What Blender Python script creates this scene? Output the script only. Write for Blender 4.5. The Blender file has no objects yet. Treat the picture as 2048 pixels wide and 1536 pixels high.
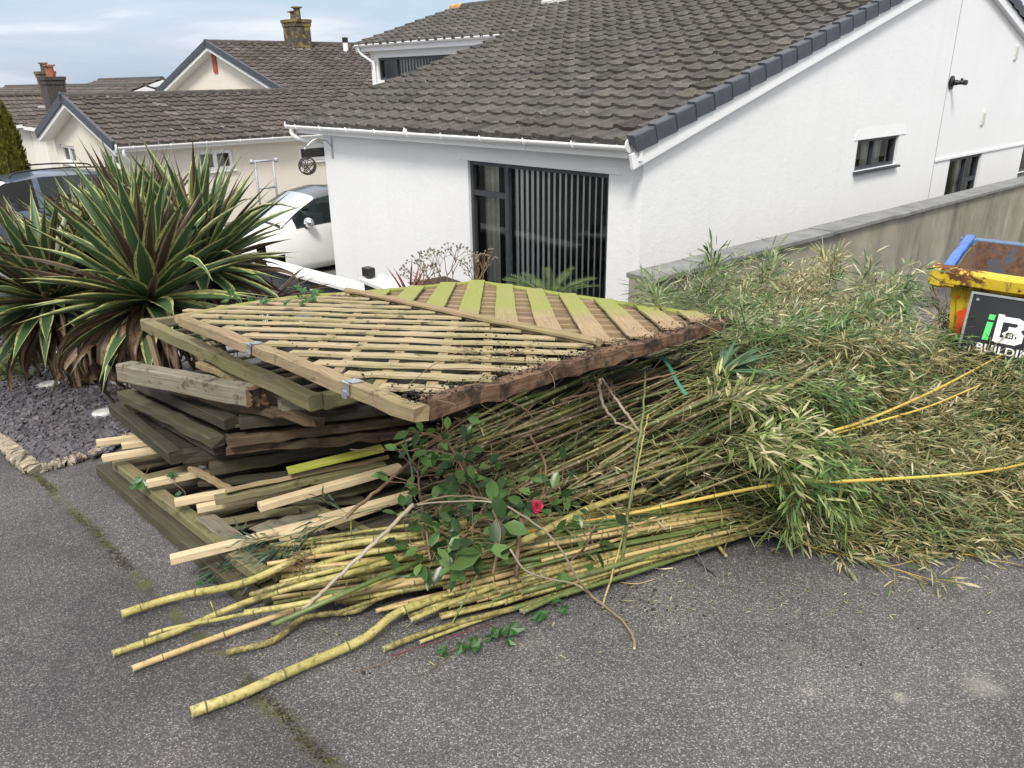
import bpy, math, random
import numpy as np
from mathutils import Vector, Matrix, noise as mnoise
random.seed(7); rng = np.random.default_rng(7)
SC = bpy.context.scene
COL = SC.collection

# ------------------------------------------------------------------ camera
FPX = 1577.0
_n = np.array([61.0, 4066.0, FPX]); _up = -_n/np.linalg.norm(_n)
_F = np.array([0, 0, 1.0]); _Y = _F-_F.dot(_up)*_up; _Y /= np.linalg.norm(_Y); _X = np.cross(_Y, _up)
ROT = np.stack([_X, _Y, _up])
cam = bpy.data.cameras.new('camera'); camo = bpy.data.objects.new('camera', cam); COL.objects.link(camo)
cam.sensor_width = 36; cam.lens = FPX/2048*36; cam.clip_end = 6000; cam.clip_start = .05
M4 = np.eye(4); M4[:3, 0] = ROT[:, 0]; M4[:3, 1] = -ROT[:, 1]; M4[:3, 2] = -ROT[:, 2]
camo.matrix_world = Matrix(M4.tolist()); SC.camera = camo

# ------------------------------------------------------------------ world, sun, exposure
SUN_EL, SUN_AZ = math.radians(50), math.radians(-172)      # azimuth from +Y towards +X
w = bpy.data.worlds.new('World'); SC.world = w; w.use_nodes = True
nt = w.node_tree; nt.nodes.clear()
out = nt.nodes.new('ShaderNodeOutputWorld'); bg = nt.nodes.new('ShaderNodeBackground'); bg.inputs[1].default_value = .112
sky = nt.nodes.new('ShaderNodeTexSky'); sky.sky_type = 'NISHITA'; sky.sun_disc = False
sky.sun_elevation = SUN_EL; sky.sun_rotation = SUN_AZ % (2*math.pi); sky.air_density = 1.0; sky.dust_density = 2.0; sky.ozone_density = 1.0
tc = nt.nodes.new('ShaderNodeTexCoord'); mp = nt.nodes.new('ShaderNodeMapping'); mp.inputs['Scale'].default_value = (1.0, 1.0, 5.5)
mp.inputs['Location'].default_value = (.35, .1, .3)
nz = nt.nodes.new('ShaderNodeTexNoise'); nz.inputs['Scale'].default_value = 2.6; nz.inputs['Detail'].default_value = 9; nz.inputs['Roughness'].default_value = .55; nz.inputs['Distortion'].default_value = .3
cr = nt.nodes.new('ShaderNodeValToRGB'); cr.color_ramp.elements[0].position = .40; cr.color_ramp.elements[1].position = .64; e = cr.color_ramp.elements.new(.53)
cr.color_ramp.elements[0].color = (2.35, 3.05, 3.75, 1); cr.color_ramp.elements[1].color = (3.0, 3.35, 4.0, 1); cr.color_ramp.elements[2].color = (4.5, 4.6, 5.0, 1)
sx = nt.nodes.new('ShaderNodeSeparateXYZ'); ma = nt.nodes.new('ShaderNodeMath'); ma.operation = 'MULTIPLY_ADD'; ma.inputs[1].default_value = 1.5; ma.inputs[2].default_value = 1.14; ma.use_clamp = False
mxa = nt.nodes.new('ShaderNodeMath'); mxa.operation = 'MAXIMUM'; mxa.inputs[1].default_value = 0.
vm = nt.nodes.new('ShaderNodeVectorMath'); vm.operation = 'SCALE'
mx = nt.nodes.new('ShaderNodeMix'); mx.data_type = 'RGBA'; mx.inputs['Factor'].default_value = .85
L = nt.links.new
L(tc.outputs['Generated'], mp.inputs[0]); L(mp.outputs[0], nz.inputs['Vector']); L(nz.outputs[0], cr.inputs[0]); L(tc.outputs['Generated'], sx.inputs[0]); L(sx.outputs[2], mxa.inputs[0]); L(mxa.outputs[0], ma.inputs[0])
mz = nt.nodes.new('ShaderNodeMix'); mz.data_type = 'RGBA'; mz.inputs['B'].default_value = (4.3, 4.2, 4.1, 1); mr = nt.nodes.new('ShaderNodeMapRange'); mr.inputs[1].default_value = .12; mr.inputs[2].default_value = .55; L(sx.outputs[2], mr.inputs[0]); L(mr.outputs[0], mz.inputs['Factor']); L(cr.outputs[0], mz.inputs['A']); L(mz.outputs['Result'], vm.inputs[0]); L(ma.outputs[0], vm.inputs['Scale']); L(sky.outputs[0], mx.inputs['A']); L(vm.outputs[0], mx.inputs['B']); L(mx.outputs['Result'], bg.inputs[0]); L(bg.outputs[0], out.inputs[0])
sl = bpy.data.lights.new('sun', 'SUN'); sl.energy = 2.0; sl.angle = math.radians(14); sl.color = (1, .965, .92)
so = bpy.data.objects.new('sun', sl); COL.objects.link(so)
_d = Vector((math.sin(SUN_AZ)*math.cos(SUN_EL), math.cos(SUN_AZ)*math.cos(SUN_EL), math.sin(SUN_EL)))
so.rotation_euler = _d.to_track_quat('Z', 'Y').to_euler(); so.location = (0, 0, 20)
SC.view_settings.view_transform = 'Standard'; SC.view_settings.look = 'None'; SC.view_settings.exposure = 0.72; SC.view_settings.gamma = 1
SC.render.engine = 'CYCLES'; SC.cycles.max_bounces = 8; SC.cycles.transparent_max_bounces = 12

# ------------------------------------------------------------------ geometry helpers
def ray(px, py):
    d = ROT @ np.array([px-1024., py-768., FPX]); return d/np.linalg.norm(d)
def atz(px, py, z):
    d = ray(px, py); return d*(z/d[2])
def atp(px, py, P0, n):
    d = ray(px, py); return d*(np.dot(P0, n)/np.dot(d, n))
def aty(px, py, y):
    d = ray(px, py); return d*(y/d[1])
SLOPE = .1; GZ0 = -1.6
def G(x, y): return GZ0-SLOPE*y
_gn = np.array([0, SLOPE, 1.])
def g(px, py, h=0.):                    # point h metres above the sloping driveway seen in that direction
    return atp(px, py, np.array([0, 0, GZ0+h]), _gn)
A0 = np.array([1.267, 8.162, -.608]); U = np.array([.672, -.7406, 0]); V = np.array([.7406, .672, 0]); Z = np.array([0, 0, 1.])
def hp(u, v, z): return np.array([A0[0]+u*U[0]+v*V[0], A0[1]+u*U[1]+v*V[1], z])   # the white house's own axes
def nrm(v): v = np.asarray(v, float); return v/(np.linalg.norm(v)+1e-12)

ORG = {}
def settag(o, label=None, cat=None, group=None, kind=None):
    if label: o['label'] = label
    if cat: o['category'] = cat
    if group: o['group'] = group
    if kind: o['kind'] = kind
    return o
def thing(name, loc, label, cat, group=None):
    o = bpy.data.objects.new(name, None); COL.objects.link(o); o.location = loc; o.empty_display_size = .1
    ORG[o.name] = np.array(loc, float); return settag(o, label, cat, group)
def link(me, name, parent, mats, smooth=False):
    for m in mats: me.materials.append(m)
    o = bpy.data.objects.new(name, me); COL.objects.link(o)
    ORG[o.name] = np.zeros(3)
    if parent is not None:
        o.parent = parent; ORG[o.name] = ORG[parent.name]
    return o
class MB:
    def __init__(s): s.v = []; s.f = []; s.m = []; s.uv = []; s.sm = []
    def add(s, vs, fs, mi=0, uvs=None, sm=False):
        b = len(s.v); s.v.extend([tuple(map(float, p)) for p in vs])
        for k, f in enumerate(fs):
            s.f.append(tuple(b+i for i in f)); s.m.append(mi if isinstance(mi, int) else mi[k]); s.sm.append(sm)
            s.uv.append(uvs[k] if uvs is not None else [(0., 0.)]*len(f))
        return s
    def obox(s, c, a, b_, c_, mi=0):     # centre and three half vectors
        c, a, b_, c_ = [np.asarray(x, float) for x in (c, a, b_, c_)]
        P = [c+i*a+j*b_+k*c_ for k in (-1, 1) for j in (-1, 1) for i in (-1, 1)]
        la, lb, lc = np.linalg.norm(a)*2, np.linalg.norm(b_)*2, np.linalg.norm(c_)*2
        F = [(0, 2, 3, 1), (4, 5, 7, 6), (0, 1, 5, 4), (2, 6, 7, 3), (0, 4, 6, 2), (1, 3, 7, 5)]
        r = random.random()*5
        D = [(la, lb), (la, lb), (la, lc), (la, lc), (lc, lb), (lc, lb)]
        UVs = [[(r, r), (r, r+d[1]), (r+d[0], r+d[1]), (r+d[0], r)] for d in D]
        UVs[1] = [(r, r), (r+la, r), (r+la, r+lb), (r, r+lb)]; UVs[2] = [(r, r), (r+la, r), (r+la, r+lc), (r, r+lc)]
        return s.add(P, F, mi, UVs)
    def box(s, lo, hi, mi=0):
        lo, hi = np.array(lo, float), np.array(hi, float); h = (hi-lo)/2
        return s.obox((lo+hi)/2, (h[0], 0, 0), (0, h[1], 0), (0, 0, h[2]), mi)
    def quad(s, a, b_, c_, d, mi=0):
        a, b_, c_, d = map(np.asarray, (a, b_, c_, d)); lu = np.linalg.norm(b_-a); lv = np.linalg.norm(d-a)
        return s.add([a, b_, c_, d], [(0, 1, 2, 3)], mi, [[(0, 0), (lu, 0), (lu, lv), (0, lv)]])
    def beam(s, p, q, wd, th, up=(0, 0, 1), mi=0, ch=.12, segs=1, jit=0., rot=0):
        # chamfered timber from p to q; wd across, th along 'up'; jit roughens it
        p, q = np.asarray(p, float), np.asarray(q, float); d = q-p; Ln = np.linalg.norm(d); d = d/Ln
        sd = nrm(np.cross(d, up)); u2 = np.cross(sd, d)
        if rot: sd, u2 = sd*math.cos(rot)+u2*math.sin(rot), u2*math.cos(rot)-sd*math.sin(rot)
        c = ch*min(wd, th); a, b_ = wd/2, th/2
        prof = [(-a+c, -b_), (a-c, -b_), (a, -b_+c), (a, b_-c), (a-c, b_), (-a+c, b_), (-a, b_-c), (-a, -b_+c)]
        per = [0.]
        for i in range(8):
            x0, x1 = prof[i], prof[(i+1) % 8]; per.append(per[-1]+math.hypot(x1[0]-x0[0], x1[1]-x0[1]))
        vs = []; fs = []; uv = []; r = random.random()*7
        for k in range(segs+1):
            t = k/segs; o = p+d*Ln*t
            ox, oy = (random.gauss(0, jit), random.gauss(0, jit)) if 0 < k < segs else (0, 0)
            for (x, y) in prof:
                jx, jy = random.gauss(0, jit*.6), random.gauss(0, jit*.6)
                je = random.gauss(0, jit*1.5) if k in (0, segs) else 0
                vs.append(o+sd*(x+ox+jx)+u2*(y+oy+jy)+d*je)
        for k in range(segs):
            for i in range(8):
                j = (i+1) % 8; fs.append((k*8+i, k*8+j, k*8+8+j, k*8+8+i))
                u0, u1 = Ln*k/segs+r, Ln*(k+1)/segs+r
                uv.append([(u0, per[i]+r), (u0, per[i+1]+r), (u1, per[i+1]+r), (u1, per[i]+r)])
        fs.append(tuple(range(7, -1, -1))); uv.append([(r+prof[i][0]*.3, r+prof[i][1]) for i in range(7, -1, -1)])
        fs.append(tuple(segs*8+i for i in range(8))); uv.append([(r+prof[i][0]*.3, r+prof[i][1]) for i in range(8)])
        return s.add(vs, fs, mi, uv)
    def tube(s, pts, rad, n=8, mi=0, cap=True, capm=None, rings=None, ringm=None, flat=1.0, sm=True):
        pts = [np.asarray(p, float) for p in pts]; K = len(pts)
        if np.isscalar(rad): rad = [rad]*K
        T = [nrm(pts[min(i+1, K-1)]-pts[max(i-1, 0)]) for i in range(K)]
        ref = np.array([0, 0, 1.]) if abs(T[0][2]) < .9 else np.array([1., 0, 0])
        sd = nrm(np.cross(T[0], ref)); vs = []; fs = []; mm = []; uv = []; ln = random.random()*5; Ls = [ln]
        for i in range(K):
            sd = nrm(sd-np.dot(sd, T[i])*T[i]); b_ = np.cross(T[i], sd)
            for k in range(n):
                a = 2*math.pi*k/n; vs.append(pts[i]+rad[i]*(math.cos(a)*sd+math.sin(a)*b_*flat))
            if i: ln += np.linalg.norm(pts[i]-pts[i-1]); Ls.append(ln)
        for i in range(K-1):
            for k in range(n):
                j = (k+1) % n; fs.append((i*n+k, i*n+j, i*n+n+j, i*n+n+k))
                mm.append(ringm if (rings is not None and i in rings) else mi)
                pr = 2*math.pi*max(rad[0], .003)
                uv.append([(Ls[i], pr*k/n), (Ls[i], pr*(k+1)/n), (Ls[i+1], pr*(k+1)/n), (Ls[i+1], pr*k/n)])
        s.add(vs, fs, mm, uv, sm)
        if cap:
            cm = mi if capm is None else capm; b0 = len(s.v)-len(vs)
            for fc in (tuple(b0+k for k in range(n-1, -1, -1)), tuple(b0+(K-1)*n+k for k in range(n))):
                s.f.append(fc); s.m.append(cm); s.sm.append(False); s.uv.append([(0., 0.)]*n)
        return s
    def cyl(s, c, axis, r, h, n=20, mi=0, r2=None):
        c = np.asarray(c, float); a = nrm(axis)*h/2
        return s.tube([c-a, c+a], [r, r if r2 is None else r2], n, mi, sm=False)
    def sphere(s, c, r, nu=12, nv=8, mi=0, sc=(1, 1, 1), ax=None):
        c = np.asarray(c, float); vs = []; fs = []
        ax = ax or (np.array([1., 0, 0]), np.array([0, 1., 0]), np.array([0, 0, 1.]))
        for j in range(nv+1):
            t = math.pi*j/nv
            for i in range(nu):
                a = 2*math.pi*i/nu
                vs.append(c+r*(sc[0]*math.sin(t)*math.cos(a)*ax[0]+sc[1]*math.sin(t)*math.sin(a)*ax[1]+sc[2]*math.cos(t)*ax[2]))
        for j in range(nv):
            for i in range(nu):
                k = (i+1) % nu; fs.append((j*nu+i, (j+1)*nu+i, (j+1)*nu+k, j*nu+k))
        return s.add(vs, fs, mi, None, True)
    def build(s, name, mats, parent=None, label=None, cat=None, group=None, kind=None, bevel=0):
        o0 = ORG[parent.name] if parent is not None else np.zeros(3)
        me = bpy.data.meshes.new(name); V_ = np.array(s.v, float).reshape(-1, 3)-o0
        me.from_pydata(V_.tolist(), [], s.f)
        me.polygons.foreach_set('material_index', s.m); me.polygons.foreach_set('use_smooth', s.sm)
        uvl = me.uv_layers.new(name='UVMap'); flat = [c for f in s.uv for p in f for c in p]
        uvl.data.foreach_set('uv', flat); me.update()
        o = link(me, name, parent, mats if isinstance(mats, (list, tuple)) else [mats])
        if bevel:
            b = o.modifiers.new('bevel', 'BEVEL'); b.width = bevel; b.segments = 2; b.limit_method = 'ANGLE'; b.angle_limit = math.radians(40)
        return settag(o, label, cat, group, kind)
def catmull(P, n):
    P = [np.asarray(p, float) for p in P]
    if len(P) == 2: return [P[0]+(P[1]-P[0])*t for t in np.linspace(0, 1, n)]
    Q = [2*P[0]-P[1]]+P+[2*P[-1]-P[-2]]; out_ = []; K = len(P)-1
    for k in range(n):
        s_ = k/(n-1)*K; i = min(int(s_), K-1); t = s_-i; a, b_, c, d = Q[i], Q[i+1], Q[i+2], Q[i+3]
        out_.append(.5*((2*b_)+(-a+c)*t+(2*a-5*b_+4*c-d)*t*t+(-a+3*b_-3*c+d)*t**3))
    return out_

# ------------------------------------------------------------------ materials
MT = {}
class NT:
    def __init__(s, name):
        s.m = bpy.data.materials.new(name); s.m.use_nodes = True; s.t = s.m.node_tree; s.t.nodes.clear()
        s.out = s.t.nodes.new('ShaderNodeOutputMaterial'); MT[name] = s.m
    def n(s, typ, **k):
        x = s.t.nodes.new('ShaderNode'+typ)
        for a, b_ in k.items(): setattr(x, a, b_)
        return x
    def l(s, a, b_): s.t.links.new(a, b_)
    def co(s, kind='Object', scale=(1, 1, 1), rot=(0, 0, 0), loc=(0, 0, 0)):
        c = s.n('TexCoord'); m = s.n('Mapping'); m.inputs['Scale'].default_value = scale; m.inputs['Rotation'].default_value = rot; m.inputs['Location'].default_value = loc
        s.l(c.outputs[kind], m.inputs[0]); return m.outputs[0]
    def noise(s, vec, sc, det=4, rough=.55, dist=0):
        x = s.n('TexNoise'); x.inputs['Scale'].default_value = sc; x.inputs['Detail'].default_value = det; x.inputs['Roughness'].default_value = rough; x.inputs['Distortion'].default_value = dist
        if vec is not None: s.l(vec, x.inputs['Vector'])
        return x.outputs[0]
    def voro(s, vec, sc, feat='F1', o_='Distance'):
        x = s.n('TexVoronoi'); x.feature = feat; x.inputs['Scale'].default_value = sc; s.l(vec, x.inputs['Vector']); return x.outputs[o_]
    def ramp(s, fac, stops):
        r = s.n('ValToRGB'); e = r.color_ramp.elements
        while len(e) < len(stops): e.new(.5)
        for k, (p, c) in enumerate(stops):
            e[k].position = p; e[k].color = (c, c, c, 1) if np.isscalar(c) else (*c, 1)
        s.l(fac, r.inputs[0]); return r.outputs[0]
    def mix(s, f, a, b_, mode='MIX'):
        x = s.n('Mix'); x.data_type = 'RGBA'; x.blend_type = mode
        for key, val in (('Factor', f), ('A', a), ('B', b_)):
            if hasattr(val, 'is_linked') or hasattr(val, 'links'): s.l(val, x.inputs[key])
            elif key == 'Factor': x.inputs[key].default_value = val
            else: x.inputs[key].default_value = (*val, 1)
        return x.outputs['Result']
    def math(s, op, a, b_=0., clamp=False):
        x = s.n('Math'); x.operation = op; x.use_clamp = clamp
        for i, val in enumerate((a, b_)):
            if np.isscalar(val): x.inputs[i].default_value = val
            else: s.l(val, x.inputs[i])
        return x.outputs[0]
    def bump(s, h, st, d=.01):
        b_ = s.n('Bump'); b_.inputs['Strength'].default_value = st; b_.inputs['Distance'].default_value = d; s.l(h, b_.inputs['Height']); return b_.outputs[0]
    def bsdf(s, col, rough=.7, metal=0, spec=.5, normal=None, coat=0, alpha=None, trans=0.):
        p = s.n('BsdfPrincipled')
        if hasattr(col, 'links'): s.l(col, p.inputs['Base Color'])
        else: p.inputs['Base Color'].default_value = (*col, 1)
        if hasattr(rough, 'links'): s.l(rough, p.inputs['Roughness'])
        else: p.inputs['Roughness'].default_value = rough
        p.inputs['Metallic'].default_value = metal; p.inputs['Specular IOR Level'].default_value = spec
        p.inputs['Coat Weight'].default_value = coat; p.inputs['Coat Roughness'].default_value = .05
        if normal is not None: s.l(normal, p.inputs['Normal'])
        o_ = p.outputs[0]
        if trans:
            tr = s.n('BsdfTranslucent'); mxs = s.n('MixShader'); mxs.inputs[0].default_value = trans
            if hasattr(col, 'links'): s.l(col, tr.inputs[0])
            else: tr.inputs[0].default_value = (*col, 1)
            s.l(o_, mxs.inputs[1]); s.l(tr.outputs[0], mxs.inputs[2]); o_ = mxs.outputs[0]
        s.l(o_, s.out.inputs[0]); return s.m
def simple(name, col, rough=.6, metal=0, var=.12, sc=12, bump=0, coat=0, spec=.5, bsc=60, trans=0.):
    t = NT(name); c = t.co(); nn = t.noise(c, sc, 5)
    cc = t.mix(t.ramp(nn, [(.3, 0.), (.7, 1.)]), tuple(x*(1-var) for x in col), tuple(min(1, x*(1+var)) for x in col))
    nm = t.bump(t.noise(c, bsc, 4), bump, .01) if bump else None
    return t.bsdf(cc, rough, metal, spec, nm, coat, trans=trans)

# asphalt: chips of pale stone in dark binder, an older patch left of a mossy joint
def asphalt():
    t = NT('asphalt'); c = t.co()
    v1 = t.voro(c, 200, 'F1', 'Color'); sp = t.n('SeparateColor'); t.l(v1, sp.inputs[0])
    d1 = t.voro(c, 200)
    chip = t.ramp(sp.outputs[0], [(.0, (.068, .067, .067)), (.5, (.120, .117, .116)), (.80, (.19, .186, .182)), (1., (.39, .38, .365))])
    edge = t.ramp(d1, [(.25, 1.), (.62, .35)])
    col = t.mix(1., chip, edge, 'MULTIPLY')
    fine = t.noise(c, 420, 2); col = t.mix(t.ramp(fine, [(.35, 0.), (.75, .45)]), col, (.17, .163, .163))
    big = t.noise(c, .8, 6, .6, .4); col = t.mix(t.ramp(big, [(.35, 0.), (.62, .9)]), col, t.mix(1., col, (.74, .72, .74), 'MULTIPLY'))
    b2 = t.noise(c, 2.3, 5, .6); col = t.mix(t.ramp(b2, [(.42, 0.), (.72, .8)]), col, t.mix(1., col, (1.5, 1.47, 1.42), 'MULTIPLY'))
    b3 = t.noise(c, .33, 3, .5); col = t.mix(t.ramp(b3, [(.48, 0.), (.62, .7)]), col, t.mix(1., col, (1.35, 1.33, 1.31), 'MULTIPLY'))
    dk = t.noise(c, 4.5, 5, .6); col = t.mix(t.ramp(dk, [(.66, 0.), (.78, .5)]), col, (.03, .028, .028))
    # pale dusty stains
    st = t.noise(c, 3.1, 3, .5); col = t.mix(t.ramp(st, [(.70, 0.), (.80, .35)]), col, (.33, .31, .27))
    # joint line in the tarmac: signed distance from a line
    P, Q = g(72, 950), g(661, 1530); dx, dy = Q[0]-P[0], Q[1]-P[1]; ln = math.hypot(dx, dy); nx, ny = -dy/ln, dx/ln
    sx = t.n('SeparateXYZ'); t.l(c, sx.inputs[0])
    dd = t.math('ADD', t.math('ADD', t.math('MULTIPLY', sx.outputs[0], nx), t.math('MULTIPLY', sx.outputs[1], ny)), -(P[0]*nx+P[1]*ny))
    dd = t.math('ADD', dd, t.math('MULTIPLY', t.math('SUBTRACT', t.noise(c, 3.5, 4), .5), .10))
    dd = t.math('ADD', dd, t.math('MULTIPLY', t.math('SUBTRACT', t.noise(c, 30, 3), .5), .03))
    left = t.ramp(dd, [(.0, 0.), (.012, 1.)]) if (P[0]-1-P[0])*nx > 0 else t.ramp(t.math('MULTIPLY', dd, -1), [(.0, 0.), (.012, 1.)])
    col = t.mix(t.math('MULTIPLY', left, .75), col, t.mix(1., col, (.74, .72, .745), 'MULTIPLY'))
    for (px_, py_, rr_, am) in ((1800, 1396, .035, .4), (1965, 1372, .08, .30), (1590, 1300, .07, .10), (1620, 1385, .04, .16), (1060, 1285, .07, .12)):
        q_ = g(px_, py_); vd = t.n('VectorMath'); vd.operation = 'DISTANCE'; t.l(c, vd.inputs[0]); vd.inputs[1].default_value = tuple(q_); dm = t.math('ADD', vd.outputs['Value'], t.math('MULTIPLY', t.math('SUBTRACT', t.noise(c, 22, 4), .5), rr_*1.3)); col = t.mix(t.math('MULTIPLY', t.ramp(t.math('DIVIDE', dm, rr_), [(.3, 1.), (1., 0.)]), am), col, (.34, .325, .27))
    ck = t.n('TexVoronoi'); ck.feature = 'DISTANCE_TO_EDGE'; ck.inputs['Scale'].default_value = .55; wv = t.n('VectorMath'); wv.operation = 'ADD'; t.l(c, wv.inputs[0]); nv = t.n('TexNoise'); nv.inputs['Scale'].default_value = 1.6; nv.inputs['Detail'].default_value = 5; t.l(c, nv.inputs['Vector']); t.l(nv.outputs[1], wv.inputs[1]); t.l(wv.outputs[0], ck.inputs['Vector']); crk = t.math('MULTIPLY', t.ramp(ck.outputs['Distance'], [(.0, 1.), (.0035, 0.)]), t.ramp(t.noise(c, .7, 3), [(.5, 0.), (.62, .7)])); col = t.mix(crk, col, (.025, .024, .023))
    ad = t.math('ABSOLUTE', dd)
    seam = t.math('MULTIPLY', t.ramp(ad, [(.010, 1.), (.045, 0.)]), t.ramp(t.noise(c, 11, 5, .65), [(.40, .1), (.55, 1.)]))
    moss = t.mix(t.ramp(t.noise(c, 5, 3), [(.42, 0.), (.58, 1.)]), (.035, .028, .022), (.07, .074, .022))
    col = t.mix(t.math('MULTIPLY', seam, .85), col, moss)
    hb = t.math('ADD', t.math('MULTIPLY', t.math('SUBTRACT', 1., d1), .6), t.math('MULTIPLY', fine, .5))
    t.bsdf(col, t.ramp(sp.outputs[1], [(0, .55), (1, .9)]), 0, .4, t.bump(hb, .55, .004))
asphalt()
def render_white(name, col, dirt=.5, flat=False):
    t = NT(name); c = t.co()
    n1 = t.noise(c, 1.2, 5); cc = t.mix(t.ramp(n1, [(.35, 0.), (.75, dirt)]), col, tuple(x*.93 for x in col))
    n2 = t.noise(c, 5, 6, .65); cc = t.mix(t.ramp(n2, [(.62, 0.), (.8, .25*dirt)]), cc, (col[0]*.86, col[1]*.84, col[2]*.78))
    sv = t.noise(t.co('Object', (2.2, 2.2, .22)), 2.4, 6, .62); cc = t.mix(t.ramp(sv, [(.52, 0.), (.72, .30*dirt)]), cc, (col[0]*.80, col[1]*.79, col[2]*.75))
    n5 = t.noise(c, .55, 4, .5, .6); cc = t.mix(t.ramp(n5, [(.45, 0.), (.7, .35*dirt)]), cc, tuple(x*.88 for x in col))
    h = t.math('ADD', t.math('MULTIPLY', t.noise(c, 45, 5, .7), .6), t.math('MULTIPLY', t.noise(c, 9, 4, .6, .5), 1.0))
    hr = t.math('ADD', h, t.math('MULTIPLY', t.noise(c, 150, 2), .3))
    t.bsdf(cc, .85, 0, .3, t.bump(hr, .15 if flat else .28, .02))
render_white('white_render', (.77, .77, .765)); render_white('cream_render', (.72, .67, .57), .6); render_white('pale_render', (.72, .70, .64), .6)
def tile_mat(name, c1, c2, moss, lich, yel=.0):
    t = NT(name); c = t.co(); at = t.n('Attribute'); at.attribute_name = 'Col'
    n1 = t.noise(c, 9, 6, .65); col = t.mix(t.ramp(n1, [(.3, 0.), (.7, 1.)]), c1, c2)
    col = t.mix(1., col, at.outputs[0], 'MULTIPLY')
    n2 = t.noise(c, 38, 4, .7); col = t.mix(t.ramp(n2, [(.55, 0.), (.68, .6)]), col, tuple(x*.45 for x in c1))
    n3 = t.noise(c, 22, 5, .7); m = t.math('MULTIPLY', t.ramp(n3, [(.60, 0.), (.68, 1.)]), t.ramp(t.noise(c, 1.4, 3), [(.42, .1), (.7, 1.)]))
    col = t.mix(t.math('MULTIPLY', m, lich), col, (.42, .40, .35))
    n4 = t.noise(c, 14, 5, .7); m4 = t.math('MULTIPLY', t.ramp(n4, [(.52, 0.), (.64, 1.)]), t.ramp(t.noise(c, .9, 3), [(.45, 0.), (.65, 1.)]))
    col = t.mix(t.math('MULTIPLY', m4, moss), col, (.035, .04, .018))
    t.bsdf(col, .9, 0, .25, t.bump(t.noise(c, 90, 4, .7), .6, .012))
tile_mat('roof_tile', (.060, .055, .050), (.112, .103, .093), .6, 1.)
tile_mat('roof_tile_brown', (.072, .06, .054), (.105, .09, .082), .5, .65)
tile_mat('roof_tile_far', (.085, .072, .066), (.12, .105, .095), .4, .5)
def wood(name, c1, c2, green=(.16, .19, .05), gamt=0., dark=.5, rough=.85, soil=0., gsc=2.0, spec=.25, far=False):
    t = NT(name); uvv = t.co('UV', (1.2, 38, 1)); c = t.co()
    gr = t.noise(uvv, 3.0, 8, .62, .6); col = t.mix(t.ramp(gr, [(.3, 0.), (.7, 1.)]), c1, c2)
    g2 = t.noise(t.co('UV', (.9, 95, 1)), 4, 3, .6); col = t.mix(t.ramp(g2, [(.58, 0.), (.7, dark)]), col, tuple(x*.35 for x in c1))
    kn = t.noise(c, 7, 5, .6); col = t.mix(t.ramp(kn, [(.5, 0.), (.75, .35)]), col, tuple(x*.55 for x in c1))
    if gamt:
        mm = t.ramp(t.noise(c, gsc, 5, .62), [(.42-.2*gamt, 0.), (.62-.1*gamt, min(1., .5+gamt))])
        mm = t.math('MULTIPLY', mm, t.ramp(t.noise(c, 25, 4, .7), [(.3, .45), (.6, 1.)]))
        if far:                                     # algae on the half that lay uppermost on the old fence
            sy = t.n('SeparateXYZ'); t.l(c, sy.inputs[0]); mm = t.math('MULTIPLY', t.math('ADD', t.math('MULTIPLY', mm, .45), .55), t.ramp(t.math('ADD', t.math('MULTIPLY', sy.outputs[1], .8), t.math('MULTIPLY', t.noise(c, 6, 4), .35)), [(.12, 0.), (.42, 1.)]))
        col = t.mix(t.math('MULTIPLY', mm, min(1., gamt*1.3)), col, green)
    if soil:
        ms = t.ramp(t.noise(c, 9, 6, .7), [(.60-.25*soil, 0.), (.70-.2*soil, 1.)]); col = t.mix(t.math('MULTIPLY', ms, .9), col, (.028, .018, .012))
    t.bsdf(col, rough, 0, spec, t.bump(t.math('ADD', gr, t.math('MULTIPLY', g2, .5)), .5, .006))
wood('wood_pale', (.31, .235, .15), (.50, .395, .265), (.21, .22, .075), gamt=.42, dark=.55, soil=.08, gsc=3.5)
wood('wood_new', (.50, .39, .23), (.64, .52, .33), gamt=0, dark=.15)
wood('wood_tan', (.20, .14, .085), (.36, .265, .17), (.22, .23, .07), .3, .5, gsc=3, soil=.06)
wood('wood_board_green', (.25, .175, .10), (.40, .30, .175), (.235, .27, .06), .75, .3, gsc=2.2, far=True)
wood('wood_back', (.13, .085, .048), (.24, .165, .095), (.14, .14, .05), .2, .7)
wood('wood_soil', (.085, .046, .027), (.22, .13, .075), (.16, .17, .05), 0, .9, soil=.45)
wood('wood_mossy', (.16, .13, .08), (.26, .215, .14), (.125, .135, .04), .48, .8, soil=.08)
wood('wood_moss_dark', (.042, .034, .025), (.10, .082, .056), (.075, .08, .03), .3, .8)
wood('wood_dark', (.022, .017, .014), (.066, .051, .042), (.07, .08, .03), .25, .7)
wood('wood_grey', (.14, .12, .088), (.27, .24, .19), (.14, .15, .06), .22, .8, soil=.14)
wood('wood_rot', (.045, .028, .017), (.21, .13, .068), (.1, .1, .04), 0, .9, soil=.3)
wood('wood_rot_dark', (.035, .024, .017), (.15, .10, .062), (.1, .1, .04), .2, .9, soil=.2); wood('wood_yellow', (.30, .31, .045), (.42, .42, .08), (.2, .25, .04), .3, .3)
wood('bark_mid', (.20, .145, .095), (.31, .24, .17), (.2, .2, .1), .2, .4); wood('bark_pale', (.30, .24, .17), (.46, .39, .30), (.2, .2, .1), .2, .4)
wood('bark_brown', (.15, .095, .06), (.25, .17, .11), (.2, .2, .1), .15, .5)
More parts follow.
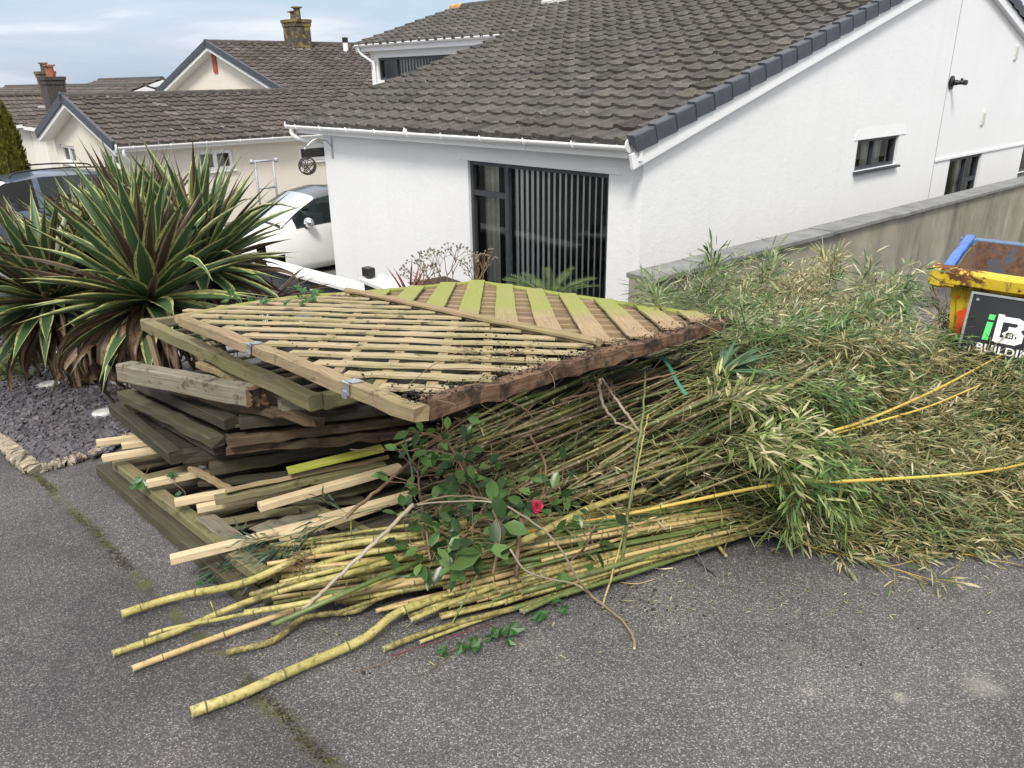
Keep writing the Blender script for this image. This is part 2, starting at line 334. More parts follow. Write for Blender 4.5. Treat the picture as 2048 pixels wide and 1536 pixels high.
def bamboo(name, c1, c2, c3, blotch=.3, moss=.0):
    t = NT(name); c = t.co(); u = t.co('UV', (1.5, 60, 1)); gr = t.noise(u, 2.5, 5, .6)
    col = t.mix(t.ramp(t.noise(c, 3.3, 4), [(.35, 0.), (.65, 1.)]), c1, c2)
    col = t.mix(t.ramp(gr, [(.45, 0.), (.75, .4)]), col, c3)
    col = t.mix(t.math('MULTIPLY', t.ramp(t.noise(c, 30, 5, .7), [(.52, 0.), (.62, 1.)]), blotch), col, tuple(x*.35 for x in c3))
    if moss: col = t.mix(t.math('MULTIPLY', t.ramp(t.noise(c, 70, 5, .75), [(.44, 0.), (.56, 1.)]), moss), col, (.06, .055, .02))
    t.bsdf(col, .42, 0, .45, t.bump(t.noise(c, 120, 3), .12, .003))
bamboo('cane_yellow', (.35, .31, .085), (.47, .40, .15), (.22, .225, .06), .6, .2)
bamboo('cane_olive', (.25, .22, .065), (.34, .28, .09), (.15, .145, .045), .5, .7)
bamboo('cane_tan', (.42, .30, .13), (.50, .38, .17), (.34, .22, .08), .3)
bamboo('cane_green', (.075, .12, .03), (.14, .17, .05), (.05, .085, .02), .3)
bamboo('cane_thin_green', (.085, .115, .04), (.17, .19, .065), (.06, .08, .025), .35)
bamboo('cane_thin_olive', (.16, .16, .05), (.24, .21, .08), (.10, .09, .03), .35)
bamboo('cane_thin_brown', (.17, .125, .065), (.26, .20, .11), (.09, .06, .035), .4)
bamboo('cane_orange', (.55, .34, .06), (.50, .42, .08), (.36, .2, .04), .2)
simple('cane_node', (.11, .11, .045), .7); simple('cane_cut', (.62, .55, .38), .8, var=.2, sc=80); simple('cane_node_pale', (.32, .30, .20), .7)
def leafmat(name, tr=.25, rough=.5, blotch=.25):
    t = NT(name); at = t.n('Attribute'); at.attribute_name = 'Col'; c = t.co()
    nn = t.noise(c, 35, 4, .7); col = t.mix(t.math('MULTIPLY', t.ramp(nn, [(.5, 0.), (.66, 1.)]), blotch), at.outputs[0], t.mix(1., at.outputs[0], (.55, .5, .4), 'MULTIPLY'))
    t.bsdf(col, rough, 0, .35, None, trans=tr)
leafmat('leaf'); leafmat('leaf_gloss', .15, .28, .1); leafmat('leaf_dry', .15, .8, .6)
def yuccamat(name, col, blot, amt, edge=.48):
    t = NT(name); c = t.co(); nn = t.noise(t.co('UV', (9, 60, 1)), 2, 5, .65)
    a = t.mix(t.ramp(t.noise(t.co('UV', (.5, 160, 1)), 3, 3), [(.35, 0.), (.7, .5)]), col, tuple(x*.7 for x in col))
    sp = t.math('MAXIMUM', t.ramp(nn, [(edge+.1, 0.), (edge+.15, 1.)]), t.ramp(t.noise(c, 5, 5, .65), [(.60, 0.), (.66, 1.)]))
    a = t.mix(t.math('MULTIPLY', sp, amt), a, blot); t.bsdf(a, .45, 0, .4, None, trans=.1)
yuccamat('yucca_green', (.062, .115, .048), (.04, .034, .02), .6, .52); yuccamat('yucca_edge', (.50, .50, .19), (.05, .035, .02), .8, .42)
yuccamat('yucca_dead', (.22, .15, .09), (.07, .04, .022), .8, .42); yuccamat('yucca_dark', (.058, .046, .026), (.03, .02, .012), .6)
def slate():
    t = NT('slate'); c = t.co(); at = t.n('Attribute'); at.attribute_name = 'Col'
    col = t.mix(1., at.outputs[0], t.ramp(t.noise(c, 60, 4), [(.3, .7), (.7, 1.2)]), 'MULTIPLY'); t.bsdf(col, .55, 0, .5, t.bump(t.noise(c, 120, 3), .3, .004))
slate()
def stained():
    t = NT('stained_concrete'); c = t.co(); cs = t.co('Object', (1.7, 1.7, .5))
    col = t.mix(t.ramp(t.noise(c, 1.3, 5, .6), [(.35, 0.), (.65, 1.)]), (.235, .222, .175), (.325, .305, .24))
    st = t.noise(cs, 1.5, 7, .66, .3); sx = t.n('SeparateXYZ'); t.l(c, sx.inputs[0])
    topm = t.ramp(t.math('ADD', t.math('MULTIPLY', sx.outputs[2], .9), 2.25), [(0., .15), (.75, 1.)])     # runs of algae start under the coping
    col = t.mix(t.math('MULTIPLY', t.ramp(st, [(.46, 0.), (.74, .75)]), topm), col, (.075, .072, .066))
    col = t.mix(t.ramp(t.noise(cs, 2.7, 5, .6), [(.6, 0.), (.72, .55)]), col, (.44, .41, .33))
    col = t.mix(t.ramp(t.noise(c, .7, 4), [(.5, 0.), (.7, .5)]), col, (.16, .175, .07))
    t.bsdf(col, .9, 0, .2, t.bump(t.noise(c, 40, 5, .7), .35, .01))
stained()
def rusty(name, paint, amt, rust=(.16, .065, .025)):
    t = NT(name); c = t.co(); n1 = t.noise(c, 4, 7, .68, .4); n2 = t.noise(t.co('Object', (7, 7, 1.2)), 2, 6, .7)
    f = t.math('MAXIMUM', t.ramp(n1, [(.62-amt*.3, 0.), (.66-amt*.3, 1.)]), t.math('MULTIPLY', t.ramp(n2, [(.60-amt*.2, 0.), (.70-amt*.2, 1.)]), .7))
    r = t.mix(t.ramp(t.noise(c, 25, 5, .7), [(.35, 0.), (.7, 1.)]), tuple(x*.45 for x in rust), rust)
    col = t.mix(t.ramp(t.noise(c, 60, 3), [(.4, 0.), (.75, .3)]), paint, tuple(x*.6 for x in paint))
    t.bsdf(t.mix(f, col, r), t.ramp(f, [(0, .45), (1, .9)]), 0, .4, t.bump(n1, .3, .004))
rusty('skip_yellow', (.60, .43, .03), .33); rusty('skip_blue', (.06, .17, .52), .05); rusty('skip_inside', (.10, .12, .15), .75, (.22, .12, .07)); rusty('skip_rim_inside', (.12, .2, .33), .35)
simple('white_upvc', (.80, .80, .79), .35, var=.03); simple('grey_pvc', (.30, .31, .32), .5); simple('anthracite', (.038, .043, .05), .4, var=.15); simple('verge_grey', (.052, .058, .068), .55, var=.2, bump=.2)
simple('black_plastic', (.012, .012, .013), .35); simple('black_metal', (.02, .02, .02), .45, .3); simple('galv', (.55, .56, .58), .32, .85, sc=30); simple('grey_gate', (.33, .35, .36), .5, .3)
simple('red_orange', (.80, .10, .03), .4, var=.1); simple('board_black', (.018, .019, .021), .5, var=.3, sc=4); simple('sign_green', (.12, .75, .20), .5); simple('sign_white', (.85, .85, .85), .5, var=.05)
simple('blind', (.88, .91, .88), .7, var=.04, trans=.08); simple('curtain', (.55, .52, .44), .8); simple('interior', (.22, .20, .17), .9); simple('terracotta', (.30, .10, .05), .8, var=.3); simple('ridge_tile', (.065, .058, .05), .9, var=.4, sc=9, bump=.4); simple('stack_brick', (.05, .045, .042), .85, var=.4, sc=20, bump=.3)
simple('lichen_brick', (.075, .066, .05), .9, var=.6, sc=6, bump=.4); simple('coping_grey', (.17, .172, .165), .8, var=.25, sc=6, bump=.3); simple('coping_white', (.62, .62, .59), .85, var=.15, sc=40, bump=.2)
simple('paver', (.42, .42, .39), .85, var=.2, sc=25, bump=.2); simple('soil', (.035, .024, .017), .95, var=.5, sc=18, bump=.8, bsc=40); simple('lead', (.42, .42, .41), .6)
simple('lower_ground', (.16, .155, .15), .9, var=.2, sc=.6, bump=.2); simple('edging', (.30, .26, .19), .9, var=.5, sc=14, bump=.5, bsc=30); simple('paint_white', (.74, .74, .71), .28, var=.02, coat=.6); simple('paint_blue', (.075, .10, .15), .3, .3, var=.05, coat=.6)
simple('paint_roof', (.05, .055, .065), .2, var=.05, coat=.5); simple('tyre', (.014, .014, .014), .8); simple('chrome', (.7, .7, .7), .12, 1); simple('seat', (.30, .31, .32), .7); simple('petal', (.70, .075, .15), .6, var=.35, sc=70, trans=.2)
simple('plaster_dark', (.03, .03, .03), .9); simple('red_strip', (.35, .06, .035), .6); simple('ridge_ochre', (.42, .24, .08), .8, var=.4, sc=8); simple('glass_disc', (.5, .5, .47), .15, var=.25, sc=20); simple('strap_green', (.03, .17, .10), .5); simple('wire', (.06, .05, .04), .5, .5)
def glassm(name, tint, rfl=1.5):
    t = NT(name); fr = t.n('Fresnel'); fr.inputs[0].default_value = rfl; tr = t.n('BsdfTransparent'); tr.inputs[0].default_value = (*tint, 1)
    gl = t.n('BsdfGlossy'); gl.inputs['Roughness'].default_value = .02; ms = t.n('MixShader'); t.l(fr.outputs[0], ms.inputs[0]); t.l(tr.outputs[0], ms.inputs[1]); t.l(gl.outputs[0], ms.inputs[2]); t.l(ms.outputs[0], t.out.inputs[0])
glassm('glass', (.95, .98, .97), 1.5); glassm('car_glass', (.22, .27, .28), 1.5)
def lichenb():
    m_ = MT_ = bpy.data.materials['lichen_brick']; nt_ = m_.node_tree; bs = [n for n in nt_.nodes if n.type == 'BSDF_PRINCIPLED'][0]; src = bs.inputs['Base Color'].links[0].from_socket
    c = nt_.nodes.new('ShaderNodeTexCoord'); n1 = nt_.nodes.new('ShaderNodeTexNoise'); n1.inputs['Scale'].default_value = 5; n1.inputs['Detail'].default_value = 6; r = nt_.nodes.new('ShaderNodeValToRGB'); r.color_ramp.elements[0].position = .50; r.color_ramp.elements[1].position = .60
    mx_ = nt_.nodes.new('ShaderNodeMix'); mx_.data_type = 'RGBA'; mx_.inputs['B'].default_value = (.22, .16, .04, 1)
    nt_.links.new(c.outputs['Object'], n1.inputs['Vector']); nt_.links.new(n1.outputs[0], r.inputs[0]); nt_.links.new(r.outputs[0], mx_.inputs['Factor']); nt_.links.new(src, mx_.inputs['A']); nt_.links.new(mx_.outputs['Result'], bs.inputs['Base Color'])
lichenb()
def conif():
    t = NT('conifer'); at = t.n('Attribute'); at.attribute_name = 'Col'; t.bsdf(at.outputs[0], .8, 0, .2, None, trans=.15)
conif()
def cladding():
    t = NT('slate_cladding'); c = t.co('UV', (1, 1, 1)); b_ = t.n('TexBrick'); b_.inputs['Scale'].default_value = 1; b_.inputs['Brick Width'].default_value = .32; b_.inputs['Row Height'].default_value = .03; b_.inputs['Mortar Size'].default_value = .004
    b_.inputs['Color1'].default_value = (.055, .06, .065, 1); b_.inputs['Color2'].default_value = (.10, .105, .11, 1); b_.inputs['Mortar'].default_value = (.01, .01, .01, 1); t.l(c, b_.inputs['Vector'])
    t.bsdf(t.mix(t.noise(t.co(), 30, 4), b_.outputs[0], t.mix(1., b_.outputs[0], (.5, .5, .5), 'MULTIPLY')), .75, 0, .4, t.bump(b_.outputs['Fac'], -.8, .01))
cladding()

# ------------------------------------------------------------------ fast leaf meshes
def leaf_arrays(B, D, Up, Ln, Wd, droop, col, wide=.35, fold=.25):
    D = D/np.linalg.norm(D, axis=1, keepdims=True); S = np.cross(D, Up); S /= (np.linalg.norm(S, axis=1, keepdims=True)+1e-9); N = np.cross(S, D)
    Ln = Ln[:, None]; Wd = Wd[:, None]; dz = np.zeros_like(B); dz[:, 2] = 1; dr = droop[:, None]*Ln
    def P(t, s, f): return B+D*Ln*t-dz*dr*t*t+S*Wd*s+N*Wd*f
    vs = np.stack([P(0, 0, 0), P(wide, -.5, fold), P(wide, 0, 0), P(wide, .5, fold), P(.7, -.36, fold*.7), P(.7, 0, 0), P(.7, .36, fold*.7), P(1, 0, 0)], 1)
    return vs.reshape(-1, 3), np.repeat(col, 8, axis=0)
_LF = [(0, 2, 1), (0, 3, 2), (1, 2, 5, 4), (2, 3, 6, 5), (4, 5, 7), (5, 6, 7)]
def build_leaves(name, chunks, mat, parent=None, **tags):
    V_ = np.concatenate([c[0] for c in chunks]); C_ = np.concatenate([c[1] for c in chunks]); n = len(V_)//8
    if parent is not None: V_ = V_-ORG[parent.name]
    me = bpy.data.meshes.new(name); me.vertices.add(n*8); me.vertices.foreach_set('co', V_.astype(np.float32).ravel())
    loc = np.array([i for f in _LF for i in f]); loops = (np.arange(n)[:, None]*8+loc[None]).ravel(); sz = np.array([len(f) for f in _LF])
    st0 = np.concatenate([[0], np.cumsum(sz)[:-1]]); stt = (np.arange(n)[:, None]*len(loc)+st0[None]).ravel()
    me.loops.add(len(loops)); me.loops.foreach_set('vertex_index', loops.astype(np.int32)); me.polygons.add(n*6); me.polygons.foreach_set('loop_start', stt.astype(np.int32))
    try: me.polygons.foreach_set('loop_total', np.tile(sz, n).astype(np.int32))
    except Exception: pass
    a = me.attributes.new('Col', 'FLOAT_COLOR', 'POINT'); a.data.foreach_set('color', np.concatenate([C_, np.ones((len(C_), 1))], 1).astype(np.float32).ravel())
    me.update(calc_edges=True); me.validate()
    o = link(me, name, parent, [mat]); return settag(o, **tags)
def colfill(o, fn):       # per-face-corner colour from a python function of polygon index
    pass

# ================================================================== THE SETTING
def sheet(name, pts, mat, nx=1, kind='structure'):
    me = bpy.data.meshes.new(name); me.from_pydata([tuple(map(float, p)) for p in pts], [], [tuple(range(len(pts)))]); me.update()
    o = link(me, name, None, [mat]); o['kind'] = kind; return o
def P2(u, s): q = hp(u, s, 0); return (q[0], q[1], G(q[0], q[1]))
dw = [(-30, -14), (30, -14), (30, 15), P2(1.62, 11.5), P2(1.62, -2.6), P2(-1.0, -2.6), P2(-6.6, -1.25), P2(-30, -1.0)]
sheet('driveway', [(p[0], p[1], G(p[0], p[1])) for p in dw], MT['asphalt'])
sheet('ground', [(-2500, -2500, -3.15), (2500, -2500, -3.15), (2500, 2500, -3.15), (-2500, 2500, -3.15)], MT['lower_ground'])

# ---- roof tiles as real overlapping geometry
PROF = [(0.0, 0.0), (.07, .026), (.20, .036), (.31, .028), (.40, .003), (.70, -.002), (.97, 0.0)]
def tiles(name, O, du, ds, u0, u1, s0, s1, mat, parent, tw=.30, ga=.338, lift=.038, prof=PROF, tone=.14):
    O = np.asarray(O, float); du = nrm(du); ds = nrm(ds); n = np.cross(du, ds)
    if n[2] < 0: n = -n
    vs = []; fs = []; cs = []; K = len(prof); nu = int(math.ceil((u1-u0)/tw-1e-6)); ns = int(math.ceil((s1-s0)/ga-1e-6))
    for j in range(ns):
        sa = s0+j*ga; sb = min(sa+ga+.02, s1)
        if sb <= sa: continue
        for i in range(nu):
            ua = u0+i*tw; b = len(vs); jl = random.gauss(0, .003); js = random.gauss(0, .006); sk = random.gauss(0, .006)
            c = 1+random.gauss(0, tone); c = max(.6, c)
            for row in range(3):
                for k, (x, h) in enumerate(prof):
                    uu = min(ua+x*tw, u1)
                    # the front edge of each tile sweeps down towards its roll
                    fe = (-.022 if .05 < x < .35 else 0.)+sk*x
                    if row == 0: P = O+du*uu+ds*(sa+js+fe)+n*(h*.5-.012)
                    elif row == 1: P = O+du*uu+ds*(sa+js+fe)+n*(h+lift+jl)
                    else: P = O+du*uu+ds*sb+n*(h+.001)
                    vs.append(tuple(P))
            for row in range(2):
                for k in range(K-1): fs.append((b+row*K+k, b+row*K+k+1, b+(row+1)*K+k+1, b+(row+1)*K+k))
            cs += [(c, c*random.uniform(.97, 1.02), c*random.uniform(.94, 1.03), 1.)]*(3*K)
    o0 = ORG[parent.name]; me = bpy.data.meshes.new(name); me.from_pydata((np.array(vs)-o0).tolist(), [], fs)
    a = me.attributes.new('Col', 'FLOAT_COLOR', 'POINT'); a.data.foreach_set('color', np.array(cs, np.float32).ravel()); me.update()
    return link(me, name, parent, [mat])
def wall(mb, O, du, w_, z0, z1, holes, out_, depth=.10, mi=0):
    # a rendered wall in the plane through O along du, with openings (u0,u1,z0,z1) cut in it and reveals going inwards
    O = np.asarray(O, float); du = nrm(du); out_ = nrm(out_)
    us = sorted(set([0, w_]+[h[0] for h in holes]+[h[1] for h in holes])); zs = sorted(set([z0, z1]+[h[2] for h in holes]+[h[3] for h in holes]))
    def P(a, z, d=0): q = O+du*a-out_*d; return (q[0], q[1], z)
    for i in range(len(us)-1):
        for j in range(len(zs)-1):
            cu, cz = (us[i]+us[i+1])/2, (zs[j]+zs[j+1])/2
            if any(h[0] < cu < h[1] and h[2] < cz < h[3] for h in holes): continue
            mb.quad(P(us[i], zs[j]), P(us[i+1], zs[j]), P(us[i+1], zs[j+1]), P(us[i], zs[j+1]), mi)
    for (a, b_, c, d) in holes:
        mb.quad(P(a, c), P(a, d), P(a, d, depth), P(a, c, depth), mi); mb.quad(P(b_, c), P(b_, d), P(b_, d, depth), P(b_, c, depth), mi)
        mb.quad(P(a, d), P(b_, d), P(b_, d, depth), P(a, d, depth), mi); mb.quad(P(a, c), P(b_, c), P(b_, c, depth), P(a, c, depth), mi)
def window(root, O, du, out_, u0, u1, z0, z1, mull=(), trans=(), fm='anthracite', depth=.09, fw=.055, sill=None, blinds=None, curtain=None, name='window', back=.9):
    O = np.asarray(O, float); du = nrm(du); out_ = nrm(out_)
    def P(a, z, d=0): q = O+du*a-out_*d; return np.array([q[0], q[1], z])
    f = MB()
    def bar(a0, a1, b0, b1, d0, d1):
        c = (P(a0, b0, d0)+P(a1, b1, d1))/2; f.obox(c, du*(a1-a0)/2, out_*(d1-d0)/2, (0, 0, (b1-b0)/2))
    d0, d1 = depth-.05, depth+.02; e = .002
    bar(u0+e, u0+fw, z0+e, z1-e, d0, d1); bar(u1-fw, u1-e, z0+e, z1-e, d0, d1); bar(u0+fw, u1-fw, z1-fw, z1-e, d0, d1); bar(u0+fw, u1-fw, z0+e, z0+fw, d0, d1)
    for m_ in mull: bar(m_-fw*.6, m_+fw*.6, z0+fw, z1-fw, d0+.003, d1-.003)
    for (a, b_, z) in trans: bar(a, b_, z-fw*.6, z+fw*.6, d0+.006, d1-.006)
    fr = f.build(name, MT[fm], root)
    gl = MB(); gl.quad(P(u0+fw*.5, z0+fw*.5, depth), P(u1-fw*.5, z0+fw*.5, depth), P(u1-fw*.5, z1-fw*.5, depth), P(u0+fw*.5, z1-fw*.5, depth)); gl.build('pane', MT['glass'], fr)
    r = MB(); a, b_, zz = u0-.3, u1+.3, back
    r.quad(P(a, z0-.2, zz), P(b_, z0-.2, zz), P(b_, z1+.2, zz), P(a, z1+.2, zz)); r.quad(P(a, z0-.2, .12), P(a, z0-.2, zz), P(a, z1+.2, zz), P(a, z1+.2, .12))
    r.quad(P(b_, z0-.2, .12), P(b_, z0-.2, zz), P(b_, z1+.2, zz), P(b_, z1+.2, .12)); r.quad(P(a, z1+.2, .12), P(b_, z1+.2, .12), P(b_, z1+.2, zz), P(a, z1+.2, zz)); r.quad(P(a, z0-.2, .12), P(b_, z0-.2, .12), P(b_, z0-.2, zz), P(a, z0-.2, zz))
    r.build('room', MT['interior'], fr)
    if sill:
        s_ = MB(); c = P((u0+u1)/2, z0-.02, -.02); s_.obox(c, du*((u1-u0)/2+.03), out_*.05, (0, 0, .016)); s_.build('sill', MT[sill], fr, bevel=.004)
    if blinds:
        b0, b1, st, wd_, an0 = blinds; k = 0; a = b0; bl = MB()
        while a < b1:
            an = an0*(.35+.40*(a-b0)/(b1-b0)); dd = nrm(du*math.cos(an)-out_*math.sin(an)); c = P(a, (z0+z1)/2, depth+.055)
            bl.obox(c, dd*wd_/2, np.cross(dd, Z)*.0015, (0, 0, (z1-z0)/2-.05)); a += st
        bl.build('blind', MT['blind'], fr)
    if curtain:
        cu = MB(); a0, a1 = curtain[:2]; N_ = 24; vs = []
        for i in range(N_+1):
            t = i/N_; q = P(a0+(a1-a0)*t, 0, depth+.16+.025*math.sin(t*(a1-a0)*60)); vs += [(q[0], q[1], z0), (q[0], q[1], z1)]
        cu.add(vs, [(2*i, 2*i+2, 2*i+3, 2*i+1) for i in range(N_)], 0, None, True); cu.build('curtain', MT['curtain'], fr)
    return fr
def gutter(root, p, q, r=.055, mat='white_upvc', br=1.0, name='gutter'):
    m = MB(); p, q = np.asarray(p, float), np.asarray(q, float); d = nrm(q-p); sd = np.cross(d, Z); vs = []; N_ = 9
    for e in (p, q):
        for k in range(N_): a = math.pi*k/(N_-1); vs.append(e+sd*r*math.cos(a)-Z*r*math.sin(a))
        for k in range(N_): a = math.pi*(1-k/(N_-1)); vs.append(e+sd*(r-.006)*math.cos(a)-Z*(r-.006)*math.sin(a))
    n2 = 2*N_; m.add(vs, [(k, (k+1) % n2, n2+(k+1) % n2, n2+k) for k in range(n2)], 0, None, True)
    m.cyl(p+d*.01-Z*.001, d, r+.006, .02, 16); m.cyl(q-d*.01-Z*.001, d, r+.006, .02, 16)
    gt = m.build(name, MT[mat], root)
    L_ = np.linalg.norm(q-p); k = .35
    while k < L_-.1:
        c = p+d*k; b_ = MB(); b_.tube([c+sd*(r+.004)*math.cos(a)-Z*(r+.004)*math.sin(a) for a in np.linspace(-.25, math.pi+.25, 9)], .010, 6); k += br; b_.build('bracket', MT[mat], gt)
    c = p+d*(L_*.47)
    b_ = MB(); b_.cyl(c-Z*.0, d, r+.009, .07, 16); b_.build('joint', MT[mat], gt)
    return gt

# ---- the white bungalow on the right
RZ = .2905; HZ = -3.2
def roofz(s): return A0[2]+RZ*s
hb = thing('white_house', hp(-3, 4, HZ), 'white bungalow with dark grey windows and big grey tiled roof behind the heap', 'house')
WU0, WU1 = -6.48, -.05
m = MB()
FW = hp(WU0, .2, 0); holesF = [(-2.89-WU0, -.51-WU0, -2.62, -.966)]
wall(m, FW, U, WU1-WU0, HZ, -.775, holesF, -V, .1)
SWL = 15.6; holesS = [(4.97, 6.33, -1.31, -.88), (8.55, 10.07, HZ+.15, -1.392), (12.38, 13.5, -1.95, -1.392)]
holesS = [(a-.2, b-.2, c, d) for a, b, c, d in holesS]
wall(m, hp(WU1, .2, 0), V, SWL, HZ, -.775, holesS, U, .1)
m.add([hp(WU1, .2, -.775), hp(WU1, .2+SWL, -.775), hp(WU1, .2+SWL, -.62), hp(WU1, 8.0, roofz(8)-.06), hp(WU1, .2, roofz(.2)-.06)], [(0, 1, 2, 3, 4)])
# string course: the upper part of the rear wall stands a little proud of the lower part
m.obox(hp(WU1+.012, 11.75, -1.372), V*3.88, U*.012, Z*.018)
# left side wall and the taller block set back behind the front wing
m.quad(hp(WU0, .2, HZ), hp(WU0, 5, HZ), hp(WU0, 5, roofz(5)-.06), hp(WU0, .2, -.775))
UB0 = -12.45; holesU = [(.30, 3.4, .0, .50)]
wall(m, hp(UB0, 5.1, 0), U, -6.48-UB0, HZ, .66, holesU, -V, .1)
m.quad(hp(UB0, 5.1, HZ), hp(UB0, 12, HZ), hp(UB0, 12, roofz(4)), hp(UB0, 5.1, .66)); m.quad(hp(UB0, 12, HZ), hp(WU1, 15.8, HZ), hp(WU1, 15.8, -.6), hp(UB0, 12, .6))
m.build('wall', MT['white_render'], hb)
# sloped render drips over the openings
m = MB()
def drip(O, du, out_, a0, a1, z, dz, flare=.06):
    O = np.asarray(O, float)
    def P(a, zz, d): q = O+du*a+out_*d; return (q[0], q[1], zz)
    m.add([P(a0-.10, z, .011), P(a1+.10, z, .011), P(a1+.10+flare, z+.0, .001), P(a1+.02, z+dz, .002), P(a0-.06, z+dz, .002), P(a0-.14, z, .001), P(a0-.1, z-.004, .002), P(a1+.1, z-.004, .002)],
          [(0, 1, 3, 4), (1, 2, 3), (5, 0, 4), (6, 7, 1, 0)])
for a_ in ((FW, U, -V, -2.95-WU0, -.45-WU0, -.968, .185, .02), (hp(WU1, 0, 0), V, U, 4.97, 6.4, -.878, .16, .1), (hp(UB0, 5.1, 0), U, -V, .25, 3.5, .502, .15)):
    m = MB(); drip(*a_); m.build('lintel', MT['white_render'], hb)
m = MB(); m.beam(hp(WU1+.0015, 7.86, HZ), hp(WU1+.0015, 7.86, 1.6), .014, .006, U); m.build('movement_joint', MT['grey_pvc'], hb)
# main roof
cosr = math.cos(math.atan(RZ)); DS = nrm(V*1+Z*RZ); DSB = nrm(-V*1+Z*RZ)
rf = tiles('roof', hp(0, 0, A0[2]+.0), U, DS, -7.12, .03, -.07, 4.85/cosr, MT['roof_tile'], hb)
O2 = hp(0, 0, A0[2])
tiles('roof', O2, U, DS, -12.78, .03, 4.80/cosr, 8.0/cosr, MT['roof_tile'], hb)
OB = hp(0, 16.0, A0[2]-.05)
tiles('roof', OB, U, DSB, -12.8, .03, 0, 8.05/cosr, MT['roof_tile'], hb)
m = MB()
for k in range(27):
    a = -12.85+k*.46; m.tube([hp(a, 8.0, roofz(8)+.01), hp(a+.47, 8.0, roofz(8)+.016)], .11, 10, 1 if k < 1 else 0, sm=False)
m.build('ridge', [MT['ridge_tile'], MT['ridge_ochre']], hb)
# verge: interlocking dark caps that wrap over the roof edge
for (O_, dsl, cnt, sg) in ((hp(0, 0, A0[2]), DS, 24, 1), (hp(0, 16.0, A0[2]-.05), DSB, 24, 1)):
    m = MB(); up = nrm(np.cross(U, dsl)); up = up if up[2] > 0 else -up
    for k in range(cnt):
        s0 = -.08+k*.338; s1 = s0+.35; t = .006
        a = O_+U*.045; c0 = a+dsl*s0+up*(.094); c1 = a+dsl*s1+up*(.070)
        w1 = .065
        # cap: side plate, rounded shoulder, top plate
        sec = [(.012, -.17), (.012, -.06), (.010, -.012), (-.002, .0), (-w1-.03, .002), (-w1-.03, -.02)]
        vs = []
        for (c, sc_) in ((c0, 1.0), (c1, .80)):
            for (x, y) in sec: vs.append(c+U*(x+(.008 if sc_ == 1 else 0))+up*y)
        n_ = len(sec); m.add(vs, [(i, i+1, n_+i+1, n_+i) for i in range(n_-1)]+[tuple(range(n_))])
    m.build('verge', MT['verge_grey'], hb)
m = MB()
m.obox(hp(.014, 3.94, roofz(3.94)-.165), nrm(V+Z*RZ)*(8.0/cosr/2+.02), U*.016, np.cross(U, nrm(V+Z*RZ))*.075)
m.obox(hp(.014, 12.0, A0[2]-.05+RZ*4-.165), nrm(-V+Z*RZ)*(8.0/cosr/2-.0), U*.015, np.cross(U, nrm(-V+Z*RZ))*.075)
m.obox(hp(-.02, 12.0, A0[2]-.05+RZ*4-.235), nrm(-V+Z*RZ)*(8.0/cosr/2-.0), U*.05, np.cross(U, nrm(-V+Z*RZ))*.008)
m.obox(hp(-.02, 4.0, roofz(4)-.238), nrm(V+Z*RZ)*(8.0/cosr/2-.0), U*.05, np.cross(U, nrm(V+Z*RZ))*.008)
m.build('bargeboard', MT['white_upvc'], hb)
m = MB(); m.obox(hp(-3.53, .028, -.695), U*3.57, V*.012, Z*.078); m.obox(hp(-3.53, .125, -.770), U*3.55, V*.085, Z*.005)
m.obox(hp(-1.62, .014, -.695), U*.012, V*.004, Z*.079); m.obox(hp(.0, .03, -.70), U*.05, V*.02, Z*.088)
m.obox(hp(-9.7, 4.92, .735), U*3.1, V*.012, Z*.085); m.obox(hp(-9.7, 5.02, .652), U*3.1, V*.09, Z*.006)
m.obox(hp(-7.05, 2.4, roofz(2.4)-.10), nrm(V+Z*RZ)*2.55, U*.012, np.cross(U, nrm(V+Z*RZ))*.09); m.build('fascia', MT['white_upvc'], hb)
gutter(hb, hp(-7.13, -.045, -.648), hp(-.03, -.045, -.640), br=.75, r=.064)
gutter(hb, hp(-12.75, 4.84, .80), hp(-7.0, 4.84, .81), br=.9)
m = MB(); m.tube(catmull([hp(-7.0, -.045, -.67), hp(-7.0, -.045, -.80), hp(-6.85, .12, -.90), hp(-6.60, .42, -1.02), hp(-6.55, .48, -1.2), hp(-6.54, .48, HZ)], 22), .034, 10); m.build('downpipe', MT['white_upvc'], hb); m = MB()
m.tube(catmull([hp(-12.6, 4.84, .78), hp(-12.55, 4.9, .60), hp(-12.3, 5.02, .42), hp(-12.25, 5.05, .2), hp(-12.25, 5.05, -2)], 16), .034, 10); m.build('downpipe', MT['white_upvc'], hb)
window(hb, FW, U, -V, -2.89-WU0, -.51-WU0, -2.62, -.966, mull=(-2.2-WU0,), trans=((-2.86-WU0, -2.2-WU0, -1.37),), blinds=(-2.12-WU0, -.55-WU0, .093, .085, -1.0), sill='anthracite', curtain=(-2.85-WU0, -2.55-WU0), back=3.2)
window(hb, hp(WU1, 0, 0), V, U, 4.97, 6.33, -1.31, -.88, mull=(5.6,), sill='anthracite', curtain=(5.65, 6.25), fw=.045, back=1.2)
window(hb, hp(WU1, 0, 0), V, U, 8.55, 10.07, HZ+.15, -1.392, mull=(9.45,), trans=((9.48, 10.03, -1.84),), blinds=None, curtain=(9.5, 10.0), fw=.06, name='door')
window(hb, hp(WU1, 0, 0), V, U, 12.38, 13.5, -1.95, -1.392, sill='anthracite', fw=.05)
window(hb, hp(UB0, 5.1, 0), U, -V, .30, 3.4, .0, .5, mull=(1.0,), blinds=(1.05, 3.35, .12,   .075, -1.0), fw=.05)
m = MB()
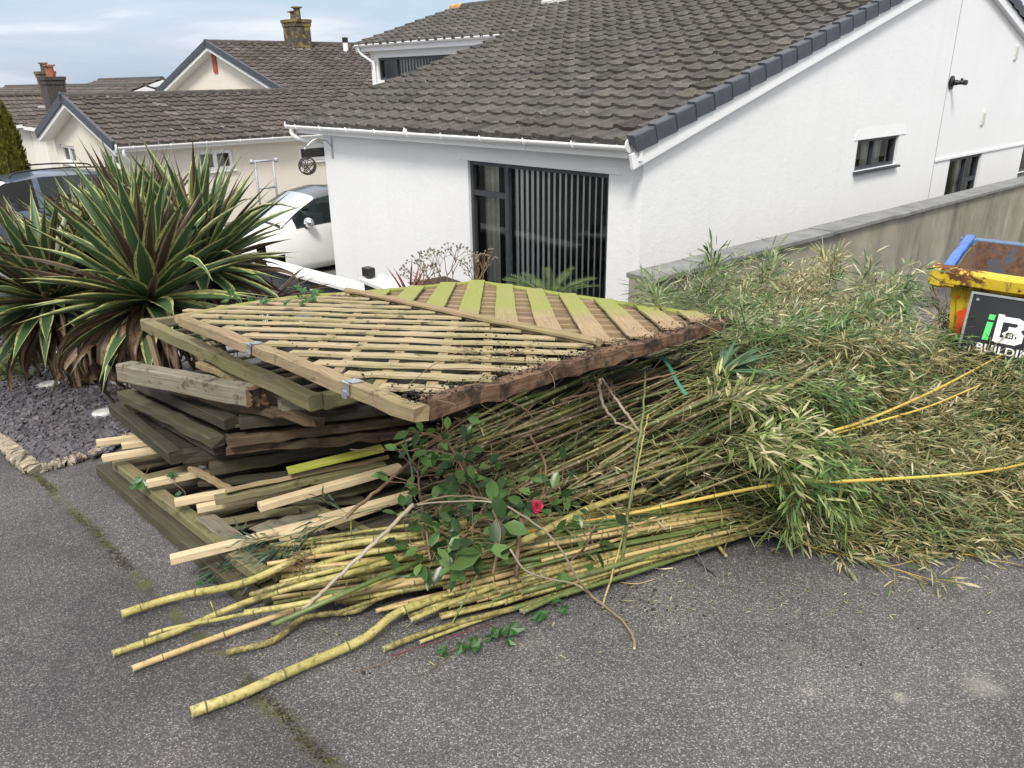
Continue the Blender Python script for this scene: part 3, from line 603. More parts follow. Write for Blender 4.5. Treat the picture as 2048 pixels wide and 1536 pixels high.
for (v_, z_) in ((9.73, -.78), (10.78, .30)):
    m = MB(); m.obox(hp(WU1+.012, v_, z_), V*.075, U*.012, Z*.115); 
    for k in range(5): m.obox(hp(WU1+.027, v_, z_-.08+k*.04), V*.06, U*.006, Z*.009)
    m.build('air_vent', MT['coping_white'], hb)
m = MB(); c = aty(1120, 4, 20); q = atp(1120, 4, A0, np.cross(U, DS)); m.obox(q+Z*.06, U*.35, DS*.25, np.cross(U, DS)*.04); m.build('skylight', MT['white_upvc'], hb)

t = thing('wall_lamp', hp(WU1, 7.98, -.165), 'black round wall light projecting from the white gable beside the movement joint', 'wall light')
m = MB(); c = hp(WU1, 7.98, -.165); m.cyl(c+U*.012, U, .105, .02, 24); m.cyl(c+U*.03, U, .08, .025, 24, r2=.045); m.build('wall_plate', MT['black_plastic'], t)
m = MB(); m.tube([c+U*.04, c+U*.10, c+U*.101, c+U*.15, c+U*.20], [.045, .042, .036, .034, .034], 18); m.cyl(c+U*.215+V*.01, U, .04, .05, 18); m.cyl(c+U*.16+Z*.05, Z, .02, .03, 12); m.build('lamp_head', MT['black_plastic'], t)
# bracket and woven ball near the left corner of the front wall
bu = -6.22; c = hp(bu, .2, -.97)
t = thing('wall_bracket', c, 'grey curved metal bracket fixed to the front wall below the gutter end', 'bracket'); m = MB()
m.obox(c-V*.008, U*.018, V*.008, Z*.17); m.tube(catmull([c-V*.01+Z*.0, c-V*.10+Z*.10, c-V*.26+Z*.13-U*.05, c-V*.40+Z*.02-U*.1], 14), .012, 8); m.sphere(c-V*.42+Z*.0-U*.1, .022)
m.build('bracket_arm', MT['galv'], t)
bc = c-V*.41-U*.1-Z*.26
t = thing('hanging_ball', bc, 'woven wire ball hanging from the curved wall bracket', 'hanging ornament'); m = MB(); m.tube([bc+Z*.135, bc+Z*.26], .004, 5); m.build('hook', MT['wire'], t)
m = MB()
for k in range(15):
    ax = nrm(rng.normal(size=3)); e1 = nrm(np.cross(ax, [.3, .2, .9])); e2 = np.cross(ax, e1); rr = .135; off = random.uniform(-.05, .05); r2 = math.sqrt(rr*rr-off*off)
    m.tube([bc+ax*off+r2*(math.cos(a)*e1+math.sin(a)*e2) for a in np.linspace(0, 2*math.pi, 25)], .0055, 5, cap=False)
m.build('wire_ball', MT['wire'], t)

# ---- the cream neighbouring bungalow
E0 = np.array([-8.34, 17.43, -1.2])
def np_(u, v, z): return np.array([E0[0]+u*U[0]+v*V[0], E0[1]+u*U[1]+v*V[1], z])
RN = .297; NF = -3.6
nb = thing('cream_house', np_(-3, 4, NF), 'cream rendered neighbouring bungalow with brown tiled roofs and white windows', 'house')
m = MB(); GU = -3.12; WU = -6.25; zr = E0[2]+RN*3.12; ridge2 = 8.0; v2 = 5.7
Wn = np_(-.3, .3, 0); holesN = []
def pxN(px, py): q = atp(px, py, np_(-.3, 0, 0), U); return (q-np_(-.3, .3, 0))@V, q[2]
w1a, w1b = pxN(393, 303), pxN(470, 338); w2a, w2b = pxN(596, 292), pxN(690, 316)
HN = [(w1a[0], w1b[0], w1b[1], w1a[1]), (w2a[0], w2b[0], w2b[1], w2a[1])]
wall(m, Wn, V, 18, NF, E0[2]-.14, HN, U, .08)
def pxG(px, py): q = atp(px, py, np_(0, .3, 0), V); return (q-np_(WU+.3, .3, 0))@U, q[2]
g1a, g1b = pxG(118, 288), pxG(155, 330); g2a, g2b = pxG(205, 303), pxG(240, 335)
HG = [(g1a[0], g1b[0], g1b[1], g1a[1]), (g2a[0], min(g2b[0], 5.55), g2b[1], g2a[1])]
wall(m, np_(WU+.3, .3, 0), U, -.3-WU-.3, NF, E0[2]-.14, HG, -V, .1)
m.add([np_(WU+.3, .3, E0[2]-.14), np_(-.3, .3, E0[2]-.14), np_(-.3, .3, E0[2]+.04), np_(GU, .3, zr-.06), np_(WU+.3, .3, E0[2]+.04)], [(0, 1, 2, 3, 4)])
m.quad(np_(WU+.3, .3, NF), np_(WU+.3, 6, NF), np_(WU+.3, 6, E0[2]-.1), np_(WU+.3, .3, E0[2]-.1))
zr2 = E0[2]+RN*ridge2
m.add([np_(-16+.3, v2+.3, NF), np_(-.3, v2+.3, NF), np_(-.3, v2+.3, E0[2]+.04), np_(-8, v2+.3, zr2-.06), np_(-16+.3, v2+.3, E0[2]+.04)], [(0, 1, 2, 3, 4)])
m.build('wall', MT['cream_render'], nb)
DN = nrm(-U+Z*RN); DNL = nrm(U+Z*RN); cn = math.cos(math.atan(RN))
PF = [(0, 0), (.08, .03), (.24, .036), (.38, .004), (.97, 0)]
tiles('roof', np_(0, 0, E0[2]), V, DN, 0, v2, -.06, 3.12/cn, MT['roof_tile_brown'], nb, prof=PF, tone=.2)
tiles('roof', np_(0, 0, E0[2]), V, DN, v2, 21, -.06, 8.0/cn, MT['roof_tile_brown'], nb, prof=PF, tone=.2)
tiles('roof', np_(-6.24, 0, E0[2]), V, DNL, 0, 12, -.06, 3.12/cn, MT['roof_tile_brown'], nb, prof=PF)
tiles('roof', np_(-16, 0, E0[2]), V, DNL, v2, 21, -.06, 8.0/cn, MT['roof_tile_brown'], nb, prof=PF)
m = MB()
for k in range(13): m.tube([np_(GU, k*.46, zr+.0), np_(GU, k*.46+.47, zr+.006)], .10, 8, sm=False)
m.build('ridge', MT['ridge_tile'], nb); m = MB()
for k in range(33): m.tube([np_(-8, v2+k*.46, zr2), np_(-8, v2+k*.46+.47, zr2+.006)], .10, 8, sm=False)
m.build('ridge', MT['ridge_tile'], nb)
m = MB(); b_ = MB()
for (uu, vv, dd, ln_) in ((0, 0, DN, 3.12/cn), (-6.24, 0, DNL, 3.12/cn), (0, v2, DN, 8/cn), (-16, v2, DNL, 8/cn)):
    nn_ = nrm(np.cross(V, dd)); nn_ = nn_ if nn_[2] > 0 else -nn_; O_ = np_(uu, vv, E0[2])
    k0 = 3.12/cn if (vv == v2 and uu == 0) else 0
    for k in range(int(ln_/.338)+1):
        if k*.338 > ln_-.1: break
        if k*.338 < k0: continue
        m.obox(O_+dd*(k*.338+.165)-V*.02+nn_*(-.015+(.003 if k % 2 else 0)), dd*.172, V*.035, nn_*.095)
    m.build('verge', MT['verge_grey'], nb); m = MB(); b_ = MB(); b_.obox(O_+dd*(ln_+k0)/2+V*.0-nn_*.15, dd*(ln_-k0)/2, V*.012, nn_*.06); b_.obox(O_+dd*(ln_+k0)/2+V*.15-nn_*.2, dd*(ln_-k0)/2, V*.15, nn_*.006); b_.build('bargeboard', MT['white_upvc'], nb)
m = MB(); m.obox(np_(-.03, 9.5, E0[2]-.075), V*9.5, U*.012, Z*.085); m.obox(np_(-.17, 9.5, E0[2]-.155), V*9.5, U*.14, Z*.006); m.build('fascia', MT['white_upvc'], nb)
gutter(nb, np_(.05, 0, E0[2]-.045), np_(.05, 17, E0[2]-.03), br=.8)
m = MB(); m.tube(catmull([np_(.05, .15, E0[2]-.07), np_(.04, .15, E0[2]-.22), np_(-.12, .3, E0[2]-.42), np_(-.24, .35, E0[2]-.55), np_(-.25, .35, NF)], 16), .034, 8)
m.build('downpipe', MT['white_upvc'], nb)
for h in HN: window(nb, Wn, V, U, *h, mull=((h[0]+h[1])/2,) if h is HN[0] else (), fm='white_upvc', sill='white_upvc', fw=.08, curtain=(h[0]+.1, h[1]-.1) if h is HN[0] else None)
for h in HG: window(nb, np_(WU+.3, .3, 0), U, -V, *h, mull=((h[0]+h[1])/2,), fm='white_upvc', sill='white_upvc', fw=.07, curtain=(h[0]+.1, (h[0]+h[1])/2))
def chimney(parent, c, w_, d_, h_, brick, pots, du, dv, potm='terracotta'):
    c = np.asarray(c, float); m = MB(); m.obox(c+Z*h_/2, du*w_/2, dv*d_/2, Z*h_/2); m.obox(c+Z*(h_+.05), du*(w_/2+.05), dv*(d_/2+.05), Z*.05); m.obox(c+Z*(h_-.06), du*(w_/2+.025), dv*(d_/2+.025), Z*.06)
    ch = m.build('chimney', MT[brick], parent, bevel=.008)
    m = MB(); m.obox(c+Z*.02-dv*.05, du*(w_/2+.06), dv*(d_/2+.1), Z*.035); m.build('flashing', MT['lead'], ch)
    for (o_, hh) in pots:
        p = c+du*o_+Z*(h_+.1); m = MB(); m.tube([p, p+Z*hh*.9, p+Z*hh], [.12, .105, .13], 12, sm=False); m.obox(p+Z*(hh+.03), du*.14, dv*.14, Z*.02); m.build('chimney_pot', MT[potm], ch)
q = atp(597, 92, E0, np.cross(V, DN)); chimney(nb, (q[0], q[1], q[2]-.15), .74, .62, .86, 'lichen_brick', ((-.13, .22), (.13, .34)), U, V, 'lichen_brick')
m = MB(); q = atp(692, 104, E0, np.cross(V, DN)); m.cyl(q+Z*.1, Z, .09, .4, 12); m.cyl(q+Z*.38, Z, .10, .16, 12, 1); m.build('flue', [MT['white_upvc'], MT['black_plastic']], nb)
m = MB(); q = atp(430, 122, np_(0, v2+.3, 0), V); m.obox(q-V*.02, U*.14, V*.02, Z*.36); m.build('air_brick', MT['red_strip'], nb)

# ---- houses further off
def far_house(name, P_, du, dv, w_, ln_, ez, rz_, wm, label, chim=None, hol=None):
    P_ = np.asarray(P_, float); r = thing(name, (P_[0], P_[1], -4.2), label, 'house', None); du, dv = nrm(du), nrm(dv)
    def H(u, v, z): return np.array([P_[0]+du[0]*u+dv[0]*v, P_[1]+du[1]*u+dv[1]*v, z])
    m = MB(); a = .25
    m.add([H(a, a, -4.3), H(w_-a, a, -4.3), H(w_-a, a, ez), H(w_/2, a, rz_-.08), H(a, a, ez)], [(0, 1, 2, 3, 4)]); m.add([H(a, ln_-a, -4.3), H(w_-a, ln_-a, -4.3), H(w_-a, ln_-a, ez), H(w_/2, ln_-a, rz_-.08), H(a, ln_-a, ez)], [(0, 1, 2, 3, 4)])
    m.quad(H(w_-a, a, -4.3), H(w_-a, ln_-a, -4.3), H(w_-a, ln_-a, ez), H(w_-a, a, ez)); m.quad(H(a, a, -4.3), H(a, ln_-a, -4.3), H(a, ln_-a, ez), H(a, a, ez)); m.build('wall', MT[wm], r)
    s1 = nrm(-du*w_/2+Z*(rz_-ez)); s2 = nrm(du*w_/2+Z*(rz_-ez)); sl_ = math.hypot(w_/2, rz_-ez)
    PFF = [(0, 0), (.15, .035), (.4, .0), (.97, 0)]
    tiles('roof', H(w_, 0, ez), dv, s1, 0, ln_, -.05, sl_, MT['roof_tile_far'], r, prof=PFF, tw=.33, ga=.36); tiles('roof', H(0, 0, ez), dv, s2, 0, ln_, -.05, sl_, MT['roof_tile_far'], r, prof=PFF, tw=.33, ga=.36)
    m = MB(); m.tube([H(w_/2, 0, rz_+.02), H(w_/2, ln_, rz_+.02)], .10, 8, sm=False); m.build('ridge', MT['ridge_tile'], r)
    m = MB()
    for (O_, s_) in ((H(w_, -.02, ez), s1), (H(0, -.02, ez), s2)): m.obox(O_+s_*sl_/2-Z*.13, s_*sl_/2, dv*.02, Z*.09)
    m.obox(H(w_+.02, ln_/2, ez-.08), dv*ln_/2, du*.03, Z*.07); m.obox(H(-.02, ln_/2, ez-.08), dv*ln_/2, du*.03, Z*.07); m.build('bargeboard', MT['white_upvc'], r)
    return r, H
R1 = ray(325, 158)*41; P1 = R1-V*4.4
f1, H1 = far_house('distant_house', (P1[0], P1[1], 0), V, -U, 8.8, 9, R1[2]-1.3, R1[2], 'pale_render', 'distant bungalow with a flat brown roof seen left of the tall cream gable')
R2 = ray(290, 171)*37; P2_ = R2-V*4.2
f2, H2 = far_house('distant_house', (P2_[0], P2_[1], 0), V, -U, 8.4, 24, R2[2]-1.4, R2[2], 'pale_render', 'distant bungalow with the long brown ridge at the far left edge')
R3 = ray(150, 262)*33; P3 = R3
f3, H3 = far_house('distant_house', (P3[0], P3[1], 0), V, -U, 7.4, 13, R3[2], R3[2]+1.05, 'pale_render', 'low pale bungalow with a dark brick chimney behind the golden conifer')
q = ray(113, 205)*28.5; chimney(f3, (q[0], q[1], q[2]-.6), .66, .5, 1.22, 'stack_brick', ((0, .28),), U, V)
q = ray(97, 180)*36; chimney(f2, (q[0], q[1], q[2]-.6), .6, .5, 1.15, 'lichen_brick', ((0, .25),), U, V, 'lichen_brick')
q = ray(-30, 193)*40
f4, H4 = far_house('distant_house', (q[0]-2.4*U[0], q[1]-2.4*U[1], 0), U, V, 4.8, 4, q[2]-1.0, q[2], 'pale_render', 'pale gable end cut off by the left edge of the view')

# ---- retaining wall on the right, garden walls
RW = 1.6; a0 = atp(1300, 552, hp(RW, 0, 0), U); b0 = atp(2048, 362, hp(RW, 0, 0), U); dd = b0-a0; far_ = b0+dd*.8
t = thing('retaining_wall', (a0[0], a0[1], G(a0[0], a0[1])), 'long algae-stained concrete retaining wall with a grey coping running up beside the white gable', 'wall')
m = MB(); inn = -U*.2; bz = Z*(-1.9)
def wq(a, z): return np.array([a[0], a[1], z])
m.quad(wq(a0, -3.6), wq(far_, -3.6), far_-Z*.05, a0-Z*.05); m.quad(wq(a0, -3.6), a0-Z*.05, a0-Z*.05+inn, wq(a0, -3.6)+inn); m.quad(wq(a0, -3.6)+inn, wq(far_, -3.6)+inn, far_-Z*.05+inn, a0-Z*.05+inn); m.build('wall', MT['stained_concrete'], t)
m = MB(); n_ = 22
for k in range(n_):
    p = a0+(far_-a0)*k/n_; q = a0+(far_-a0)*((k+1)/n_-.0012); c = (p+q)/2-Z*.025+inn/2+U*.01+Z*random.gauss(0, .003); m.obox(c, (q-p)/2, U*.14, Z*.021)
m.build('coping', MT['coping_grey'], t, bevel=.006)
# low slate-clad garden wall with pale coping in front of the house
wz = -2.32; ga_ = atz(525, 527, wz); gb_ = atz(742, 586, wz); dgw = nrm(gb_-ga_); ga_ = ga_-dgw*2.8
t = thing('garden_wall', (ga_[0], ga_[1], -3.1), 'low garden wall clad in dark slate with pale coping, left of the white wing', 'wall'); sdw = np.cross(dgw, Z); sdw = sdw if sdw[1] < 0 else -sdw
m = MB(); c = (ga_+gb_)/2-Z*.45; m.obox(c-sdw*.09, dgw*np.linalg.norm(gb_-ga_)/2, sdw*.09, Z*.41); m.build('wall', MT['slate_cladding'], t)
m = MB(); nn_ = 9
for k in range(nn_):
    p = ga_+(gb_-ga_)*k/nn_; q = ga_+(gb_-ga_)*((k+.985)/nn_); m.obox((p+q)/2-Z*.02-sdw*.09, (q-p)/2, sdw*.15, Z*.022)
m.build('coping', MT['coping_white'], t, bevel=.004)
wz2 = -2.12; pa = atz(724, 556, wz2); pb = pa+nrm(U*1.0-V*.10)*3.9
t = thing('garden_wall', (pa[0], pa[1], -3.1), 'low white-topped planter wall under the large picture window', 'wall'); dg2 = nrm(pb-pa); sd2 = np.cross(dg2, Z); sd2 = sd2 if sd2[1] < 0 else -sd2
m = MB(); m.obox((pa+pb)/2-Z*.5-sd2*.12, dg2*1.95, sd2*.10, Z*.46); m.build('wall', MT['slate_cladding'], t)
m = MB()
for k in range(8):
    p = pa+(pb-pa)*k/8; q = pa+(pb-pa)*(k+.985)/8; m.obox((p+q)/2-Z*.02-sd2*.12, (q-p)/2, sd2*.16, Z*.022)
m.build('coping', MT['coping_white'], t, bevel=.004)
m = MB(); cc = [pa-sd2*.3+dg2*.1, pb-sd2*.3, pb-sd2*1.05, pa-sd2*1.05+dg2*.1]; m.add([(p[0], p[1], wz2-.12) for p in cc], [(0, 1, 2, 3)]); m.build('planting_bed', MT['soil'], kind='structure')
q = atz(738, 556, wz2); t = thing('path_light', q, 'small black box light standing on the white coping', 'light'); m = MB(); m.obox(q+Z*.07, U*.07, V*.05, Z*.055); m.build('housing', MT['black_plastic'], t, bevel=.012); m = MB(); m.cyl(q+Z*.012, Z, .03, .03, 10); m.build('base', MT['black_metal'], t)
# grey metal frame by the neighbour wall
t0 = atp(500, 385, np_(.8, 0, 0), U); gz = -3.15
pA = atp(503, 322, np_(.9, 0, 0), U); pB = atp(553, 326, np_(.9, 0, 0), U)
t = thing('metal_frame', (pA[0], pA[1], gz), 'grey tubular metal frame standing upright by the cream wall', 'frame'); dF = nrm((pB-pA)*[1, 1, 0]); LF = np.linalg.norm((pB-pA)[:2])
for s_ in (.12, .86):
    m = MB(); q = pA+dF*LF*s_; m.tube([wq(q, gz), wq(q, pA[2]-.02)], .028, 8); m.build('post', MT['grey_gate'], t)
for z_ in (-.02, -.62, -1.3):
    m = MB(); e = .0 if z_ > -.1 else .12; m.tube([wq(pA+dF*LF*e, pA[2]+z_), wq(pA+dF*LF*(1 if z_ > -.1 else .86), pA[2]+z_)], .026, 8)
    if z_ > -.1: m.sphere(wq(pA, pA[2]+z_), .055); m.sphere(wq(pB, pA[2]+z_), .055)
    m.build('rail', MT['grey_gate'], t)

# ---- gravel bed, paving strip and edging on the left
gp = [(-60, 905), (0, 880), (75, 938), (215, 905), (262, 870), (420, 800), (300, 745), (262, 768), (112, 700), (20, 660), (-200, 660), (-500, 800)]
gpl = [g(px, py, .004) for px, py in gp]
sheet('gravel_base', gpl, MT['soil'])
def inpoly(x, y, P_):
    c = False; j = len(P_)-1
    for i in range(len(P_)):
        if (P_[i][1] > y) != (P_[j][1] > y) and x < (P_[j][0]-P_[i][0])*(y-P_[i][1])/(P_[j][1]-P_[i][1])+P_[i][0]: c = not c
        j = i
    return c
m = MB(); cols = []; cnt = 0
while cnt < 9000:
    px, py = random.uniform(-60, 430), random.uniform(662, 940)
    if not inpoly(px, py, gp): continue
    c = g(px, py, random.uniform(.006, .028)); a = random.uniform(0, math.pi); r1, r2 = random.uniform(.014, .036), random.uniform(.009, .02); th = random.uniform(.003, .007)
    n_ = nrm([random.gauss(0, .28), random.gauss(-.1, .28), 1]); e1 = nrm(np.cross(n_, [math.cos(a), math.sin(a), 0])); e2 = np.cross(n_, e1); k = random.choice((5, 6, 6, 7)); jj = [random.uniform(.75, 1.15) for _ in range(k)]
    top = [c+n_*th+e1*r1*jj[i]*math.cos(2*math.pi*i/k)+e2*r2*jj[i]*math.sin(2*math.pi*i/k) for i in range(k)]; bot = [p-n_*2*th for p in top]
    m.add(top+bot, [tuple(range(k))]+[(i, k+i, k+(i+1) % k, (i+1) % k) for i in range(k)]); v_ = random.uniform(.6, 1.35); rd = random.random()
    cols += [(.082*v_*(1.1 if rd < .3 else 1), .076*v_, .084*v_, 1)]*(2*k); cnt += 1
o = m.build('slate_chippings', MT['slate'], label='purple grey slate chippings spread over the planting bed', cat='gravel', kind='stuff')
a_ = o.data.attributes.new('Col', 'FLOAT_COLOR', 'POINT'); a_.data.foreach_set('color', np.array(cols, np.float32).ravel())
for k, (px, py) in enumerate(((206, 828), (96, 771))):
    c = g(px, py, .03); t = thing('ground_light', c, ('round glass ground light set in the slate beside the dark panels', 'round glass ground light further back in the slate near the ferns')[k], 'ground light', 'ground lights in the slate bed')
    m = MB(); m.cyl(c, Z, .082, .02, 28); m.build('rim', MT['galv'], t); m = MB(); m.tube([c+Z*.008, c+Z*.022, c+Z*.026], [.07, .062, .03], 24); m.build('lens', MT['glass_disc'], t)
def rough_edge(name, P_, w_, h_, label):
    pts = catmull(P_, 40); m = MB()
    for i in range(len(pts)-1):
        if random.random() < .06: continue
        m.beam(pts[i]+Z*random.gauss(0, .004), pts[i+1]+Z*random.gauss(0, .004), w_*random.uniform(.8, 1.1), h_*random.uniform(.8, 1.1), segs=2, jit=.006, ch=.35)
    return m.build(name, MT['edging'], label=label, cat='kerb')
rough_edge('log_edging', [g(-60, 855, .03), g(0, 882, .03), g(40, 915, .03), g(72, 942, .02)], .09, .07, 'weathered pale log edging at the left corner of the slate bed')
rough_edge('concrete_edging', [g(82, 938, .02), g(140, 922, .02), g(190, 905, .02), g(262, 872, .02)], .05, .05, 'rough lichen-covered concrete edging strip along the front of the slate bed')
m = MB(); sl_ = [(106, 705), (150, 688), (300, 752), (262, 778)]
for k in range(3):
    t0_, t1_ = k/3, (k+.97)/3
    def lp(a, b_, t_): return g(a[0]+(b_[0]-a[0])*t_, a[1]+(b_[1]-a[1])*t_, .05)
    A_, B_, C_, D_ = lp(sl_[0], sl_[3], t0_), lp(sl_[0], sl_[3], t1_), lp(sl_[1], sl_[2], t1_), lp(sl_[1], sl_[2], t0_)
    m.add([A_, B_, C_, D_, A_-Z*.05, B_-Z*.05, C_-Z*.05, D_-Z*.05], [(0, 1, 2, 3), (0, 4, 5, 1), (1, 5, 6, 2), (2, 6, 7, 3), (3, 7, 4, 0)])
m.build('paving_edge', MT['paver'], kind='structure')
sheet('paving', [g(px, py, .012) for px, py in ((150, 688), (300, 752), (470, 760), (640, 640), (420, 610), (230, 640))], MT['paver'])

# ================================================================== VEHICLES
def interp(x, X, Y_): return float(np.interp(x, X, Y_))
def car(name, base, head, L_, W_, prof, mats, label, cat, door_x, wheels, wr=.30, win=(1.25, 2.9), scr=(.95, 1.65), rear=None, roofmat=None, bed=None):
    """prof: rows (x, z_bottom, z_belt, z_top, half width factor, roof half width factor); x runs from the nose"""
    r = thing(name, base, label, cat); base = np.asarray(base, float); f = -nrm(head); sd = np.cross(f, Z)      # f: from nose to tail
    X = [p[0] for p in prof]; N_ = 46; xs = sorted(set(list(np.linspace(0, L_, N_))+[win[0], win[1], scr[0], scr[1]]+list(door_x)))
    def W(x, y, z): return base+f*(x-L_/2)+sd*y+Z*z
    def sec(x):
        zb, zl, zt, wf, rfx = [interp(x, X, [p[k] for p in prof]) for k in (1, 2, 3, 4, 5)]; h = W_/2
        return [(h*wf*.80, zb), (h*wf*.95, zb+.03), (h*wf*.99, zb+.16), (h*wf, (zb+zl)/2), (h*wf*.985, zl-.10), (h*wf*.94, zl), (h*rfx*.4+h*wf*.94*.6, zl+(zt-zl)*.42), (h*rfx, max(zt-.05, zl+.01)), (h*rfx*.86, zt-.008), (h*rfx*.4, zt+.012), (0, zt+.016)]
    S = [sec(x) for x in xs]; n = len(S[0]); body = MB(); glass = MB(); top = MB(); scrm = MB()
    for sgn in (1, -1):
        grid = [[W(x, sgn*p[0], p[1]) for p in s_] for x, s_ in zip(xs, S)]
        vs = [p for row in grid for p in row]; fb, fg, ft, fs_ = [], [], [], []
        for i in range(len(xs)-1):
            xm = (xs[i]+xs[i+1])/2
            for k in range(n-1):
                q = (i*n+k, i*n+k+1, (i+1)*n+k+1, (i+1)*n+k) if sgn > 0 else (i*n+k, (i+1)*n+k, (i+1)*n+k+1, i*n+k+1)
                pill = any(abs(xm-d) < .05 for d in door_x[1:-1])
                arch = any(math.hypot(xm-wx, (S[i][k][1]+S[i][k+1][1])/2-wr) < wr+.07 for wx in wheels) and k < 4
                if arch: continue
                if k in (5, 6) and win[0] < xm < win[1] and not pill: fg.append(q)
                elif k >= 7 and scr[0] < xm < scr[1]: fs_.append(q)
                elif rear and k >= 7 and rear[0] < xm < rear[1]: fs_.append(q)
                elif k >= 7 and scr[1] <= xm < (rear[0] if rear else L_): ft.append(q)
                else: fb.append(q)
        body.add(vs, fb, 0, None, True); 
        if fg: glass.add(vs, fg, 0, None, True)
        if fs_: scrm.add(vs, fs_, 0, None, True)
        if ft: top.add(vs, ft, 0, None, True)
    for i, e in ((0, 0), (len(xs)-1, L_)):
        ring = [W(e, p[0], p[1]) for p in S[i]]+[W(e, -p[0], p[1]) for p in reversed(S[i][:-1])]; body.add(ring, [tuple(range(len(ring)))])
    def clean(o):
        bm_ = o.data; import bmesh; b2 = bmesh.new(); b2.from_mesh(bm_); bmesh.ops.delete(b2, geom=[v for v in b2.verts if not v.link_faces], context='VERTS'); bmesh.ops.remove_doubles(b2, verts=b2.verts, dist=.0008); b2.to_mesh(bm_); b2.free()
    o = body.build('body', MT[mats[0]], r); clean(o); bo = o
    o = top.build('roof', MT[roofmat or mats[0]], r); clean(o); o = glass.build('side_window', MT['car_glass'], r); clean(o); o = scrm.build('windscreen', MT['car_glass'], r); clean(o)
    m = MB(); m.obox(W(L_*.5, 0, .42), f*L_*.44, sd*W_*.36, Z*.14); m.build('floor', MT['plaster_dark'], r)
    for (sx, sy) in ((L_*.50, -.36), (L_*.50, .36), (L_*.70, 0)):
        m = MB(); m.obox(W(sx, sy, .82), f*.09, sd*(.24 if sy else .55), Z*.30); m.obox(W(sx+.03, sy, 1.17), f*.05, sd*.12, Z*.10); m.obox(W(sx-.22, sy, .6), f*.25, sd*.24, Z*.09); m.build('car_seat', MT['seat'], r, bevel=.04)
    for sy in (-1, 1):
        m = MB(); m.tube([W(x, sy*(sec(x)[5][0]+.004), sec(x)[5][1]) for x in np.linspace(win[0], win[1], 14)], .009, 5); m.build('window_trim', MT['black_plastic'], r)
        m = MB(); m.tube([W(scr[0]+(scr[1]-scr[0])*q_, sy*(sec(scr[0]+(scr[1]-scr[0])*q_)[7][0]+.002), sec(scr[0]+(scr[1]-scr[0])*q_)[7][1]) for q_ in np.linspace(0, 1, 8)], .014, 5); m.build('pillar_trim', MT['black_plastic'], r)
    m = MB(); s_ = sec(scr[0]); m.tube([W(scr[0]-.01, p_, s_[10][1]+.004-.02*abs(p_)) for p_ in np.linspace(-s_[7][0], s_[7][0], 9)], .022, 6); m.build('scuttle', MT['black_plastic'], r)
    for wx in wheels:
        for sy in (-1, 1):
            c = W(wx, sy*(W_/2-.11), wr); m = MB(); m.tube([c-sd*.10, c-sd*.095, c+sd*.095, c+sd*.10], [wr*.9, wr, wr, wr*.9], 28); wh = m.build('tyre', MT['tyre'], r)
            m = MB(); cc = c+sd*sy*.095; m.cyl(cc, sd, wr*.62, .03, 24, r2=wr*.62)
            for k in range(5):
                a = 2*math.pi*k/5; dv = f*math.cos(a)+Z*math.sin(a); m.obox(cc+sd*sy*.02+dv*wr*.32, dv*wr*.3, np.cross(dv, sd)*.03, sd*.012)
            m.build('rim', MT['galv'], wh)
    for dx in door_x:
        s_ = sec(dx); m = MB()
        for sy in (-1, 1): pass
        m.tube([W(dx, -(p[0]+.002), p[1]) for p in s_[1:6]], .004, 4); m.build('door_seam', MT['black_plastic'], r)
    for sy in (-1, 1):
        x0 = win[0]+.18; s_ = sec(x0); c = W(x0, sy*(s_[5][0]+.12), s_[5][1]+.08); m = MB(); m.sphere(c, 1, 14, 9, 0, (.075, .12, .085), (f, sd, Z)); m.build('mirror', MT[mats[1]], r)
        m = MB(); m.tube([c-Z*.05-sd*sy*.03, W(x0, sy*s_[5][0], s_[5][1]-.02)], .028, 8); m.build('mirror_arm', MT['black_plastic'], r)
        hx = door_x[-1]-.22; s_ = sec(hx); m = MB(); m.obox(W(hx, sy*(s_[4][0]+.018), s_[4][1]-.04), f*.075, sd*.012, Z*.014); m.build('handle', MT[mats[2]], r, bevel=.005)
        m = MB(); s_ = sec(.12); m.sphere(W(.14, sy*W_*.36, s_[5][1]-.10), 1, 12, 8, 0, (.06, .10, .09), (f, sd, Z)); m.build('headlight', MT['chrome'], r)
    return r, W, sec
NOSE = -V
cpos = np.array([-3.72, 14.35, -3.27])
cprof = [(0, .28, .55, .58, .72, .60), (.08, .22, .70, .73, .84, .66), (.35, .20, .82, .86, .93, .72), (.8, .20, .90, .95, .97, .76), (.98, .20, .93, .99, .98, .78), (1.35, .20, .96, 1.24, 1.0, .74), (1.72, .20, .98, 1.42, 1.0, .70), (2.2, .20, .99, 1.49, 1.0, .70), (2.7, .2, 1.0, 1.45, .99, .69), (3.15, .22, 1.0, 1.30, .96, .66), (3.4, .26, .98, 1.10, .90, .62), (3.55, .32, .85, .90, .82, .60)]
_, Wc, secc = car('parked_car', cpos, NOSE, 3.55, 1.66, cprof, ('paint_white', 'chrome', 'chrome'), 'small white hatchback with a dark roof parked behind the white wing', 'car', (1.12, 2.52), (.62, 2.92), .29, (1.22, 3.1), (.99, 1.72), (3.02, 3.42), 'paint_roof')
ppos = np.array([-10.35, 16.6, -3.50]); ph = -V
pprof = [(0, .45, .80, .85, .80, .70), (.12, .32, 1.0, 1.05, .92, .78), (.9, .30, 1.10, 1.16, .98, .82), (1.35, .30, 1.14, 1.20, 1.0, .80), (1.75, .30, 1.16, 1.45, 1.0, .76), (2.2, .30, 1.17, 1.74, 1.0, .74), (2.9, .3, 1.18, 1.82, 1.0, .75), (3.8, .3, 1.20, 1.80, 1.0, .75), (4.3, .3, 1.2, 1.72, .99, .73), (4.55, .32, 1.2, 1.45, .97, .70), (4.7, .45, 1.15, 1.20, .93, .68)]
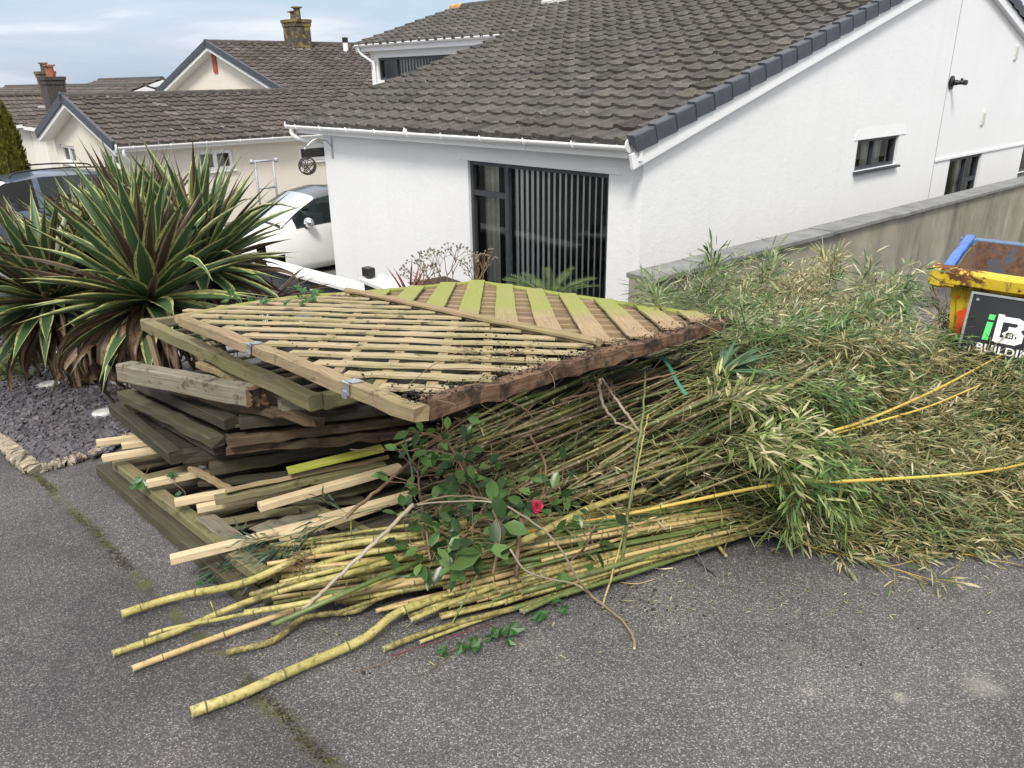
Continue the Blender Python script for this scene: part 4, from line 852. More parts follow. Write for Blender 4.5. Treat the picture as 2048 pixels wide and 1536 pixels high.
_, Wp, secp = car('parked_car', ppos, ph, 4.7, 1.9, pprof, ('paint_blue', 'black_plastic', 'paint_blue'), 'grey blue estate car with roof bars parked behind the yucca at the left edge', 'car', (1.62, 2.75, 3.7), (.85, 3.75), .36, (1.75, 4.35), (1.38, 2.25), (4.36, 4.6))
rr = [o for o in SC.objects if o.name.startswith('parked_car')][-1]
for sy in (-1, 1):
    m = MB(); m.tube(catmull([Wp(2.35, sy*.62, 1.78), Wp(2.5, sy*.62, 1.88), Wp(3.3, sy*.62, 1.91), Wp(4.1, sy*.62, 1.86), Wp(4.25, sy*.62, 1.76)], 16), .018, 6); m.build('roof_bar', MT['black_metal'], bpy.data.objects['parked_car.001'])

# ================================================================== PLANTS AROUND THE HOUSE
def tree_conifer(base, h, r, label):
    t = thing('conifer_tree', base, label, 'tree'); m = MB(); m.tube([base, base+Z*h*.5, base+Z*h*.9], [.09, .06, .02], 8); m.build('trunk', MT['bark_brown'], t)
    n = 15000; tt = rng.random(n)**.8; z = tt*h; col_ = rng.integers(0, 9, n); ca = col_*2*math.pi/9+.3
    rad = r*np.sqrt(np.clip(1-np.abs(tt*1.06-.36)**2.2*2.2, .02, 1)); sub = rng.random(n)**.5
    lob = .74+.26*np.cos(9*(rng.random(n)-.5)*.0); ang = ca+rng.normal(0, .26, n); rr_ = rad*(1-.18*np.abs(ang-ca)/.35)*(.80+.2*sub)
    B = np.stack([base[0]+rr_*np.cos(ang), base[1]+rr_*np.sin(ang), base[2]+z+.12], 1)
    D = np.stack([np.cos(ang)*.45, np.sin(ang)*.45, np.full(n, 1.)], 1)+rng.normal(0, .28, (n, 3)); Ln = rng.uniform(.06, .17, n); Up = np.stack([np.cos(ang), np.sin(ang), np.full(n, .1)], 1)
    k = rng.random(n)[:, None]; C_ = (1-k)*np.array([.10, .115, .02])+k*np.array([.24, .22, .035])
    build_leaves('crown', [leaf_arrays(B, D, Up, Ln, Ln*.4, np.zeros(n), C_)], MT['conifer'], t)
dC = ray(2, 300)*20.5
tree_conifer(np.array([dC[0], dC[1], -3.15]), 2.75, .43, 'columnar golden green conifer at the far left behind the estate car')
dC2 = ray(-40, 330)*21.0; tree_conifer(np.array([dC2[0], dC2[1], -3.15]), 1.9, .6, 'darker conifer cut off by the left edge of the view')

def strap_leaves(mb, C, dirs, lens, wids, bend, mats, segs=9, edge=.155, twist=.0, vee=.25, dark=None, fold=None):
    for D, Ln, Wd, bd in zip(dirs, lens, wids, bend):
        D = nrm(D); hz = nrm([D[0], D[1], .001]); p = np.array(C, float)+D*random.uniform(.01, .05); el = math.asin(max(-1, min(1, D[2]))); az = math.atan2(D[1], D[0])+random.gauss(0, .02)
        vs = []; fs = []; mm = []; uv = []; u0 = random.random()*9; dmg = random.random()
        kink = fold and random.random() < fold; kk = random.uniform(.5, .75); tw = random.gauss(0, twist)
        for k in range(segs+1):
            t = k/segs; e2 = el-bd*t*t-(1.3*max(0, t-kk)/(1-kk)*1.0 if kink else 0)
            d = np.array([math.cos(e2)*math.cos(az), math.cos(e2)*math.sin(az), math.sin(e2)])
            if k: p = p+d*Ln/segs
            s_ = np.array([-math.sin(az), math.cos(az), 0]); n_ = np.cross(s_, d); n_ = n_ if n_[2] > 0 else -n_
            s2 = s_*math.cos(tw*t)+n_*math.sin(tw*t); wp = Wd*(math.sin(math.pi*min(1, (t*.80+.20)))**.75)*(1 if t < .55 else (1-((t-.55)/.45)**1.7)) if k < segs else 0
            wp = max(wp, Wd*.0); he = wp/2
            for x in (-1, -1+2*edge, 0, 1-2*edge, 1): vs.append(p+s2*he*x+n_*abs(x)*he*vee*2)
        for k in range(segs):
            for i in range(4):
                b = k*5+i; fs.append((b, b+1, b+6, b+5)); mm.append(mats[1] if i in (0, 3) else mats[0])
                uv.append([(u0+k*Ln/segs, i*.02), (u0+k*Ln/segs, (i+1)*.02), (u0+(k+1)*Ln/segs, (i+1)*.02), (u0+(k+1)*Ln/segs, i*.02)])
        mb.add(vs, fs, mm, uv, True)
def rosette(parent, C, n, lmin, lmax, w_, tilt=(0, 0), seed=1, dead=40, deadlen=.6, el_lo=-10, el_hi=85, azc=None):
    random.seed(seed); dirs, lens, wids, bend = [], [], [], []
    ga = 2.39996
    for i in range(n):
        t = (i+.5)/n; el = math.radians(el_hi+(el_lo-el_hi)*t**1.15+random.gauss(0, 5)); az = i*ga+random.gauss(0, .1)
        D = np.array([math.cos(el)*math.cos(az)+tilt[0], math.cos(el)*math.sin(az)+tilt[1], math.sin(el)]); dirs.append(D)
        lens.append(random.uniform(lmin, lmax)*(.82+.18*math.sin(math.pi*min(1, t+.25)))); wids.append(w_*random.uniform(.75, 1.15)); bend.append(abs(random.gauss(.10+.25*t, .12)))
    m = MB(); k = int(n*.84); strap_leaves(m, C, dirs[:k], lens[:k], wids[:k], bend[:k], (0, 1), fold=.03, twist=.3); m.build('crown', [MT['yucca_green'], MT['yucca_edge']], parent)
    m = MB(); strap_leaves(m, C, dirs[k:], lens[k:], wids[k:], bend[k:], (0, 1), fold=.25, twist=.6); dd_, ll, ww, bb = [], [], [], []
    for i in range(int(n*.36)):
        el = math.radians(random.uniform(15, 80)); az = random.uniform(0, 2*math.pi); dd_.append([math.cos(el)*math.cos(az)+tilt[0], math.cos(el)*math.sin(az)+tilt[1], math.sin(el)]); ll.append(random.uniform(lmin, lmax)*1.02); ww.append(w_*random.uniform(.35, .65)); bb.append(random.uniform(0, .2))
    strap_leaves(m, C, dd_, ll, ww, bb, (2, 3), twist=1.); m.build('outer_leaves', [MT['yucca_green'], MT['yucca_edge'], MT['yucca_dark'], MT['yucca_dead']], parent)
    m = MB(); dd_, ll, ww, bb = [], [], [], []
    for i in range(dead):
        el = math.radians(random.uniform(-55, 8)); az = random.uniform(0, 2*math.pi); dd_.append([math.cos(el)*math.cos(az), math.cos(el)*math.sin(az), math.sin(el)]); ll.append(deadlen*random.uniform(.6, 1.15)); ww.append(w_*random.uniform(.45, 1.)); bb.append(random.uniform(.3, 1.5))
    strap_leaves(m, np.array(C)-Z*.06, dd_, ll, ww, bb, (0, 1), fold=.5, twist=1.8, vee=.5); m.build('dead_leaves', [MT['yucca_dead'], MT['yucca_dark']], parent)
yb = g(318, 745, 0); 
t = thing('yucca', yb, 'big variegated yucca with yellow edged sword leaves and brown skirts, left of the heap', 'yucca')
C1 = aty(302, 604, 5.25); C2 = aty(100, 606, 5.8); C3 = aty(285, 520, 6.4); C4 = aty(405, 540, 6.2)
gy = lambda p: np.array([p[0], p[1], G(p[0], p[1])])
for C_, b0 in ((C1, g(318, 735)), (C2, gy(C2)+[.2, 0, 0]), (C3, gy(C3)), (C4, gy(C4))):
    m = MB(); pts = catmull([b0-Z*.1, (b0+C_)/2+[random.gauss(0, .05), 0, 0], C_], 9); m.tube(pts, [.13, .125, .12, .115, .11, .11, .10, .09, .07], 12)
    for _ in range(60):
        k = random.randrange(1, 8); a = random.uniform(0, 6.28); p = pts[k]+np.array([math.cos(a), math.sin(a), 0])*.11; m.beam(p, p+np.array([math.cos(a)*.06, math.sin(a)*.06, random.uniform(-.12, -.05)]), .05, .006)
    m.build('trunk', MT['bark_brown'], t)
rosette(t, C1, 84, .80, 1.02, .125, (0, -.10), 11, 80, .80, -30, 84)
rosette(t, C2, 92, .76, .95, .11, (-.30, -.15), 12, 60, .75, -25, 68)
rosette(t, aty(195, 560, 6.4), 66, .72, .92, .105, (-.12, .05), 15, 30, .6, -10, 78)
rosette(t, C3, 74, .78, 1.0, .11, (.0, 0), 13, 20, .5, -10, 86)
rosette(t, C4, 74, .85, 1.08, .11, (.12, .1), 14, 70, .85, -20, 82)
random.seed(21)
# dried cordyline skirt right of the yucca
cb = aty(548, 598, 6.6); t = thing('dry_cordyline', (cb[0], cb[1], G(cb[0], cb[1])), 'dried brown spiky cordyline behind the yucca, beside the slate-clad wall', 'plant')
m = MB(); dd_, ll, ww, bb = [], [], [], []
for i in range(110):
    el = math.radians(random.uniform(-75, 40)); az = random.uniform(0, 6.28); dd_.append([math.cos(el)*math.cos(az), math.cos(el)*math.sin(az), math.sin(el)]); ll.append(random.uniform(.35, .6)); ww.append(random.uniform(.012, .028)); bb.append(random.uniform(0, .5))
strap_leaves(m, cb, dd_, ll, ww, bb, (0, 1), twist=.8, segs=6); m.build('leaves', [MT['yucca_dark'], MT['yucca_dead']], t)
m = MB(); m.tube([(cb[0], cb[1], G(cb[0], cb[1])-.1), cb], .05, 8); m.build('stem', MT['bark_brown'], t)
# red cordyline in the planter and its neighbours
def spiky(px, py, Y_, n, l_, w_, mats, name, label, zb, lo=20, hi=88):
    c = aty(px, py, Y_); c = np.array([c[0], c[1], c[2]]); t = thing(name, c, label, 'plant'); m = MB(); dd_, ll, ww, bb = [], [], [], []
    for i in range(n): el = math.radians(random.uniform(lo, hi)); az = random.uniform(0, 6.28); dd_.append([math.cos(el)*math.cos(az), math.cos(el)*math.sin(az), math.sin(el)]); ll.append(l_*random.uniform(.6, 1.1)); ww.append(w_); bb.append(random.uniform(0, .4))
    strap_leaves(m, c, dd_, ll, ww, bb, (0, 0), segs=6); m.build('leaves', mats, t)
simple('red_leaf', (.16, .022, .03), .45, var=.3); simple('cycad_green', (.075, .11, .03), .5, var=.3)
spiky(822, 612, 8.0, 16, .50, .035, [MT['red_leaf']], 'red_cordyline', 'dark red cordyline blades rising behind the trellis', 0, 30, 88)
# cycad fronds
cy = aty(1100, 612, 7.6); t = thing('cycad', cy, 'green cycad fronds fanned out under the picture window', 'plant')
for i in range(26):
    az = i*2.4; el = math.radians(random.uniform(18, 60)); m = MB(); pts = []; p = cy.copy(); e_ = el
    for k in range(12): p = p+np.array([math.cos(e_)*math.cos(az), math.cos(e_)*math.sin(az), math.sin(e_)])*.045; e_ -= .075; pts.append(p.copy())
    m.tube(pts, .004, 4); sdv = np.array([-math.sin(az), math.cos(az), 0])
    for k in range(1, 12):
        for s_ in (-1, 1):
            for q_ in (0, .5):
                b = pts[k]*(1-q_)+pts[k-1]*q_; d = nrm(sdv*s_+nrm(pts[k]-pts[k-1])*.75+Z*.25); ln_ = .10*(1-abs(k/12-.45)); wv = np.cross(d, Z)*.004; m.add([b-wv, b+wv, b+d*ln_*.7+wv*.8, b+d*ln_, b+d*ln_*.7-wv*.8], [(0, 1, 2, 3, 4)])
    m.build('frond', MT['cycad_green'], t)
# bare twiggy shrubs
def bare_shrub(px, py, Y_, h, label, n=5):
    c = aty(px, py, Y_); t = thing('bare_shrub', c, label, 'shrub'); m = MB(); tips = []
    def grow(p, d, L_, r_, dep):
        pts = [p]; q = p.copy(); dd_ = nrm(d)
        for k in range(4): dd_ = nrm(dd_+rng.normal(0, .16, 3)+Z*.05); q = q+dd_*L_/4; pts.append(q.copy())
        m.tube(pts, [r_*(1-.1*k) for k in range(5)], 4)
        if dep == 0: tips.append(q); return
        for _ in range(random.choice((2, 3))): grow(q, dd_+rng.normal(0, .62, 3)*[1, 1, .5]+Z*.2, L_*.66, r_*.62, dep-1)
    for i in range(n): grow(c+rng.normal(0, .03, 3), np.array([random.gauss(0, .45), random.gauss(0, .3), 1]), h*.42, .009, 3)
    m.build('branches', MT['bark_brown'], t); m = MB()
    for q in tips: m.sphere(q, .011, 5, 4)
    m.build('buds', MT['wood_grey'], t)
bare_shrub(905, 600, 7.9, .62, 'leafless twiggy shrub with tiny buds left of the dark window frame'); bare_shrub(842, 590, 7.9, .42, 'smaller leafless shrub beside the red cordyline', 3); bare_shrub(962, 600, 7.8, .5, 'leafless shrub in front of the dark window mullion', 4)
# ferns at the back of the slate bed
def fern_patch(name, pix, n, label, col, l_=.28):
    ch = []
    for _ in range(n):
        px, py = pix[0]+random.random()*(pix[2]-pix[0]), pix[1]+random.random()*(pix[3]-pix[1]); c = g(px, py, 0.02); k = 60; az = random.uniform(0, 6.28); el = random.uniform(.3, 1.2)
        tt = rng.random(k); Ll = l_*random.uniform(.6, 1.2); d = np.array([math.cos(el)*math.cos(az), math.cos(el)*math.sin(az), math.sin(el)])
        B = c+np.outer(tt*Ll, d)-np.outer((tt*Ll)**2*1.2, Z); sdv = np.array([-math.sin(az), math.cos(az), 0]); sg = np.where(rng.random(k) < .5, -1, 1)
        D = sg[:, None]*sdv+d*.5+rng.normal(0, .1, (k, 3)); C_ = np.array(col)*rng.uniform(.6, 1.4, (k, 1)); ch.append(leaf_arrays(B, D, np.tile(Z, (k, 1)), Ll*.28*(1-tt*.8), np.full(k, .012), np.full(k, .2), C_))
    t = thing(name, g((pix[0]+pix[2])/2, (pix[1]+pix[3])/2), label, 'fern'); build_leaves('fronds', ch, MT['leaf'], t)
fern_patch('fern', (-60, 700, 70, 760), 60, 'low green fern at the left edge of the slate bed', (.10, .13, .03)); fern_patch('fern', (-40, 630, 110, 700), 90, 'darker fern clump below the yucca, behind the slate bed', (.035, .06, .02), .34); fern_patch('fern', (60, 705, 105, 728), 22, 'small fern beside the pale paving edge', (.08, .11, .03))

# ================================================================== SKIP AND SIGN
random.seed(5)
SZ = -1.08; k0 = atz(1868, 541, SZ); k1 = atz(2048, 566, SZ); sx_ = nrm(k1-k0); kb = atz(1925, 470, SZ+.02); sy_ = nrm(np.cross(Z, sx_)); 
if sy_[1] < 0: sy_ = -sy_
dep = abs((kb-k0)@sy_)+.0; off = (kb-k0)@sx_; LS = 2.6
def K(a, b_, z): q = k0+sx_*a+sy_*b_; return np.array([q[0], q[1], z])
gk = G(K(1, .6, 0)[0], K(1, .6, 0)[1])
t = thing('skip', K(1.2, .7, gk), 'yellow builder\'s skip with blue end rim and rusty inside, cut off by the right edge', 'skip')
dl = nrm(np.array([off, dep]));
def Q(a, b_, z): return K(a+off*b_/dep, b_, z)      # plan leans with the seen left rim
m = MB(); ins = .16; e = .035
o_ = [Q(0, 0, SZ-.02), Q(LS, 0, SZ-.02), Q(LS, dep, SZ-.02), Q(0, dep, SZ-.02)]; b_ = [Q(ins+.04, ins*.6, gk+.02), Q(LS-ins, ins*.6, gk+.02), Q(LS-ins, dep-ins*.6, gk+.02), Q(ins+.04, dep-ins*.6, gk+.02)]
o1 = [Q(.09, .07, SZ-.02), Q(LS-.09, .07, SZ-.02), Q(LS-.09, dep-.05, SZ-.02), Q(.09, dep-.05, SZ-.02)]; 
for i in range(4):
    j = (i+1) % 4; m.quad(b_[i], b_[j], o1[j], o1[i])
m.add(b_, [(0, 1, 2, 3)]); m.build('outer_shell', MT['skip_yellow'], t)
m = MB(); i1 = [Q(.105, .085, SZ), Q(LS-.11, .085, SZ), Q(LS-.11, dep-.065, SZ), Q(.105, dep-.065, SZ)]; ib = [p+(q-p)*.03 for p, q in zip(b_, [b_[2], b_[3], b_[0], b_[1]])]; ib = [p+Z*.03 for p in ib]
for i in range(4):
    j = (i+1) % 4; m.quad(ib[i], ib[j], i1[j], i1[i])
m.add(ib, [(0, 1, 2, 3)]); m.build('inner_shell', MT['skip_inside'], t)
m = MB(); m.beam(Q(-.01, .04, SZ-.03), Q(LS, .04, SZ-.03), .10, .10, segs=26, jit=.0025, ch=.2); m.build('rim', MT['skip_yellow'], t)
m = MB(); m.beam(Q(.05, .10, SZ-.015), Q(.05, dep, SZ+.0), .055, .06, segs=10, jit=.002, ch=.2); m.build('rim', MT['skip_blue'], t)
m = MB(); m.beam(Q(.0, dep+.0, SZ-.02), Q(LS, dep, SZ-.02), .05, .06, segs=10, jit=.002, ch=.2); m.build('rim', MT['skip_rim_inside'], t)
m = MB(); m.beam(Q(.0, .04, SZ-.03), Q(.12, .05, SZ-.03), .115, .115, segs=3, jit=.003); m.build('corner_cap', MT['skip_yellow'], t)
def SF(a, z, d=.0):     # point on the near face
    tt = (SZ-.02-z)/(SZ-.02-gk-.02); A_ = Q(.09, .07, z)+(Q(ins+.04, ins*.6, z)-Q(.09, .07, z))*tt+sx_*a; n_ = np.cross(sx_, nrm(o1[0]-b_[0])); n_ = n_ if n_@(-sy_) > 0 else -n_; return A_+n_*d
m = MB(); z1, z0 = SZ-.14, SZ-.62; x0, x1 = .035, .19
def RS(a, z): return SF(a, z, .008)
m.add([RS(x0, z1), RS(x1, z1), RS(x1, z0), RS(x0, z0)], [(0, 1, 2, 3)]); hz = m.build('hazard_plate', MT['skip_yellow'], t)
m = MB()
def RS2(a, z): return SF(a, z, .012)
for s0 in (z1, z1-.30):
    m2 = [RS2(x0, max(s0-.10, z0)), RS2(x1, max(s0-.0, z0)), RS2(x1, max(s0-.15, z0)), RS2(x0, max(s0-.25, z0))]; m.add(m2, [(0, 1, 2, 3)])
m.add([RS2(x0, z1), RS2(x0+.02, z1), RS2(x0, z1-.03)], [(0, 1, 2)]); m.build('red_stripe', MT['red_orange'], hz)
m = MB(); m.beam(SF(.24, SZ-.12, .03), SF(.24, gk+.05, .03), .05, .05, sx_); m.beam(SF(.90, SZ-.12, .03), SF(.90, gk+.05, .03), .05, .05, sx_); m.beam(SF(1.6, SZ-.12, .03), SF(1.6, gk+.05, .03), .05, .05, sx_)
m.build('rib', MT['skip_yellow'], t); m = MB(); cl_ = SF(.62, SZ-.16, .05); m.tube([cl_-sx_*.06, cl_, cl_+sx_*.06], .022, 10); m.build('lifting_lug', MT['black_metal'], t)
# sign board leaning on the skip
tl = K(.30, -.02, SZ-.13); tl = atp(1946, 578, K(.3, -.12, 0), sy_); tr_dir = nrm(sx_+Z*0); bw, bh = .92, .62
bl = np.array([tl[0], tl[1], tl[2]])-Z*bh-sy_*.12-sx_*.0; up_ = nrm(tl-bl); nn_ = np.cross(sx_, up_); nn_ = nn_ if nn_@(-sy_) > 0 else -nn_
t = thing('sign_board', bl+sx_*bw/2, 'black builder\'s sign board with green and white lettering leaning against the skip', 'sign')
m = MB(); m.obox(bl+sx_*bw/2+up_*bh/2, sx_*bw/2, up_*bh/2, nn_*.009); m.build('panel', MT['board_black'], t, bevel=.002)
m = MB()
for (a, b_, c, d) in ((0, bw, -.0, .012), (0, bw, bh-.012, bh), (0, .012, .012, bh-.012), (bw-.012, bw, .012, bh-.012)):
    m.obox(bl+sx_*(a+b_)/2+up_*(c+d)/2+nn_*.010, sx_*(b_-a)/2, up_*(d-c)/2, nn_*.004)
for (a, c) in ((.04, .04), (.04, bh-.04), (bw-.04, .04), (bw-.04, bh-.04), (.04, bh*.5)): m.cyl(bl+sx_*a+up_*c+nn_*.012, nn_, .008, .006, 10)
m.build('edge_trim', MT['grey_gate'], t)
MS = Matrix(((sx_[0], up_[0], nn_[0]), (sx_[1], up_[1], nn_[1]), (sx_[2], up_[2], nn_[2]))).to_4x4()
def text(txt, x, y, size, mat, name, parent, sx=1., bold=0.):
    cu = bpy.data.curves.new(name, 'FONT'); cu.body = txt; cu.size = size; cu.extrude = .0008; cu.offset = bold; cu.space_character = 1.05
    o = bpy.data.objects.new(name, cu); COL.objects.link(o); bpy.context.view_layer.update(); me = bpy.data.meshes.new_from_object(o.evaluated_get(bpy.context.evaluated_depsgraph_get())); bpy.data.objects.remove(o)
    org = bl+sx_*x+up_*y+nn_*.0108-ORG[parent.name]
    me.transform(Matrix.Translation(org.tolist()) @ MS @ Matrix.Diagonal((sx, 1, 1, 1))); me.materials.clear(); return link(me, name, parent, [mat])
bx0 = .105; bt = bh-.105; kk_ = .60
m = MB(); S3 = lambda x, y, d=.0115: bl+sx_*x+up_*y+nn_*d
m.add([S3(bx0, bt-.145), S3(bx0+.030, bt-.145), S3(bx0+.036, bt-.045), S3(bx0+.006, bt-.045)], [(0, 1, 2, 3)]); m.add([S3(bx0+.007, bt-.032), S3(bx0+.037, bt-.032), S3(bx0+.039, bt-.003), S3(bx0+.009, bt-.003)], [(0, 1, 2, 3)]); m.build('letter_i', MT['sign_green'], t)
m = MB()                                # the letter B built as an outline with the little house in its lower bowl
x0, y0, hgt = bx0+.052, bt-.145, .142; w_ = .135; lw = .030
out_B = [(0, 0), (w_*.78, 0), (w_*.95, hgt*.08), (w_, hgt*.25), (w_*.95, hgt*.44), (w_*.84, hgt*.52), (w_*.93, hgt*.62), (w_*.95, hgt*.78), (w_*.88, hgt*.93), (w_*.72, hgt), (0, hgt)]
def strip(pts, closed=False):
    for (p, q) in zip(pts[:-1], pts[1:]): 
        d = np.array([q[0]-p[0], q[1]-p[1]]); d = d/np.linalg.norm(d); n2 = np.array([-d[1], d[0]])*lw/2; e_ = d*lw*.3
        m.add([S3(x0+p[0]-e_[0]+n2[0], y0+p[1]-e_[1]+n2[1], .0115+random.random()*.0005), S3(x0+q[0]+e_[0]+n2[0], y0+q[1]+e_[1]+n2[1]), S3(x0+q[0]+e_[0]-n2[0], y0+q[1]+e_[1]-n2[1]), S3(x0+p[0]-e_[0]-n2[0], y0+p[1]-e_[1]-n2[1])], [(0, 1, 2, 3)])
strip([(lw*.5, 0.01), (lw*.5, hgt)]); strip([(0.02, hgt-lw*.5), (w_*.72, hgt-lw*.5), (w_*.86, hgt*.84), (w_*.86, hgt*.66), (w_*.74, hgt*.54)]); strip([(0.02, lw*.4), (w_*.76, lw*.4), (w_*.92, hgt*.17), (w_*.92, hgt*.36), (w_*.74, hgt*.54), (w_*.52, hgt*.54)])
m.build('letter_b', MT['sign_white'], t)
m = MB(); lw = .009; strip([(w_*.30, hgt*.34), (w_*.55, hgt*.52), (w_*.80, hgt*.34)]); strip([(w_*.38, hgt*.2), (w_*.38, hgt*.36)]); strip([(w_*.72, hgt*.2), (w_*.72, hgt*.36)])
for (a, c) in ((.50, .24), (.58, .24), (.50, .32), (.58, .32)): m.add([S3(x0+w_*a, y0+hgt*c), S3(x0+w_*(a+.06), y0+hgt*c), S3(x0+w_*(a+.06), y0+hgt*(c+.06)), S3(x0+w_*a, y0+hgt*(c+.06))], [(0, 1, 2, 3)])
m.build('house_emblem', MT['sign_white'], t)
text('BUILDING', .085, bt-.208, .060, MT['sign_white'], 'lettering', t, 1.12, .001)

# ================================================================== THE HEAP: TIMBER
def rail(name, p, q, wd, th, mat, parent=None, segs=10, jit=.0018, up=None, **tg):
    m = MB(); m.beam(p, q, wd, th, up if up is not None else _gn, segs=segs, jit=jit, ch=.10); return m.build(name, MT[mat] if isinstance(mat, str) else mat, parent, **tg)
gn = nrm(_gn)
def panel(name, Lc, Nc, Rd, h, matr, matb, label, lenR=1.8, wd=.055, th=.05, boards=9, blen=1.0, bw=.11, tilt=0., boardmat2=None, inner=None):
    """a fence panel lying flat: Lc left corner pixel, Nc near corner pixel, Rd pixel towards which the front rail runs"""
    N_ = g(*Nc, h); L_ = g(*Lc, h+tilt); D_ = nrm(g(*Rd, h)-N_)*lenR; r = thing('timber_fence', (N_+L_)/2, label, 'fence panel', 'old fence panels stacked on the driveway'); a = L_-N_; la = np.linalg.norm(a); ad = a/la
    rail('rail', N_-ad*.0, L_, wd, th, matr, r); rail('rail', N_+nrm(D_)*wd*.55, N_+D_, wd, th, ('wood_rot_dark' if ('crumbling' in label or 'squeezed' in label) else matr), r, 26, .0032)
    rail('rail', L_+nrm(D_)*wd*.55, L_+D_, wd, th, matr, r); rail('rail', N_+D_, L_+D_, wd, th, matr, r)
    m = MB()
    for k in range(boards):
        t = (k+.6)/boards; p = N_+ad*la*t+nrm(D_)*wd*.6-gn*th*.28+gn*random.gauss(0, .003); j = random.gauss(0, .03)
        m.beam(p, p+D_*.96+ad*j, min(bw, la/boards*1.05), .012, gn, mi=random.choice((0, 0, 1)), segs=8, jit=.002)
    m.build('boards', [MT[matb], MT[boardmat2 or matb]], r); return r
panel('fence_panel', (207, 938), (504, 1196), (900, 1075), .035, 'wood_moss_dark', 'wood_moss_dark', 'mossy fence panel lying at the very bottom of the stack on the tarmac', 1.9, .075, .055, 8, boardmat2='wood_mossy')
panel('fence_panel', (238, 928), (528, 1152), (930, 1010), .100, 'wood_mossy', 'wood_moss_dark', 'green mossy fence panel second from the bottom, its rail crossing under the pale battens', 1.9, .065, .05, 8, boardmat2='wood_mossy')
panel('fence_panel', (230, 816), (352, 915), (700, 872), .30, 'wood_dark', 'wood_dark', 'dark brown fence panel whose left corner sticks out over the slate chippings', 2.0, .065, .06, 7)
panel('fence_panel', (247, 788), (436, 884), (742, 846), .42, 'wood_moss_dark', 'wood_dark', 'dark fence panel with moss on its left rail and a split crumbling front rail', 2.0, .07, .045, 8)
panel('fence_panel', (262, 800), (440, 900), (742, 872), .36, 'wood_dark', 'wood_dark', 'dark fence panel squeezed directly beneath the one with the crumbling front rail', 1.95, .06, .045, 7)
panel('fence_panel', (272, 762), (462, 846), (760, 818), .50, 'wood_dark', 'wood_moss_dark', 'charcoal fence panel near the top of the stack, just below the rotten post', 2.5, .07, .055, 13, boardmat2='wood_rot')
# older trellis frame under the top one
N2 = g(632, 806, .70); L2 = g(292, 648, .76); R2_ = g(905, 735, .66)
t = thing('trellis_panel', (N2+L2)/2, 'green mossy trellis frame sticking out just beneath the top trellis', 'trellis', 'trellis panels'); rail('rail', N2, L2, .06, .065, 'wood_mossy', t, 14); D_ = nrm(R2_-N2)*1.7; rail('rail', N2+nrm(D_)*.035, N2+D_, .06, .065, 'wood_mossy', t); rail('rail', L2+nrm(D_)*.035, L2+D_, .06, .05, 'wood_mossy', t)
m = MB()
for k in range(12): p = L2+(N2-L2)*(k+.5)/12; m.beam(p-gn*.01, p+D_*.9-gn*.01, .03, .012, gn)
m.build('slats', MT['wood_moss_dark'], t)
m = MB(); p = L2+(N2-L2)*.02-gn*.06; m.beam(p, p-gn*.30+nrm([.1, .3, 0])*.05, .035, .03, (1, 0, 0)); m.build('batten', MT['wood_tan'], t)
# the rotten square post
p0, p1 = g(250, 742, .66), g(508, 792, .64); t = thing('fence_post', (p0+p1)/2, 'square mossy grey fence post with a hollow rotted end, lying on the dark panels', 'post'); m = MB(); m.beam(p0, p1, .088, .088, gn, segs=14, jit=.0016, ch=.08); m.build('shaft', MT['wood_grey'], t)
d = nrm(p1-p0); m = MB(); sdp = nrm(np.cross(d, gn)); u2 = np.cross(sdp, d)
ring = []; nn = 26
for k in range(nn):
    a = 2*math.pi*k/nn; sq = max(abs(math.cos(a)), abs(math.sin(a))); r0 = .043/sq; ring.append((a, r0))
vs = []
for lay, (rf, dx) in enumerate(((1.0, -.02), (1.01, .028), (.80, .022), (.55, -.035), (.2, -.06))):
    for (a, r0) in ring: jj = random.uniform(.93, 1.05); vs.append(p1+d*(dx+random.gauss(0, .009))+sdp*math.cos(a)*r0*rf*jj+u2*math.sin(a)*r0*rf*jj)
m.add(vs, [(l_*nn+k, l_*nn+(k+1) % nn, (l_+1)*nn+(k+1) % nn, (l_+1)*nn+k) for l_ in range(4) for k in range(nn)], 0, None, False); m.build('rotten_end', MT['wood_rot'], t)
# rotten rail of loose boards between post and panels, and other loose timbers
def timber(px0, h0, px1, h1, wd, th, mat, label, name='timber_rail', cat='timber', group=None, rot=0, segs=10, jit=.0015):
    p, q = g(*px0, h0), g(*px1, h1); m = MB(); m.beam(p, q, wd, th, gn, segs=segs, jit=jit, rot=rot, ch=.1); return m.build(name, MT[mat], None, label=label, cat=cat, group=group)
timber((330, 772), .57, (640, 845), .56, .05, .035, 'wood_rot_dark', 'crumbling brown length of rail lying just in front of the rotted post', segs=16, jit=.005)
timber((560, 812), .60, (700, 790), .60, .07, .05, 'wood_grey', 'short grey stub of post under the corner of the mossy trellis')
timber((400, 728), .67, (590, 802), .60, .05, .03, 'wood_tan', 'tan split batten in the gap behind the rotted post')
timber((418, 936), .24, (800, 868), .26, .09, .06, 'wood_moss_dark', 'short dark rail end lying on edge below the dark stack', segs=14, jit=.002)
timber((400, 965), .17, (900, 925), .2, .07, .02, 'wood_dark', 'dark flat board under the short rail end')
timber((380, 935), .24, (470, 985), .16, .03, .025, 'wood_tan', 'pointed brown sliver hanging from the dark panels by the white scrap')
GB = 'new pale battens poking out of the stack'
